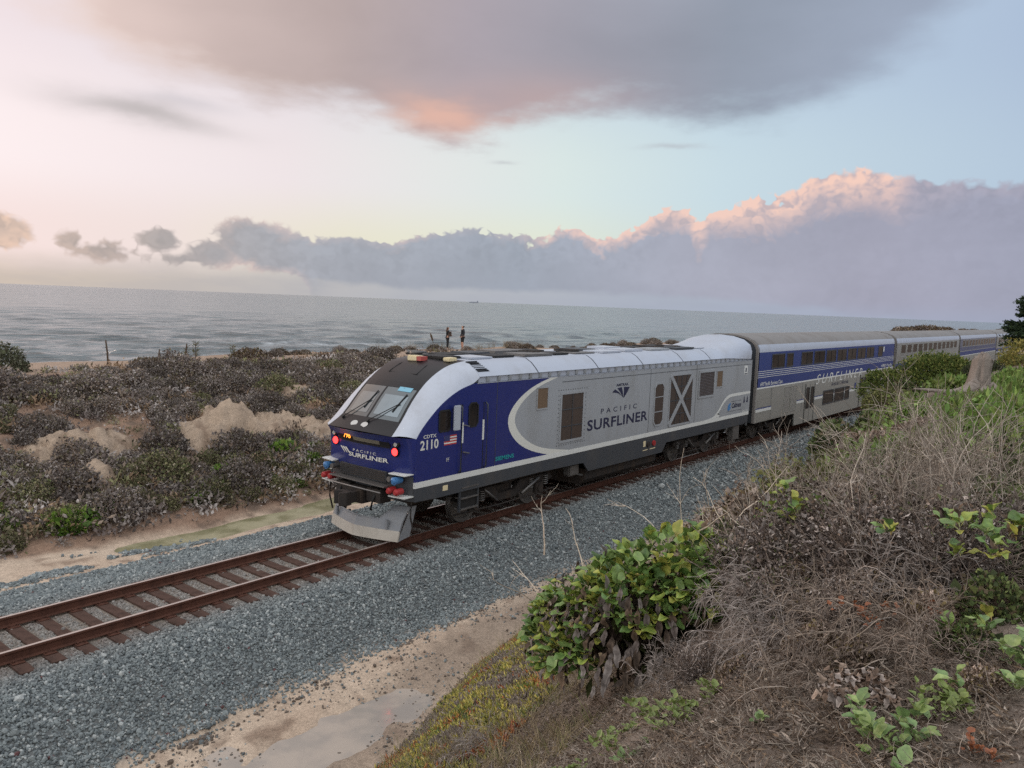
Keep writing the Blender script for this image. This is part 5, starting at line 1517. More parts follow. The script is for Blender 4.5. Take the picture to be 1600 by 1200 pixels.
# ------------------------------------------------------------------ broad leaved plants in front
def leaf_mesh(name, seed, L, W, curl, wave, cols, petiole=0.28):
    rg = np.random.default_rng(seed); nu = 9; us = np.linspace(0, 1, nu); vs = np.array([-1, -0.5, 0, 0.5, 1.0])
    prof = np.where(us < petiole, 0.07 + 0.10 * us / petiole, np.sin(np.clip((us - petiole) / (1 - petiole), 0, 1) ** 0.62 * math.pi * 0.93 + 0.10) ** 0.75)
    prof[-1] = 0.25
    ph = rg.uniform(0, 6.28, 2); V = []; C = []
    ca = np.array([lin(*c)[:3] for c in cols])
    for i, u in enumerate(us):
        for v in vs:
            w = wave * 0.6 * abs(v) * math.sin(u * 10 + ph[0 if v < 0 else 1]) * prof[i]
            V.append((L * (u - 0.10 * curl * u * u), W * v * prof[i] * (1 + 0.09 * math.sin(u * 10 + ph[1] + v)), L * (0.16 * u - curl * u * u * 0.55) + W * 0.35 * abs(v) * prof[i] + w * W))
            k = abs(v); c = ca[0] * (1 - k) + ca[1] * k if u > petiole else ca[2]
            if rg.random() < 0.12: c = c * 0.7 + ca[2] * 0.3
            C.append(c)
    F = [(i * 5 + j, (i + 1) * 5 + j, (i + 1) * 5 + j + 1, i * 5 + j + 1) for i in range(nu - 1) for j in range(4)]
    return mesh_np(name, np.array(V), np.array(F), True, np.array(C))


GLEAF = [leaf_mesh('leaf', 500 + k, 0.155 + 0.008 * k, 0.056, 0.35 + 0.12 * (k % 3), 0.5, cs) for k, cs in enumerate(
    [[(109, 136, 73), (125, 150, 73), (147, 156, 94)], [(94, 123, 67), (107, 136, 69), (138, 145, 89)], [(125, 145, 71), (156, 165, 78), (168, 165, 103)], [(82, 109, 62), (96, 123, 67), (127, 134, 85)], [(145, 152, 69), (179, 174, 87), (168, 147, 89)], [(116, 141, 82), (132, 156, 89), (152, 156, 105)]])]
DLEAF = [leaf_mesh('dead_leaf', 540 + k, 0.23, 0.030, 0.30 + 0.3 * (k % 2), 1.3, cs, 0.2) for k, cs in enumerate(
    [[(94, 84, 79), (114, 105, 100), (77, 67, 60)], [(78, 67, 59), (97, 84, 73), (65, 54, 47)], [(112, 104, 99), (134, 126, 121), (87, 78, 72)], [(90, 75, 62), (109, 92, 77), (72, 58, 49)]])]


def orient(o, p, d, up, s, rg):
    d = Vector(d).normalized(); up = Vector(up)
    y = up.cross(d)
    if y.length < 1e-3: y = Vector((0, 1, 0)).cross(d)
    y.normalize(); z = d.cross(y)
    o.matrix_basis = Matrix.Translation(Vector(p)) @ Matrix((d, y, z)).transposed().to_4x4() @ Matrix.Diagonal((s, s * rg.uniform(0.85, 1.2), s, 1))


def add_leaf(parent, rg, p, d, up, s, dead=False, kinds=None):
    k = kinds or (DLEAF if dead else GLEAF)
    o = link('dead_leaf' if dead else 'leaf', k[rg.integers(len(k))], parent, DEAD_M if dead else BIG_M)
    orient(o, p, d, up, s, rg)
    return o


def rosette(parent, rg, c, n, count, size, dead=0.0, kinds=None, flat_=0.75):
    n = unit(np.array(n, float)); a = unit(np.cross(n, np.array((0.3, 0.5, 0.81)))); b = np.cross(n, a)
    t0 = rg.uniform(0, 6.28)
    for q in range(count):
        t = t0 + q * 2.399 + rg.normal(0, 0.2); f = 0.35 + flat_ * (q / max(count - 1, 1)) + rg.normal(0, 0.1)
        d = n * math.cos(f) + (a * math.cos(t) + b * math.sin(t)) * math.sin(f)
        add_leaf(parent, rg, np.array(c) + d * 0.01 + rg.normal(0, 0.02, 3), d, n * 0.4 + np.array((0, 0, 1.0)), size * rg.uniform(0.6, 1.15) * (0.75 + 0.25 * q / count), rg.random() < dead, kinds)


for m_ in GLEAF: m_.materials.append(BIG_M)
for m_ in DLEAF: m_.materials.append(DEAD_M)
RIGHT = np.array((0.615, -0.788, 0.0)); DEEP = np.array((0.788, 0.615, 0.0))


def dome_plant(label, c, ra, rb, rc, nros, per, size, ndead, seed, stem_n=14, lean=-0.12):
    rg = np.random.default_rng(seed); c = np.array(c, float)
    R = empty('broad_leaf_plant', tuple(c)); tag(R, label, 'plant')
    M = lambda a, b, z: RIGHT * a * ra + DEEP * b * rb + np.array((0, 0, z * rc))
    # woody base
    lines = []
    for q in range(stem_n):
        a = rg.uniform(-0.8, 0.8); p0 = M(a * 0.6, rg.uniform(-0.3, 0.3), -0.12); p1 = M(a * 1.0, rg.uniform(-0.7, 0.4), rg.uniform(0.45, 0.75))
        pts = np.array([p0 + (p1 - p0) * t + rg.normal(0, 0.03, 3) for t in np.linspace(0, 1, 6)]); lines.append((pts, 0.018, 0.008))
    v, f, cc = twig_tubes(lines, pal(rg, stem_n, [(88, 74, 62), (70, 58, 50)]), 6); link('stems', mesh_np('stems', v, f, True, cc), R, TWIG_M)
    # inner dark litter mass of old leaves that closes the gaps
    n = int(1700 * ra * rb / 0.75)
    d = rand_dirs(rg, n); d[:, 2] = np.abs(d[:, 2]); rad = rg.uniform(0.3, 0.84, n)
    P = (RIGHT * (d[:, :1] * ra) + DEEP * (d[:, 1:2] * rb) + np.array((0, 0, 1.0)) * (d[:, 2:] * rc * 0.95)) * rad[:, None]
    A = leafcloud(P, unit(rand_dirs(rg, n) + np.array((0, 0, -0.7))), 0.13 * rg.lognormal(0, 0.3, n), 0.032, pal(rg, n, [(84, 72, 62), (104, 92, 84), (66, 54, 46), (80, 84, 50)]), rg, 0.6)
    tag(link('old_leaves', mesh_np('old_leaves', A[0], A[1], False, A[2]), R, DEAD_M), kind='stuff')
    def spot(q, N_):
        t = (q + 0.5) / N_; az = q * 2.399963; el = math.asin(1 - 0.97 * t)
        d = np.array((math.cos(az) * math.cos(el), math.sin(az) * math.cos(el), math.sin(el)))
        if d[1] > 0.35: d[1] = 0.35 - (d[1] - 0.35) * 1.6              # most of the heads face the path side
        d = d / np.linalg.norm(d)
        low = max(0.0, 0.30 - d[2]); d[0] += np.sign(d[0]) * low * 0.3
        return d
    for q in range(nros):
        d = spot(q, nros)
        if d[2] < 0.5 and -0.6 < d[0] < 0.75 and d[1] < 0.1: d[2] += 0.42; d = d / np.linalg.norm(d)
        k = 0.93 + rg.normal(0, 0.05)
        p = M(d[0] * k, d[1] * k, d[2] * k * (0.96 if d[0] > -0.2 else 0.86))
        nrm = unit(RIGHT * d[0] / ra + DEEP * d[1] / rb + np.array((0, 0, d[2] / rc)) + np.array((0, 0, 0.5)))
        rosette(R, rg, p, nrm, per + int(rg.integers(-2, 3)), size, 0.04)
    # smaller leaves between the heads
    sl = []
    for q in range(nros * 46):
        d = rand_dirs(rg, 1)[0]; d[2] = abs(d[2])
        if d[1] > 0.3: d[1] = -d[1]
        if d[2] < 0.50 and -0.62 < d[0] < 0.75: continue
        k = rg.uniform(0.80, 1.0); p = M(d[0] * k, d[1] * k, d[2] * k * (0.95 if d[0] > -0.2 else 0.85))
        sl.append((p, unit(RIGHT * d[0] + DEEP * d[1] + np.array((0, 0, d[2] + 0.3)) + rg.normal(0, 0.6, 3)), size * rg.uniform(0.6, 1.15), GLEAF[rg.integers(len(GLEAF))]))
    Vs = []; Fs = []; Cs = []; o_ = 0
    for p, d, s_, me in sl:
        nv = len(me.vertices); co = np.zeros(nv * 3, np.float32); me.vertices.foreach_get('co', co); co = co.reshape(-1, 3)
        cc = np.zeros(nv * 4, np.float32); me.color_attributes['col'].data.foreach_get('color', cc); cc = cc.reshape(-1, 4)[:, :3] * rg.uniform(0.7, 1.15)
        y_ = unit(np.cross(np.array((0, 0, 1.0)), d)); z_ = np.cross(d, y_)
        Vs.append(p + s_ * (co[:, :1] * d + co[:, 1:2] * y_ + co[:, 2:] * z_)); Cs.append(cc)
        ix = np.zeros(len(me.loops), np.int32); me.loops.foreach_get('vertex_index', ix); Fs.append(ix.reshape(-1, 4) + o_); o_ += nv
    tag(link('small_leaves', mesh_np('small_leaves', np.concatenate(Vs), np.concatenate(Fs), True, np.concatenate(Cs)), R, BIG_M), kind='stuff')
    for q in range(ndead):
        az = rg.uniform(-math.pi, math.pi); el = rg.uniform(-0.02, 0.72)
        d = np.array((math.cos(az) * math.cos(el), math.sin(az) * math.cos(el), math.sin(el)))
        if d[1] > 0.3 and rg.random() < 0.8: d[1] = -abs(d[1])
        p = M(d[0] * 0.95, d[1] * 0.98, d[2] * 0.9 + 0.06) + rg.normal(0, 0.03, 3)
        dd = unit(np.array((0, 0, -1.0)) + 0.32 * (RIGHT * d[0] + DEEP * d[1]) + rg.normal(0, 0.22, 3))
        add_leaf(R, rg, p, dd, RIGHT * d[0] + DEEP * d[1] + np.array((0, 0, 0.3)), size * rg.uniform(0.6, 1.15), True)
    return R


dome_plant('large green broad leaved plant with a skirt of dead hanging leaves beside the gravel', (6.76, 3.20, 2.52), 1.38, 0.74, 1.28, 33, 9, 0.98, 298, 33)


def small_plant(name, label, x, y, n, size, seed, dead=0.0, nros=1, spread=0.1, kinds=None, h=0.02, group=None, flat_=0.85):
    rg = np.random.default_rng(seed)
    R = empty(name, (x, y, gz(x, y) + h)); tag(R, label, 'plant', group)
    for q in range(nros):
        p = rg.normal(0, spread, 3) * np.array((1, 1, 0.25)); rosette(R, rg, p, (p[0] * 1.5, p[1] * 1.5, 1), n, size, dead, kinds, flat_)
    return R


SAGE = [leaf_mesh('leaf', 580 + k, 0.18, 0.052, 0.45, 0.25, cs, 0.2) for k, cs in enumerate([[(118, 142, 88), (132, 156, 98), (150, 160, 120)], [(104, 128, 80), (118, 144, 90), (142, 152, 112)], [(132, 150, 88), (146, 164, 98), (156, 164, 120)]])]
for m_ in SAGE: m_.materials.append(BIG_M)
SDEAD = [leaf_mesh('dead_leaf', 590 + k, 0.085, 0.024, 0.9, 1.2, cs, 0.12) for k, cs in enumerate([[(124, 107, 94), (146, 129, 115), (102, 86, 74)], [(94, 78, 67), (116, 98, 85), (78, 64, 54)], [(140, 128, 120), (166, 154, 146), (110, 98, 90)]])]
for m_ in SDEAD: m_.materials.append(DEAD_M)
small_plant('leafy_plant', 'bright green broad leaved plant at the bottom right edge of the picture', 3.95, 0.72, 9, 0.58, 1, 0.0, 15, 0.17, SAGE)
small_plant('leafy_plant', 'small green rosette alone on bare brown soil left of the dead leaf clump', 4.16, 1.40, 6, 0.5, 2, 0.1, 1, 0.0, SAGE)
small_plant('leafy_plant', 'young rosette with long green leaves on the soil below the big plant', 4.16, 2.20, 7, 0.6, 3, 0.0, 2, 0.06, SAGE)
small_plant('leafy_plant', 'green leaved plant at the right edge above the red leaved sprig', 4.75, 0.30, 8, 0.6, 4, 0.1, 4, 0.14, SAGE)
small_plant('leafy_plant', 'dusty green leafy plant at the right edge between the sprig and the yellowing plant', 5.05, 0.22, 9, 0.7, 14, 0.1, 7, 0.16, SAGE, 0.1)
small_plant('leafy_plant', 'green leaf cluster half hidden in the dead vines at the right', 6.05, 0.75, 9, 0.8, 15, 0.2, 7, 0.2, None, 0.45)
small_plant('leafy_plant', 'green leaf cluster on top of the dead vine hummock beside the big plant', 6.9, 2.0, 8, 0.8, 16, 0.2, 5, 0.18, None, 0.62)
small_plant('leafy_plant', 'yellowing leafy plant at the right edge beside the twiggy brush', 5.45, 0.42, 9, 0.75, 5, 0.25, 6, 0.22)
small_plant('leafy_plant', 'green leaves poking out between big plant and grey twig tangle', 7.35, 2.35, 8, 0.85, 6, 0.1, 3, 0.15, None, 0.55)
small_plant('leafy_plant', 'dark green leafy plant under the brush at the right edge', 6.3, 0.40, 9, 0.8, 7, 0.2, 6, 0.25, None, 0.5)
small_plant('leafy_plant', 'wilted clump of curled brown leaves low on the foreground soil', 4.45, 1.0, 15, 1.0, 8, 0.0, 15, 0.15, SDEAD, 0.08, None, 1.9)
small_plant('leafy_plant', 'dead brown leaf clump among bare stems at the centre of the brush', 7.0, 1.6, 10, 0.85, 9, 0.9, 7, 0.2, None, 0.2, None, 1.5)
small_plant('leafy_plant', 'half green clump at the top of the slope behind the bare stems', 9.4, 3.0, 9, 0.8, 10, 0.5, 7, 0.28, None, 0.25, None, 1.2)
small_plant('leafy_plant', 'brown and green leaf clump on the brow left of the brush', 10.6, 4.2, 9, 0.8, 11, 0.6, 8, 0.35, None, 0.25, None, 1.2)
REDL = [leaf_mesh('leaf', 560 + k, 0.05, 0.018, 0.4, 0.4, [(134, 80, 52), (150, 94, 60), (112, 66, 48)]) for k in range(2)]
for m_ in REDL: m_.materials.append(BIG_M)
small_plant('red_sprig', 'small orange red leaved sprig at the bottom right corner', 3.98, 0.36, 9, 1.0, 12, 0, 3, 0.04, REDL)
small_plant('red_sprig', 'rust orange sprig among the dead stems behind the brown leaf clump', 5.3, 1.15, 9, 1.1, 13, 0, 6, 0.10, REDL, 0.25)
WEED = [leaf_mesh('leaf', 570 + k, 0.065, 0.022, 0.4, 0.3, [(112, 128, 70), (126, 140, 78), (130, 134, 90)]) for k in range(3)]
for m_ in WEED: m_.materials.append(BIG_M)
rgw = np.random.default_rng(44)
for k, (x, y) in enumerate([(4.6, 2.42), (4.75, 2.25), (4.5, 2.2), (4.35, 2.45), (4.62, 2.62), (4.9, 2.45), (4.3, 2.05), (4.45, 1.98), (4.05, 2.5), (3.95, 2.75), (4.85, 2.0), (4.2, 2.75), (3.85, 2.5), (4.55, 2.0), (4.42, 0.52), (4.38, 0.62), (4.5, 0.6)]):
    near = k > 13
    small_plant('weed', 'low green weed beside the red sprig at the right' if near else ('low pale green weed on the soil ' + ('close under the dead leaves of the big plant' if x > 4.55 else 'at the bottom edge below the big plant' if x < 4.1 else 'beside the young rosette below the big plant')), x, y, 8, rgw.uniform(0.8, 1.3), 60 + k, 0.0, 4, 0.05, WEED, 0.015, 'green weeds at the right' if near else 'pale green weeds below the big plant')


# ------------------------------------------------------------------ bare brush
def brush_meshes(seed, nst, h, spread, r0, lean=(0, 0), sub=5, cols=((150, 134, 116), (128, 112, 98), (168, 152, 134)), droop=0.0):
    rg = np.random.default_rng(seed); main = []; fine = []
    for q in range(nst):
        t = rg.uniform(0, 6.28); s = abs(rg.normal(0, spread))
        d = unit(np.array((math.cos(t) * s + lean[0], math.sin(t) * s + lean[1], 1.0)))
        p = np.array((rg.normal(0, 0.16), rg.normal(0, 0.16), -0.05))
        L = h * rg.uniform(0.65, 1.15)
        pts, de = wander(rg, p, d, L, 7, 0.34, -droop)
        main.append((pts, r0 * rg.uniform(0.6, 1.2), 0.0018))
        for b in range(sub):
            k = rg.integers(2, 7); dd = unit(unit(pts[k] - pts[k - 1]) + rand_dirs(rg, 1)[0] * 0.95 + np.array((0, 0, 0.12 - droop)))
            p2, _ = wander(rg, pts[k], dd, L * rg.uniform(0.20, 0.5), 5, 0.5, -droop)
            fine.append((p2, 0.0032, 0.0012))
            for c in range(2):
                k2 = rg.integers(1, 4); d3 = unit(dd + rand_dirs(rg, 1)[0] * 0.9); p3, _ = wander(rg, p2[k2], d3, L * rg.uniform(0.06, 0.16), 2, 0.3, -droop); fine.append((p3, 0.002, 0.001))
    return main, fine, rg, cols


def brush(name, label, x, y, seed, nst, h, spread, r0, lean=(0, 0), sub=5, cols=((150, 134, 116), (128, 112, 98), (168, 152, 134)), group=None, dz=0.0, nmain=8, droop=0.0):
    main, fine, rg, cols = brush_meshes(seed, nst, h, spread, r0, lean, sub, cols, droop)
    R = empty(name, (x, y, gz(x, y) + dz)); tag(R, label, 'dry shrub', group)
    main.sort(key=lambda l: -l[1])
    for l in main[:nmain]:
        v, f, c = twig_tubes([l], pal(rg, 1, cols), 5); link('stem', mesh_np('stem', v, f, True, c), R, TWIG_M)
    rest = main[nmain:] + fine
    v, f, c = twig_tubes(rest, pal(rg, len(rest), cols), 3)
    tag(link('twigs', mesh_np('twigs', v, f, False, c), R, TWIG_M), kind='stuff')
    return R


TAN = ((158, 147, 135), (126, 115, 105), (182, 171, 158))
GRY = ((140, 131, 125), (116, 107, 101), (160, 151, 144))
BR = [(7.5, 1.75, 26, 1.15, .42, 'tall pale bare brush nearest the camera, fanning out behind the leaf clump'), (8.3, 1.1, 30, 1.2, .4, 'dense pale bare brush second from the right edge'), (7.2, 0.75, 24, 1.05, .45, 'pale bare brush leaning out of the right edge'),
      (9.2, 1.9, 30, 1.15, .42, 'bare brush in the middle of the thicket'), (10.2, 1.3, 30, 1.15, .4, 'bare brush at the back of the thicket near the right edge'), (8.6, 2.6, 20, 0.95, .5, 'sparser bare brush on the left side of the thicket'),
      (10.4, 2.6, 24, 1.0, .45, 'bare brush at the back of the thicket in front of the green bush'), (11.9, 1.9, 26, 1.0, .45, 'farthest bare brush, just before the brown leaf heap'), (9.6, 3.5, 20, 0.85, .55, 'low bare brush on the brow above the gravel'),
      (11.6, 3.5, 22, 0.8, .55, 'low bare brush at the far end of the brow'), (9.0, 0.5, 28, 1.2, .4, 'bare brush cut by the right edge, behind the leafy plant'), (6.6, 1.45, 12, 0.95, .6, 'thin bare stems rising from the dead leaf clump'), (13.4, 2.8, 20, 0.7, .6, 'small bare brush beside the brown leaf heap'), (9.2, 4.3, 20, 1.0, .55, 'pale bare stems on the slope, outlined against the gravel'), (10.6, 4.9, 20, 1.0, .55, 'bare brush low on the slope, outlined against the gravel beside the locomotive'), (12.4, 4.9, 22, 0.95, .55, 'bare brush on the slope, outlined against the first coach'), (14.6, 4.7, 20, 0.8, .6, 'farthest bare brush on the slope above the gravel'), (8.0, 1.6, 26, 1.3, .5, 'tallest fan of pale bare stems in the thicket'), (7.25, 1.35, 24, 1.15, .5, 'fan of pale bare stems rooted behind the dead vine mound'), (7.6, 2.5, 16, .95, .6, 'pale stems leaning left over the dead vine hummock'), (6.9, 1.15, 12, .9, .7, 'few thick pale stems slanting across the dead vine mound')]
for i, (x, y, n_, h_, s_, lab) in enumerate(BR):
    brush('dry_brush', lab, x, y, 700 + i, int(n_ * (0.62 if x < 8.8 else 0.34)), h_ * (1.0 if x < 8.8 else 0.62), s_ * 1.35, 0.0075, (rgw.normal(0, .15), rgw.normal(0, .15)), 9, TAN, None, 0.22 if x < 9.0 else 0.0)
brush('twig_tangle', 'grey tangle of fine drooping twigs right of the big plant', 5.95, 2.15, 720, 60, 0.62, 0.9, 0.004, (0, 0), 7, GRY, None, 0.25, 6, 0.28)
brush('twig_tangle', 'grey twig tangle in the foreground below the bare brush', 5.35, 1.75, 721, 44, 0.5, 1.0, 0.004, (0, 0), 7, GRY, None, 0.12, 6, 0.25)
brush('twig_tangle', 'brown twig tangle beside the wilted leaf clump', 5.35, 1.05, 722, 40, 0.55, 1.0, 0.004, (0, 0), 7, ((132, 119, 107), (108, 95, 85), (154, 140, 126)), None, 0.08, 6, 0.2)
brush('twig_tangle', 'grey brown twig tangle at the right of the picture under the brush', 6.1, 1.05, 723, 44, 0.65, 0.9, 0.004, (0, 0), 7, GRY, None, 0.1, 6, 0.2)
brush('twig_tangle', 'low grey twigs on the slope edge above the ice plant', 6.1, 4.85, 724, 40, 0.45, 1.2, 0.004, (0, 0), 7, GRY, None, 0.03, 6, 0.25)
brush('twig_tangle', 'low grey twigs at the bottom edge left of the pale weeds', 4.9, 3.75, 725, 40, 0.38, 1.2, 0.004, (0, 0), 7, GRY, None, 0.02, 6, 0.3)
for i, (x, y, h_, lab) in enumerate([(4.85, 1.35, .34, 'low brown twigs just above the small lone green rosette'), (5.0, 0.75, .4, 'brown twigs between the wilted clump and the leafy plant at the edge'), (5.6, 1.35, .5, 'brown twig tangle in the middle of the right foreground'), (6.75, 1.5, .55, 'dense brown twig tangle at the foot of the tallest pale brush'), (6.6, 0.6, .55, 'brown twig tangle under the brush by the right edge'),
                                  (6.9, 2.25, .5, 'grey twig tangle directly right of the big plant leaves'), (7.9, 1.4, .6, 'grey twig tangle in the heart of the thicket'), (5.55, 2.6, .32, 'low grey twigs at the foot of the dead hanging leaves')]):
    brush('twig_tangle', lab, x, y, 760 + i, 34, h_, 1.1, 0.0042, (0, 0), 8, ((136, 123, 112), (110, 98, 89), (158, 145, 133)) if i < 5 else GRY, None, 0.06, 6, 0.16)
# single tall stalks rising out of the big plant in front of the gravel
for i, (x, y, z, ln, lx, ly, h_) in enumerate([(6.15, 3.95, 3.45, 3, -0.02, 0.05, 0.75), (6.75, 3.25, 3.6, 3, 0.05, 0.02, 0.95), (6.95, 3.05, 3.65, 3, -0.1, 0.1, 0.9), (7.15, 2.9, 3.65, 4, 0.15, -0.1, 0.95), (5.95, 4.15, 3.0, 3, -0.5, 0.75, 0.8), (7.5, 2.75, 3.55, 6, 0.0, 0.2, 0.95)]):
    lab = ['dead stalk at the left of the tall stalks above the big plant', 'tall forked dead stalk rising from the middle of the big plant', 'thin leaning dead stalk beside the forked one', 'dead stalk over the right shoulder of the big plant', 'dead stalk slanting out to the left over the gravel', 'bunch of dead stalks between the big plant and the brush'][i]
    brush('dead_stalk', lab, x, y, 740 + i, ln if i in (5,) else 2, h_, 0.18, 0.0085, (lx, ly), 2, ((196, 182, 164), (176, 160, 142), (206, 194, 178)), None, z - gz(x, y), 6)


# leafy undergrowth inside the thicket
def thicket():
    rg = np.random.default_rng(81)
    ks = {'g': kind_mesh('thicket_green', 801, 0.55, 0.6, 1300, 0.068, [(76, 90, 53), (95, 106, 62), (62, 71, 46), (104, 92, 72), (114, 124, 76)], ntw=30),
          'b': kind_mesh('thicket_brown', 802, 0.5, 0.5, 1800, 0.052, [(136, 120, 106), (110, 94, 82), (162, 146, 134), (90, 77, 67), (122, 108, 76)], ntw=40),
          'o': kind_mesh('thicket_olive', 803, 0.6, 0.45, 1500, 0.05, [(112, 118, 66), (92, 100, 56), (128, 128, 82), (84, 80, 56)], ntw=30)}
    rows = [('g', 7.9, 1.9, .8, 'dark green undergrowth bush inside the bare brush'), ('g', 8.6, 0.8, .9, 'dark green undergrowth bush by the right edge under the brush'), ('b', 9.0, 2.3, .9, 'brown leafy bush left of the dark green undergrowth'), ('g', 9.7, 2.9, .8, 'dark green bush under the brush on the brow'),
            ('b', 9.9, 4.0, 1.3, 'pinkish brown leafy bush on the brow above the gravel'), ('b', 11.4, 4.2, 1.4, 'brown leafy bush at the far end of the brow'), ('o', 12.8, 3.9, 1.4, 'olive green low bush in front of the round green bush'), ('o', 14.4, 4.1, 1.1, 'olive green low bush on the brow before the brown leaf heap'),
            ('o', 16.0, 4.5, .9, 'olive green bush at the brow edge, farthest of the low bushes'), ('o', 13.2, 2.2, 1.0, 'olive green low bush right of the bare brush'), ('g', 10.9, 1.2, 1.0, 'dark green bush at the back of the thicket by the right edge'), ('g', 7.0, 0.35, .7, 'dark leafy bush at the right edge beside the pale stems'),
            ('b', 8.1, 2.9, .8, 'brown leafy bush at the left end of the brush'), ('b', 7.4, 2.5, .65, 'small brown leafy bush just right of the big plant'), ('g', 8.8, 3.4, .7, 'green bush low on the brow behind the big plant'), ('o', 17.8, 4.7, .7, 'olive bush on the brow below the stump roots'), ('g', 9.4, 0.2, 0.9, 'dark green bush cut by the right edge'),
            ('b', 6.5, 1.9, .55, 'brown leafy bush behind the grey twig tangle'), ('b', 6.2, 1.35, .5, 'brown dead leaf bush at the centre right behind the wilted clump'), ('g', 6.7, 1.0, .55, 'dark green bush under the pale stems at the right'), ('b', 5.75, 0.85, .48, 'brown leafy bush right of the wilted clump'), ('g', 5.9, 0.5, .5, 'dark green bush by the right edge above the leafy plant'),
            ('b', 7.9, 2.3, .6, 'brown leafy bush under the pale brush left of its middle'), ('b', 5.35, 1.5, .4, 'low brown leafy bush before the grey twig tangle'),
            ('b', 5.15, 1.9, .36, 'small brown leafy bush between the weeds and the twig tangle'), ('b', 5.0, 1.15, .38, 'brown leafy bush directly behind the wilted clump'), ('g', 5.25, 0.62, .36, 'small dark green bush right of the wilted clump'), ('b', 5.9, 1.75, .5, 'brown bush in front of the tallest pale brush'), ('g', 6.35, 2.25, .42, 'dark green bush against the right flank of the big plant'),
            ('o', 6.95, 1.45, .5, 'olive bush under the tallest pale brush'), ('b', 7.3, 1.15, .6, 'brown bush under the brush second from the edge'), ('g', 7.6, 0.85, .6, 'dark green bush under the brush second from the edge'), ('b', 8.3, 1.7, .7, 'brown leafy bush deep in the thicket'), ('b', 4.72, 0.45, .3, 'small brown bush between the two green plants at the edge'), ('b', 6.15, 0.2, .5, 'brown bush cut by the right edge below the dark leafy plant'), ('g', 10.1, 2.2, .9, 'dark green bush deep in the middle of the thicket')]
    ks['v'] = kind_mesh('dead_vine', 821, 0.75, 0.85, 4800, 0.048, [(128, 119, 113), (96, 87, 83), (168, 158, 151), (70, 63, 59), (120, 105, 94)], [3, 3, 2, 2, 2], ntw=150, asp=0.22, lump=0.4, shell=0.6, up=-0.4, tw=(112, 100, 92))
    ks['w'] = kind_mesh('dead_vine', 822, 0.7, 0.8, 4400, 0.05, [(138, 127, 119), (104, 94, 88), (178, 167, 159), (76, 67, 62), (130, 112, 97), (104, 112, 72)], [3, 3, 2, 2, 2, 1], ntw=120, asp=0.3, lump=0.45, shell=0.55, up=-0.3, tw=(122, 110, 100))
    rows += [('v', 6.75, 2.35, .98, 'dark hummock of dead vines directly right of the big plant'), ('w', 6.95, 1.85, 1.0, 'grey brown hummock of dead vines at the centre of the right foreground'), ('v', 6.55, 1.45, .9, 'dark mound of dead vines behind the wilted brown clump'), ('w', 6.9, 1.05, .95, 'brown mound of dead vines under the pale fan of stems'), ('v', 6.5, 0.85, .75, 'dark low mound of dead vines left of the leafy plants at the edge'),
             ('w', 6.15, 1.95, .62, 'low grey mound of dead vines before the larger hummocks'), ('v', 7.5, 2.45, 1.0, 'dead vine hummock behind the right shoulder of the big plant'), ('w', 7.4, 1.5, 1.1, 'tallest dead vine hummock, at the root of the bare brush'), ('v', 7.1, 0.55, .8, 'dark dead vine mound by the right edge under the brush'), ('w', 7.9, 3.1, .85, 'dead vine mound on the slope behind the big plant'), ('v', 5.85, 1.4, .48, 'small dark mound of dead vines just behind the wilted clump'), ('w', 8.5, 2.2, 1.0, 'dead vine mound deep under the middle brush'), ('w', 8.9, 3.6, .9, 'dead vine mound on the brow left of the brush'), ('o', 19.3, 4.7, .7, 'olive bush on the brow just left of the long stump root'), ('g', 20.8, 4.9, .8, 'dark green bush on the brow behind the long stump root'), ('o', 22.4, 4.9, 1.2, 'olive bush on the brow directly behind the stump'), ('o', 20.2, 5.6, .8, 'olive bush down the slope from the stump'), ('g', 24.6, 5.0, 1.0, 'dark bush on the brow right behind the stump'), ('o', 18.4, 5.6, .9, 'olive bush low on the slope beside the gravel'), ('g', 22.5, 6.2, 1.5, 'green bush half way down the slope below the stump'),
             ('v', 5.5, 2.35, .4, 'small grey mound of dead vines at the foot of the big plant')]
    for k, x, y, s, lab in rows:
        s *= 0.86 if k in 'vw' else 1.0
        plant_thing('thicket_bush', 'shrub', lab, (x, y, gz(x, y) - 0.03), rg.uniform(0, 6.28), ks[k], None, 'foliage', LEAF_M if k in 'go' else DRY_M, s)


thicket()


# ------------------------------------------------------------------ ground cover (nobody could count it)
def finger_mesh(seed):
    rg = random.Random(seed); mb = MB(); n = 4
    mb.tube([(0, 0, 0), (0.010, 0, 0.022), (0.014, 0.002, 0.045), (0.010, 0.004, 0.066)], [0.0065, 0.0080, 0.0070, 0.0015], 4, caps=False)
    return mb.mesh('ice_plant_finger', True)


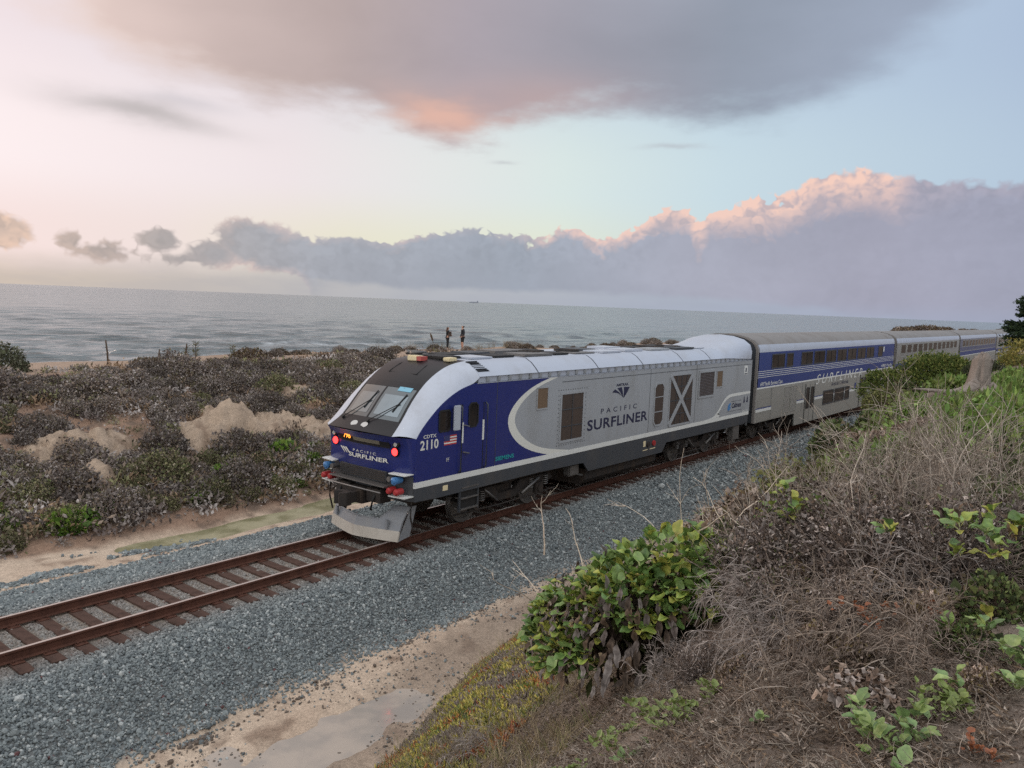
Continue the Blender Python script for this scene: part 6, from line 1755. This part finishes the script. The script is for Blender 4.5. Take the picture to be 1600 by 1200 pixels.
def ground_cover():
    rg = np.random.default_rng(91)
    n = 85000
    x = rg.uniform(4.4, 13.5, n); u = rg.random(n); y = foot_y(x) - 3.0 + u * 3.2
    den = np.clip(ss(fbm(x * 1.6, y * 1.6, 501, 4), 0.30, 0.46) + 0.1, 0, 1) * ss(y + 1.2 * (fbm(x * 0.9, y * 0.9, 505, 3) - 0.5), foot_y(x) - 3.0, foot_y(x) - 1.9) * (1 - ss(y, foot_y(x) - 0.05, foot_y(x) + 0.15))
    k = rg.random(n) < den; x, y = x[k], y[k]; n = len(x)
    patch = fbm(x * 2.6, y * 1.5, 511, 3) + rg.normal(0, 0.09, n); red = fbm(x * 3.1, y * 1.7, 521, 3) + rg.normal(0, 0.09, n)
    c = pal(rg, n, [(176, 162, 78), (152, 146, 70), (188, 172, 96), (138, 136, 68)])
    g = pal(rg, n, [(96, 110, 56), (112, 124, 62), (84, 96, 52)]); r_ = pal(rg, n, [(168, 102, 58), (150, 82, 52), (176, 124, 66)]); gy = pal(rg, n, [(140, 128, 116), (116, 104, 94)])
    c = np.where((patch > 0.66)[:, None], g, c); c = np.where((red > 0.66)[:, None], r_, c); c = np.where((patch < 0.40)[:, None] | (rg.random(n) < 0.08)[:, None], gy, c)
    o = instancer('ice_plant_cover', np.stack([x, y, ground(x, y) - 0.005], -1), np.stack([rg.normal(0, .5, n), rg.normal(0, .5, n), rg.uniform(0, 6.28, n)], -1), np.repeat(rg.uniform(0.8, 1.7, n)[:, None], 3, 1), c, [finger_mesh(1)], mat_inst('succulent', 0.5, 0.4, 0.2, 60))
    tag(o, kind='stuff')
    # bright green cover round the stump
    n = 24000
    x = rg.uniform(12, 34, n); y = rg.uniform(-1.5, 4.4, n)
    den = ss(fbm(x * 0.35, y * 0.5, 531, 3) + 0.25 * ss(2.2 - y, 0, 1), 0.42, 0.58) * ss(x, 12.8, 15) * (1 - 0.45 * ss(y, 2.6, 4.2))
    den = den * ss(np.hypot((x - 22.4) / 2.5, (y - 3.4) / 1.0), 0.75, 1.1)
    k = rg.random(n) < den; x, y = x[k], y[k]; n = len(x)
    tf = []
    for q in range(4):
        m = 26
        a = leafcloud(rg.normal(0, 1, (m, 3)) * np.array((0.10, 0.10, 0.035)) + np.array((0, 0, 0.05)), unit(rand_dirs(rg, m) + np.array((0, 0, 0.9))), 0.085 * rg.lognormal(0, .25, m), 0.030, np.ones((m, 3)), rg)
        tf.append(mesh_np('cover_tuft', a[0], a[1]))
    c = pal(rg, n, [(104, 130, 60), (90, 116, 52), (122, 144, 74), (112, 124, 64), (96, 104, 60)])
    o = instancer('green_ground_cover', np.stack([x, y, ground(x, y)], -1), np.stack([rg.normal(0, .2, n), rg.normal(0, .2, n), rg.uniform(0, 6.28, n)], -1), np.repeat(rg.uniform(0.8, 1.7, n)[:, None], 3, 1), c, tf, mat_inst('cover_leaf', 0.6, 0.3, 0.25, 30))
    tag(o, kind='stuff')
    # dead twigs and leaf bits on the near soil
    tw = []
    for q in range(8):
        r2 = np.random.default_rng(900 + q); L = []
        for b in range(3):
            p, d = wander(r2, r2.normal(0, 0.03, 3) * np.array((1, 1, 0.2)) + np.array((0, 0, 0.012)), unit(r2.normal(0, 1, 3) * np.array((1, 1, 0.22))), r2.uniform(0.06, 0.17), 4, 0.5); L.append((p, 0.0028, 0.0012))
        v, f, cc = twig_tubes(L, np.ones((3, 3)), 3); tw.append(mesh_np('litter_twig', v, f))
    for q in range(5):
        r2 = np.random.default_rng(920 + q)
        a = leafcloud(r2.normal(0, 1, (5, 3)) * np.array((0.035, 0.035, 0.006)) + np.array((0, 0, 0.01)), unit(r2.normal(0, 1, (5, 3)) * np.array((1, 1, 0.5))), 0.034 * r2.lognormal(0, .4, 5), 0.008, np.ones((5, 3)), r2, 0.8); tw.append(mesh_np('litter_leaf', a[0], a[1]))
    P = []
    n = 95000; x = rg.uniform(2.2, 9.5, n); y = rg.uniform(-0.8, 6.6, n)
    dist = np.hypot(x, y); k = (rg.random(n) < np.clip(1.35 - dist / 9, 0.25, 1) * np.clip(ss(fbm(x * 1.6, y * 1.6, 541, 4), 0.34, 0.56) + 0.12, 0, 1)) & (y < foot_y(x) - 1.0)
    x, y = x[k], y[k]
    n2 = 9000; x2 = rg.uniform(9, 22, n2); y2 = rg.uniform(0, 7.5, n2)
    x = np.concatenate([x, x2]); y = np.concatenate([y, y2]); n = len(x)
    c = pal(rg, n, [(142, 132, 120), (122, 110, 100), (102, 90, 80), (162, 150, 138), (88, 76, 66), (134, 116, 98)])
    s = rg.uniform(0.4, 1.05, n) * np.where(x > 9, 1.6, 1.0)
    o = instancer('twig_litter', np.stack([x, y, ground(x, y)], -1), np.stack([rg.normal(0, .25, n), rg.normal(0, .25, n), rg.uniform(0, 6.28, n)], -1), np.repeat(s[:, None], 3, 1), c, tw, mat_inst('litter', 0.9, 0.15, 0.3, 40))
    tag(o, kind='stuff')
    # dry grass blades on the slope
    gl = []
    for q in range(4):
        r2 = np.random.default_rng(940 + q); L = []
        for b in range(7):
            t = r2.uniform(0, 6.28); p, d = wander(r2, (r2.normal(0, .02), r2.normal(0, .02), 0), unit(np.array((math.cos(t) * .5, math.sin(t) * .5, 1))), r2.uniform(0.12, 0.30), 4, 0.25, -0.06); L.append((p, 0.0022, 0.0008))
        v, f, cc = twig_tubes(L, np.ones((7, 3)), 3); gl.append(mesh_np('grass_tuft', v, f))
    n = 2600; x = rg.uniform(4, 14, n); y = foot_y(x) - rg.uniform(0.1, 4.2, n)
    k = fbm(x * 1.1, y * 1.1, 551, 3) > 0.47; x, y = x[k], y[k]; n = len(x)
    c = pal(rg, n, [(160, 144, 112), (136, 122, 98), (122, 124, 78), (176, 160, 132)])
    o = instancer('dry_grass', np.stack([x, y, ground(x, y)], -1), np.stack([np.zeros(n), np.zeros(n), rg.uniform(0, 6.28, n)], -1), np.repeat(rg.uniform(0.6, 1.3, n)[:, None], 3, 1), c, gl, mat_inst('grass_blade', 0.8, 0.2, 0.2, 30))
    tag(o, kind='stuff')


ground_cover()


# ------------------------------------------------------------------ heap of dead leaves, stump, bushes and conifer on the right
def right_side():
    rg = np.random.default_rng(61)
    n = 4200
    x = np.clip(rg.normal(0, 0.55, n), -1.3, 1.3); y = np.clip(rg.normal(0, 0.34, n), -.8, .8); z = 0.40 * np.exp(-(x / 0.75) ** 2 - (y / 0.5) ** 2) * rg.random(n) ** 0.4
    A = leafcloud(np.stack([x, y, z], -1), unit(rand_dirs(rg, n) + np.array((0, 0, 0.25))), 0.075 * rg.lognormal(0, .3, n), 0.024, pal(rg, n, [(126, 108, 94), (102, 84, 72), (150, 132, 118), (84, 68, 58), (168, 152, 140)]), rg, 0.7)
    o = link('leaf_heap', mesh_np('leaf_heap', A[0], A[1], False, A[2]), None, DEAD_M); o.location = (15.9, 2.75, gz(15.9, 2.75)); o.rotation_euler = (0, 0, math.radians(-50))
    tag(o, 'heap of curled dead brown leaves in front of the stump', 'leaf heap')
    # stump with bared roots
    sx, sy = 23.6, 3.05; sz = gz(sx, sy) + 0.06
    R = empty('tree_stump', (sx, sy, sz)); tag(R, 'weathered grey tree stump with bared roots on the bluff edge', 'tree stump')
    bark = mat('weathered_wood', lin(138, 128, 120)[:3], 0.9, 0, 0.2, 0.75, 7, 0.9, 22, gcol=lin(92, 84, 77)[:3])
    rings = []
    for k, z in enumerate(np.linspace(-0.15, 0.98, 14)):
        u = (z + 0.15) / 1.13; rr = 0.215 + 0.30 * math.exp(-u * 4.6)
        ring = []
        for q in range(26):
            a = 2 * math.pi * q / 26
            lob = 1 + (0.32 * math.exp(-u * 3)) * math.sin(5 * a + 1) + 0.09 * math.sin(9 * a + 2 * u) + 0.07 * math.sin(3 * a + 4 * u) - 0.10 * max(0, math.sin(5 * a - 1)) ** 3
            zz = z + (0.07 * math.sin(2 * a + 1) + 0.07 * math.sin(5 * a) * math.sin(3 * a) if k == 13 else 0)
            ring.append((rr * lob * math.cos(a) + 0.10 * u * RIGHT[0], rr * lob * math.sin(a) + 0.10 * u * RIGHT[1], zz))
        rings.append(ring)
    c = rings[-1]; rings.append([(p[0] * 0.8 + 0.012, p[1] * 0.8 - 0.016, p[2] - 0.05) for p in c]); rings.append([(p[0] * 0.2, p[1] * 0.2, 0.84) for p in c])
    mb = MB(); mb.loft(rings, True, cap=True); mb.build('trunk', bark, R, True)
    def root(path, r0, r1):
        pts = [tuple(RIGHT * a + DEEP * b + np.array((0, 0, z))) for a, b, z in path]
        pts = smooth_line(pts, 4); n_ = len(pts)
        mb = MB(); mb.tube(pts, [r0 + (r1 - r0) * i / (n_ - 1) for i in range(n_)], 9); mb.build('root', bark, R, True)
    root([(-0.15, -0.2, 0.30), (-0.55, -0.3, 0.10), (-0.9, -0.35, 0.04), (-1.3, -0.3, 0.07), (-1.75, -0.22, 0.09)], 0.13, 0.02)
    root([(-0.2, -0.25, 0.2), (-0.6, -0.5, 0.06), (-0.95, -0.75, -0.04), (-1.2, -0.9, -0.26), (-1.28, -1.0, -0.65)], 0.14, 0.06)
    root([(0.2, -0.2, 0.25), (0.45, -0.4, 0.04), (0.8, -0.5, -0.04), (1.2, -0.5, -0.10)], 0.13, 0.05)
    root([(0.0, -0.3, 0.15), (-0.25, -0.65, -0.02), (0.1, -0.95, -0.03), (0.5, -1.0, -0.08)], 0.11, 0.04)
    root([(-0.5, -0.4, 0.0), (-0.75, -0.65, -0.2), (-0.7, -0.8, -0.5), (-0.6, -0.9, -0.7)], 0.06, 0.03)
    root([(-0.95, -0.4, 0.0), (-1.0, -0.6, -0.25), (-0.85, -0.75, -0.55)], 0.05, 0.02)
    # round green bush beside the coaches: several rounded heads of fine leaves
    parts = []
    heads = [(0, 0, 1.65, 1.5, 1.5), (-1.35, 0.3, 1.15, 1.2, 1.2), (1.25, -0.2, 1.25, 1.25, 1.25), (0.5, -0.9, 0.9, 1.2, 1.1), (-0.7, -1.0, 0.7, 1.1, 1.0), (-1.9, -0.3, 0.45, 0.8, 0.9), (1.9, -0.6, 0.6, 0.9, 0.9), (0.3, 0.3, 2.35, 0.95, 0.8)]
    for k, (a, b, z, rr, rz) in enumerate(heads):
        n = int(5200 * rr * rr / 1.6); d = rand_dirs(rg, n); d[:, 2] = np.where(d[:, 2] < -0.35, -d[:, 2], d[:, 2])
        lump = 1 + 0.13 * np.sin(d[:, 0] * 7 + k) * np.sin(d[:, 1] * 6 + 2 * k) + 0.10 * np.sin(d[:, 2] * 9 + k) + rg.normal(0, 0.06, n)
        P = RIGHT * a + DEEP * b + np.array((0, 0, z)) + d * lump[:, None] * np.array((rr, rr, rz)) * (0.72 + 0.28 * rg.random(n) ** 0.4)[:, None]
        L = 0.105 * rg.lognormal(0, .3, n)
        parts.append(leafcloud(P, unit(d * 0.6 + rand_dirs(rg, n) * 0.6 + np.array((0, 0, 0.7))), L, L * 0.26, pal(rg, n, [(100, 114, 56), (84, 100, 48), (116, 127, 66), (70, 84, 42), (132, 132, 74)]), rg))
    V, F, C_ = join(*parts)
    bx, by = 37.6, 6.35
    R = empty('green_bush', (bx, by, 1.62)); R.scale = (1.15, 1.15, 0.84); tag(R, 'large rounded yellow green bush in front of the second coach', 'bush')
    link('foliage', mesh_np('foliage', V, F, False, C_), R, LEAF_M)
    lines = []
    for k in range(26):
        a, b, z, rr, rz = heads[k % len(heads)]; e = RIGHT * a + DEEP * b + np.array((0, 0, z + rz * 0.4)) + rg.normal(0, .3, 3); s = np.array((rg.normal(0, .2), rg.normal(0, .2), 0))
        lines.append((np.array([s + (e - s) * t + rg.normal(0, .04, 3) for t in np.linspace(0, 1, 6)]), 0.035, 0.01))
    v, f, c = twig_tubes(lines, pal(rg, 26, [(84, 72, 58)]), 5); link('branches', mesh_np('branches', v, f, True, c), R, TWIG_M)
    # conifer at the right edge
    cx, cy = 66.0, 4.55; cz = gz(cx, cy)
    R = empty('conifer_tree', (cx, cy, cz)); tag(R, 'dark green conifer with layered boughs cut by the right edge', 'tree')
    mb = MB(); mb.tube([(0, 0, -0.3), (0.05, 0, 1.5), (0.02, 0.05, 3.2), (0, 0, 4.6), (0, 0, 6.0)], [0.24, 0.20, 0.14, 0.09, 0.02], 10); mb.build('trunk', mat('conifer_bark', lin(76, 60, 48)[:3], 0.9, 0, 0.2, 0.6, 6, 0.6, 20), R, True)
    parts = []; limb = []
    for k in range(74):
        z = 0.5 + 5.3 * (k / 74) ** 0.9; L = (2.9 * (1 - (z / 6.2) ** 1.25) + 0.25) * rg.uniform(0.72, 1.12); t = k * 2.399 + rg.normal(0, .2)
        d = np.array((math.cos(t), math.sin(t), 0.12)); p0 = np.array((0, 0, z))
        pts = np.array([p0 + d * L * s + np.array((0, 0, -0.20 * s * s * L * 0.6 + 0.12 * L * max(0, s - 0.6))) for s in np.linspace(0, 1, 7)])
        limb.append((pts, 0.045, 0.012))
        n = int(420 * L / 2 + 60); s = 0.25 + 0.78 * rg.random(n) ** 0.7; i = np.clip(s * 6, 0, 5.99); a = pts[i.astype(int)]; b = pts[i.astype(int) + 1]
        P = a + (b - a) * (i - np.floor(i))[:, None] + rg.normal(0, 1, (n, 3)) * np.array((0.24, 0.24, 0.07)) * (0.35 + 0.5 * L / 2.5)
        Ls = 0.21 * rg.lognormal(0, .25, n)
        parts.append(leafcloud(P, unit(d * 0.9 + rand_dirs(rg, n) * 0.6 + np.array((0, 0, 0.15))), Ls, Ls * 0.2, pal(rg, n, [(40, 56, 40), (52, 68, 46), (34, 46, 34), (62, 76, 48)]), rg))
    v, f, c = twig_tubes(limb, pal(rg, len(limb), [(76, 62, 50)]), 4); link('limbs', mesh_np('limbs', v, f, False, c), R, TWIG_M)
    V, F, C_ = join(*parts); link('crown', mesh_np('crown', V, F, False, C_), R, LEAF_M)
    # small bushes beside it
    yg = kind_mesh('yellow_bush', 811, 1.0, 1.0, 3200, 0.075, [(134, 126, 62), (112, 112, 58), (150, 138, 76), (92, 92, 52)], ntw=20, asp=0.3)
    dk = kind_mesh('dark_bush', 812, 0.9, 0.8, 2600, 0.075, [(62, 68, 48), (50, 56, 40), (74, 76, 54)], ntw=20)
    gr = kind_mesh('low_green_bush', 813, 0.9, 0.5, 2400, 0.08, GREEN, ntw=14)
    for km, x, y, s, lab in ((yg, 44.5, 3.7, 1.35, 'yellowish bush below the conifer at the right edge'), (yg, 35.5, 2.6, 0.85, 'small yellow green bush nearest the stump at the right edge'), (dk, 41.5, 5.0, 0.95, 'dark low bush right of the stump'), (dk, 33.5, 4.4, 0.62, 'small dark bush directly behind the stump'), (gr, 31.0, 2.8, 0.9, 'low bright green bush right of the stump'), (gr, 56, 5.0, 1.5, 'green bush below the conifer boughs')):
        plant_thing('low_bush', 'shrub', lab, (x, y, gz(x, y) - 0.05), rg.uniform(0, 6), km, None, 'foliage', LEAF_M, s)


right_side()


# ================================================================== people and small things on the bluff
def skin_body(name, joints, edges, m, parent, sub=2):
    """one continuous surface grown over a skeleton of joints: (x, y, z, radius)"""
    me = bpy.data.meshes.new(name); me.from_pydata([j[:3] for j in joints], edges, [])
    o = bpy.data.objects.new(name, me); COL.objects.link(o)
    md = o.modifiers.new('skin', 'SKIN'); sv = me.skin_vertices
    if not sv:
        bm = bmesh.new(); bm.from_mesh(me); bm.verts.layers.skin.verify(); bm.to_mesh(me); bm.free()
    for v, j in zip(me.skin_vertices[0].data, joints):
        v.radius = (j[3], j[3] * (j[4] if len(j) > 4 else 1.0))
    me.skin_vertices[0].data[0].use_root = True
    md.use_smooth_shade = True
    s = o.modifiers.new('subdivision', 'SUBSURF'); s.levels = sub; s.render_levels = sub
    bpy.context.view_layer.update()
    ev = o.evaluated_get(bpy.context.evaluated_depsgraph_get())
    nm = bpy.data.meshes.new_from_object(ev); bpy.data.objects.remove(o)
    nm.name = name
    return link(name, nm, parent, m)


def person(x, y, rz, label, h, top_m, leg_m, hair_m, shorts, long_hair, arms):
    R = empty('person', (x, y, gz(x, y)), rz); tag(R, label, 'person', None); k = h / 1.75; R.scale = (k, k, k)
    skin = mat('skin', lin(176, 134, 112)[:3], 0.6)
    L = [(0, 0, 0.95, .125, .8), (0, 0, 1.12, .118, .8), (0, 0, 1.30, .145, .7), (0, 0, 1.43, .12, .7), (0, 0, 1.50, .055), (0.01, 0, 1.56, .06), (0.015, 0, 1.64, .098), (0.01, 0, 1.70, .085)]
    E = [(i, i + 1) for i in range(7)]
    def limb(base, pts):
        a = base
        for p in pts: L.append(p); E.append((a, len(L) - 1)); a = len(L) - 1
    for s in (-1, 1):
        limb(0, [(0, s * 0.10, 0.86, .095), (0.02, s * 0.11, 0.50, .062), (0.0, s * 0.11, 0.30, .055), (-0.01, s * 0.11, 0.09, .038), (0.10, s * 0.12, 0.035, .035)])
        el, hand = arms[0 if s < 0 else 1]
        limb(3, [(0, s * 0.19, 1.42, .062), (el[0], s * el[1], el[2], .044), (hand[0], s * hand[1], hand[2], .032), (hand[0] + 0.05, s * hand[1], hand[2] - 0.06, .030)])
    skin_body('body', L, E, skin, R)
    f = 1.13
    J = [(0, 0, 0.86, .165, .85), (0, 0, 1.0, .15, .85), (0, 0, 1.14, .142, .85), (0, 0, 1.30, .168, .74), (0, 0, 1.43, .14, .74), (0, 0, 1.495, .078)]
    JE = [(i, i + 1) for i in range(5)]
    for s in (-1, 1):
        el, hand = arms[0 if s < 0 else 1]; b = len(J)
        J += [(0, s * 0.20, 1.42, .078), (el[0], s * el[1], el[2], .060), (el[0] + (hand[0] - el[0]) * .9, s * (el[1] + (hand[1] - el[1]) * .9), el[2] + (hand[2] - el[2]) * .9, .046)]
        JE += [(4, b), (b, b + 1), (b + 1, b + 2)]
    skin_body('jacket', J, JE, top_m, R)
    P = [(0, 0, 0.97, .142, .85)]; PE = []
    for s in (-1, 1):
        b = len(P); P.append((0, s * 0.10, 0.86, .112)); P.append((0.02, s * 0.11, 0.52, .088 if shorts else .072)); PE += [(0, b), (b, b + 1)]
        if not shorts: P.append((-0.005, s * 0.11, 0.10, .052)); PE.append((b + 1, b + 2))
    skin_body('shorts' if shorts else 'leggings', P, PE, leg_m, R)
    H = [(-0.015, 0, 1.70, .105), (-0.02, 0, 1.66, .104), (-0.05, 0, 1.56, .075)] + ([(-0.09, 0, 1.42, .07), (-0.10, 0, 1.30, .04)] if long_hair else [])
    skin_body('hair', H, [(i, i + 1) for i in range(len(H) - 1)], hair_m, R)
    for s in (-1, 1):
        mb = MB(); mb.box(-0.06, 0.19, s * 0.115 - 0.045, s * 0.115 + 0.045, 0.0, 0.07); mb.build('shoe', mat('pale_shoe', lin(196, 190, 184)[:3], 0.7), R, bevel=0.02)
    return R


def people_and_posts():
    blk = mat('black_cloth', lin(30, 30, 33)[:3], 0.9); nav = mat('dark_jacket', lin(38, 42, 48)[:3], 0.9); hair = mat('dark_hair', lin(46, 34, 28)[:3], 0.6); br = mat('brown_hair', lin(84, 58, 44)[:3], 0.6)
    person(42.9, 39.3, math.radians(-35), 'person with long brown hair in black top and dark leggings on the bluff', 1.66, blk, blk, br, False, True, (((0.10, .30, 1.18), (0.26, .16, 1.12)), ((0.08, .30, 1.18), (0.24, .20, 1.08))))
    person(43.75, 38.6, math.radians(150), 'bare legged person in dark jacket and shorts standing on the bluff', 1.80, nav, blk, hair, True, False, (((-0.02, .27, 1.14), (0.10, .22, 0.92)), ((-0.02, .27, 1.14), (0.12, .20, 0.94))))
    bag = MB(); bag.box(-0.08, 0.08, -0.13, 0.13, 0, 0.34)
    b = bag.build('shoulder_bag', mat('bag_cloth', lin(70, 56, 48)[:3], 0.9), None, bevel=0.03); b.location = (42.85, 39.05, gz(42.85, 39.05) + 0.95); tag(b, 'dark shoulder bag hanging at the side of the person with long hair', 'bag')
    wood = mat('post_wood', lin(88, 76, 66)[:3], 0.9, 0, 0.2, 0.6, 6, 0.5, 20)
    for i, (x, y, h, lean, lab) in enumerate(((17.7, 37.6, 1.15, 0.10, 'tall leaning timber fence post alone at the cliff edge'), (20.9, 39.0, 0.62, -0.05, 'short fence post to the left of the spiky plants'), (21.5, 39.2, 0.60, 0.04, 'second short fence post left of the spiky plants'), (22.3, 38.9, 0.85, -0.08, 'bent post wrapped in dry stems beside the spiky plant'))):
        R = empty('fence_post', (x, y, gz(x, y) - 0.1)); tag(R, lab, 'fence post')
        mb = MB(); mb.tube([(0, 0, 0), (-0.3 * lean, 0, h * .5 + 0.1), (-lean, 0, h + 0.1)], [0.045, 0.042, 0.036], 8); mb.build('post', wood, R, True)
        mb = MB(); mb.tube([(-lean * .8 - 0.05, 0, h * .8), (-lean * .8 + 0.05, 0, h * .8)], 0.012, 5); mb.build('wire_staple', IRON, R)
    w = MB(); w.tube([(20.9, 39.0, gz(20.9, 39) + 0.45), (21.2, 39.1, gz(21.2, 39.1) + 0.36), (21.5, 39.2, gz(21.5, 39.2) + 0.42)], 0.008, 4); w.tube([(21.5, 39.2, gz(21.5, 39.2) + 0.42), (21.9, 39.05, gz(21.9, 39.05) + 0.30), (22.26, 38.9, gz(22.3, 38.9) + 0.5)], 0.008, 4)
    tag(w.build('fence_wire', IRON, None), 'sagging wire strung between the short fence posts on the crest', 'wire')
    rg = np.random.default_rng(77)
    for i, (x, y, h, n, lab) in enumerate(((22.8, 38.8, 1.05, 46, 'taller spiky yucca like plant on the crest against the sea'), (25.0, 38.8, 0.62, 30, 'smaller spiky plant on the crest beside the rounded bush'), (22.33, 38.85, 0.8, 18, 'thin spiky stalk at the bent fence post'))):
        R = empty('spiky_plant', (x, y, gz(x, y) - 0.02)); tag(R, lab, 'plant')
        z = rg.uniform(0.15, 1, n) * h; t = rg.uniform(0, 6.28, n)
        d = unit(np.stack([np.cos(t), np.sin(t), np.full(n, 0.75)], -1)); P = np.stack([np.zeros(n), np.zeros(n), z * 0.85], -1)
        A = leafcloud(P, d, 0.34 * (0.6 + 0.4 * rg.random(n)), 0.018, pal(rg, n, [(104, 104, 76), (86, 88, 62), (126, 118, 90)]), rg)
        link('blades', mesh_np('blades', A[0], A[1], False, A[2]), R, LEAF_M)
        mb = MB(); mb.tube([(0, 0, 0), (0.01, 0, h * .6), (0.0, 0, h)], [0.03, 0.02, 0.008], 6); mb.build('stem', wood, R)
    # dried flower stalk leaning left of the couple
    x, y = 41.6, 39.3
    R = empty('dry_flower_stalk', (x, y, gz(x, y))); R.scale = (0.75, 0.75, 0.75); tag(R, 'dark paddle shaped dried stalk leaning beside the two people', 'plant')
    mb = MB(); mb.tube([(0, 0, 0), (-0.16, 0.1, 0.7), (-0.26, 0.16, 1.05)], 0.018, 6); mb.build('stem', wood, R)
    mb = MB(); mb.tube([(-0.18, 0.11, 0.75), (-0.25, 0.155, 1.0), (-0.34, 0.21, 1.3), (-0.44, 0.27, 1.62)], [0.02, 0.085, 0.10, 0.02], 9); mb.build('flower_head', mat('dry_flower', lin(88, 74, 58)[:3], 0.9, 0, 0.2, 0.6, 9, 0.6, 25), R, True)
    for k in range(26):
        x = 36 + k * 0.75 + rg.normal(0, .3); y = rg.uniform(38.4, 40.2)
        R = brush('crest_grass', 'wispy dry grass clump on the crest around the two people', x, y, 860 + k % 5, 16, rg.uniform(0.45, 0.8), 0.35, 0.007, (0, 0), 1, ((142, 128, 100), (118, 106, 84), (150, 140, 112)), 'dry grass clumps on the crest', 0, 0)
    # a ship, far out
    az = YAW + math.radians(2.95); r = 14500; sx, sy = r * math.cos(az), r * math.sin(az)
    R = empty('cargo_ship', (sx, sy, -15.0), az + math.radians(80)); tag(R, 'tiny distant cargo ship on the sea horizon', 'ship')
    hull = mat('ship_grey', lin(138, 142, 152)[:3], 0.8)
    mb = MB(); mb.prism([(-80, 0), (78, 0), (92, 16), (-80, 12)], 'y', -12, 12); mb.build('hull', hull, R)
    mb = MB(); mb.box(-74, -52, -10, 10, 12.05, 34); mb.box(-70, -64, -3, 3, 34.02, 44); mb.build('bridge', hull, R)
    mb = MB()
    for k in range(5): mb.box(-44 + 22 * k, -26 + 22 * k, -10, 10, 12.2, 19)
    mb.build('deck_cargo', hull, R)


people_and_posts()
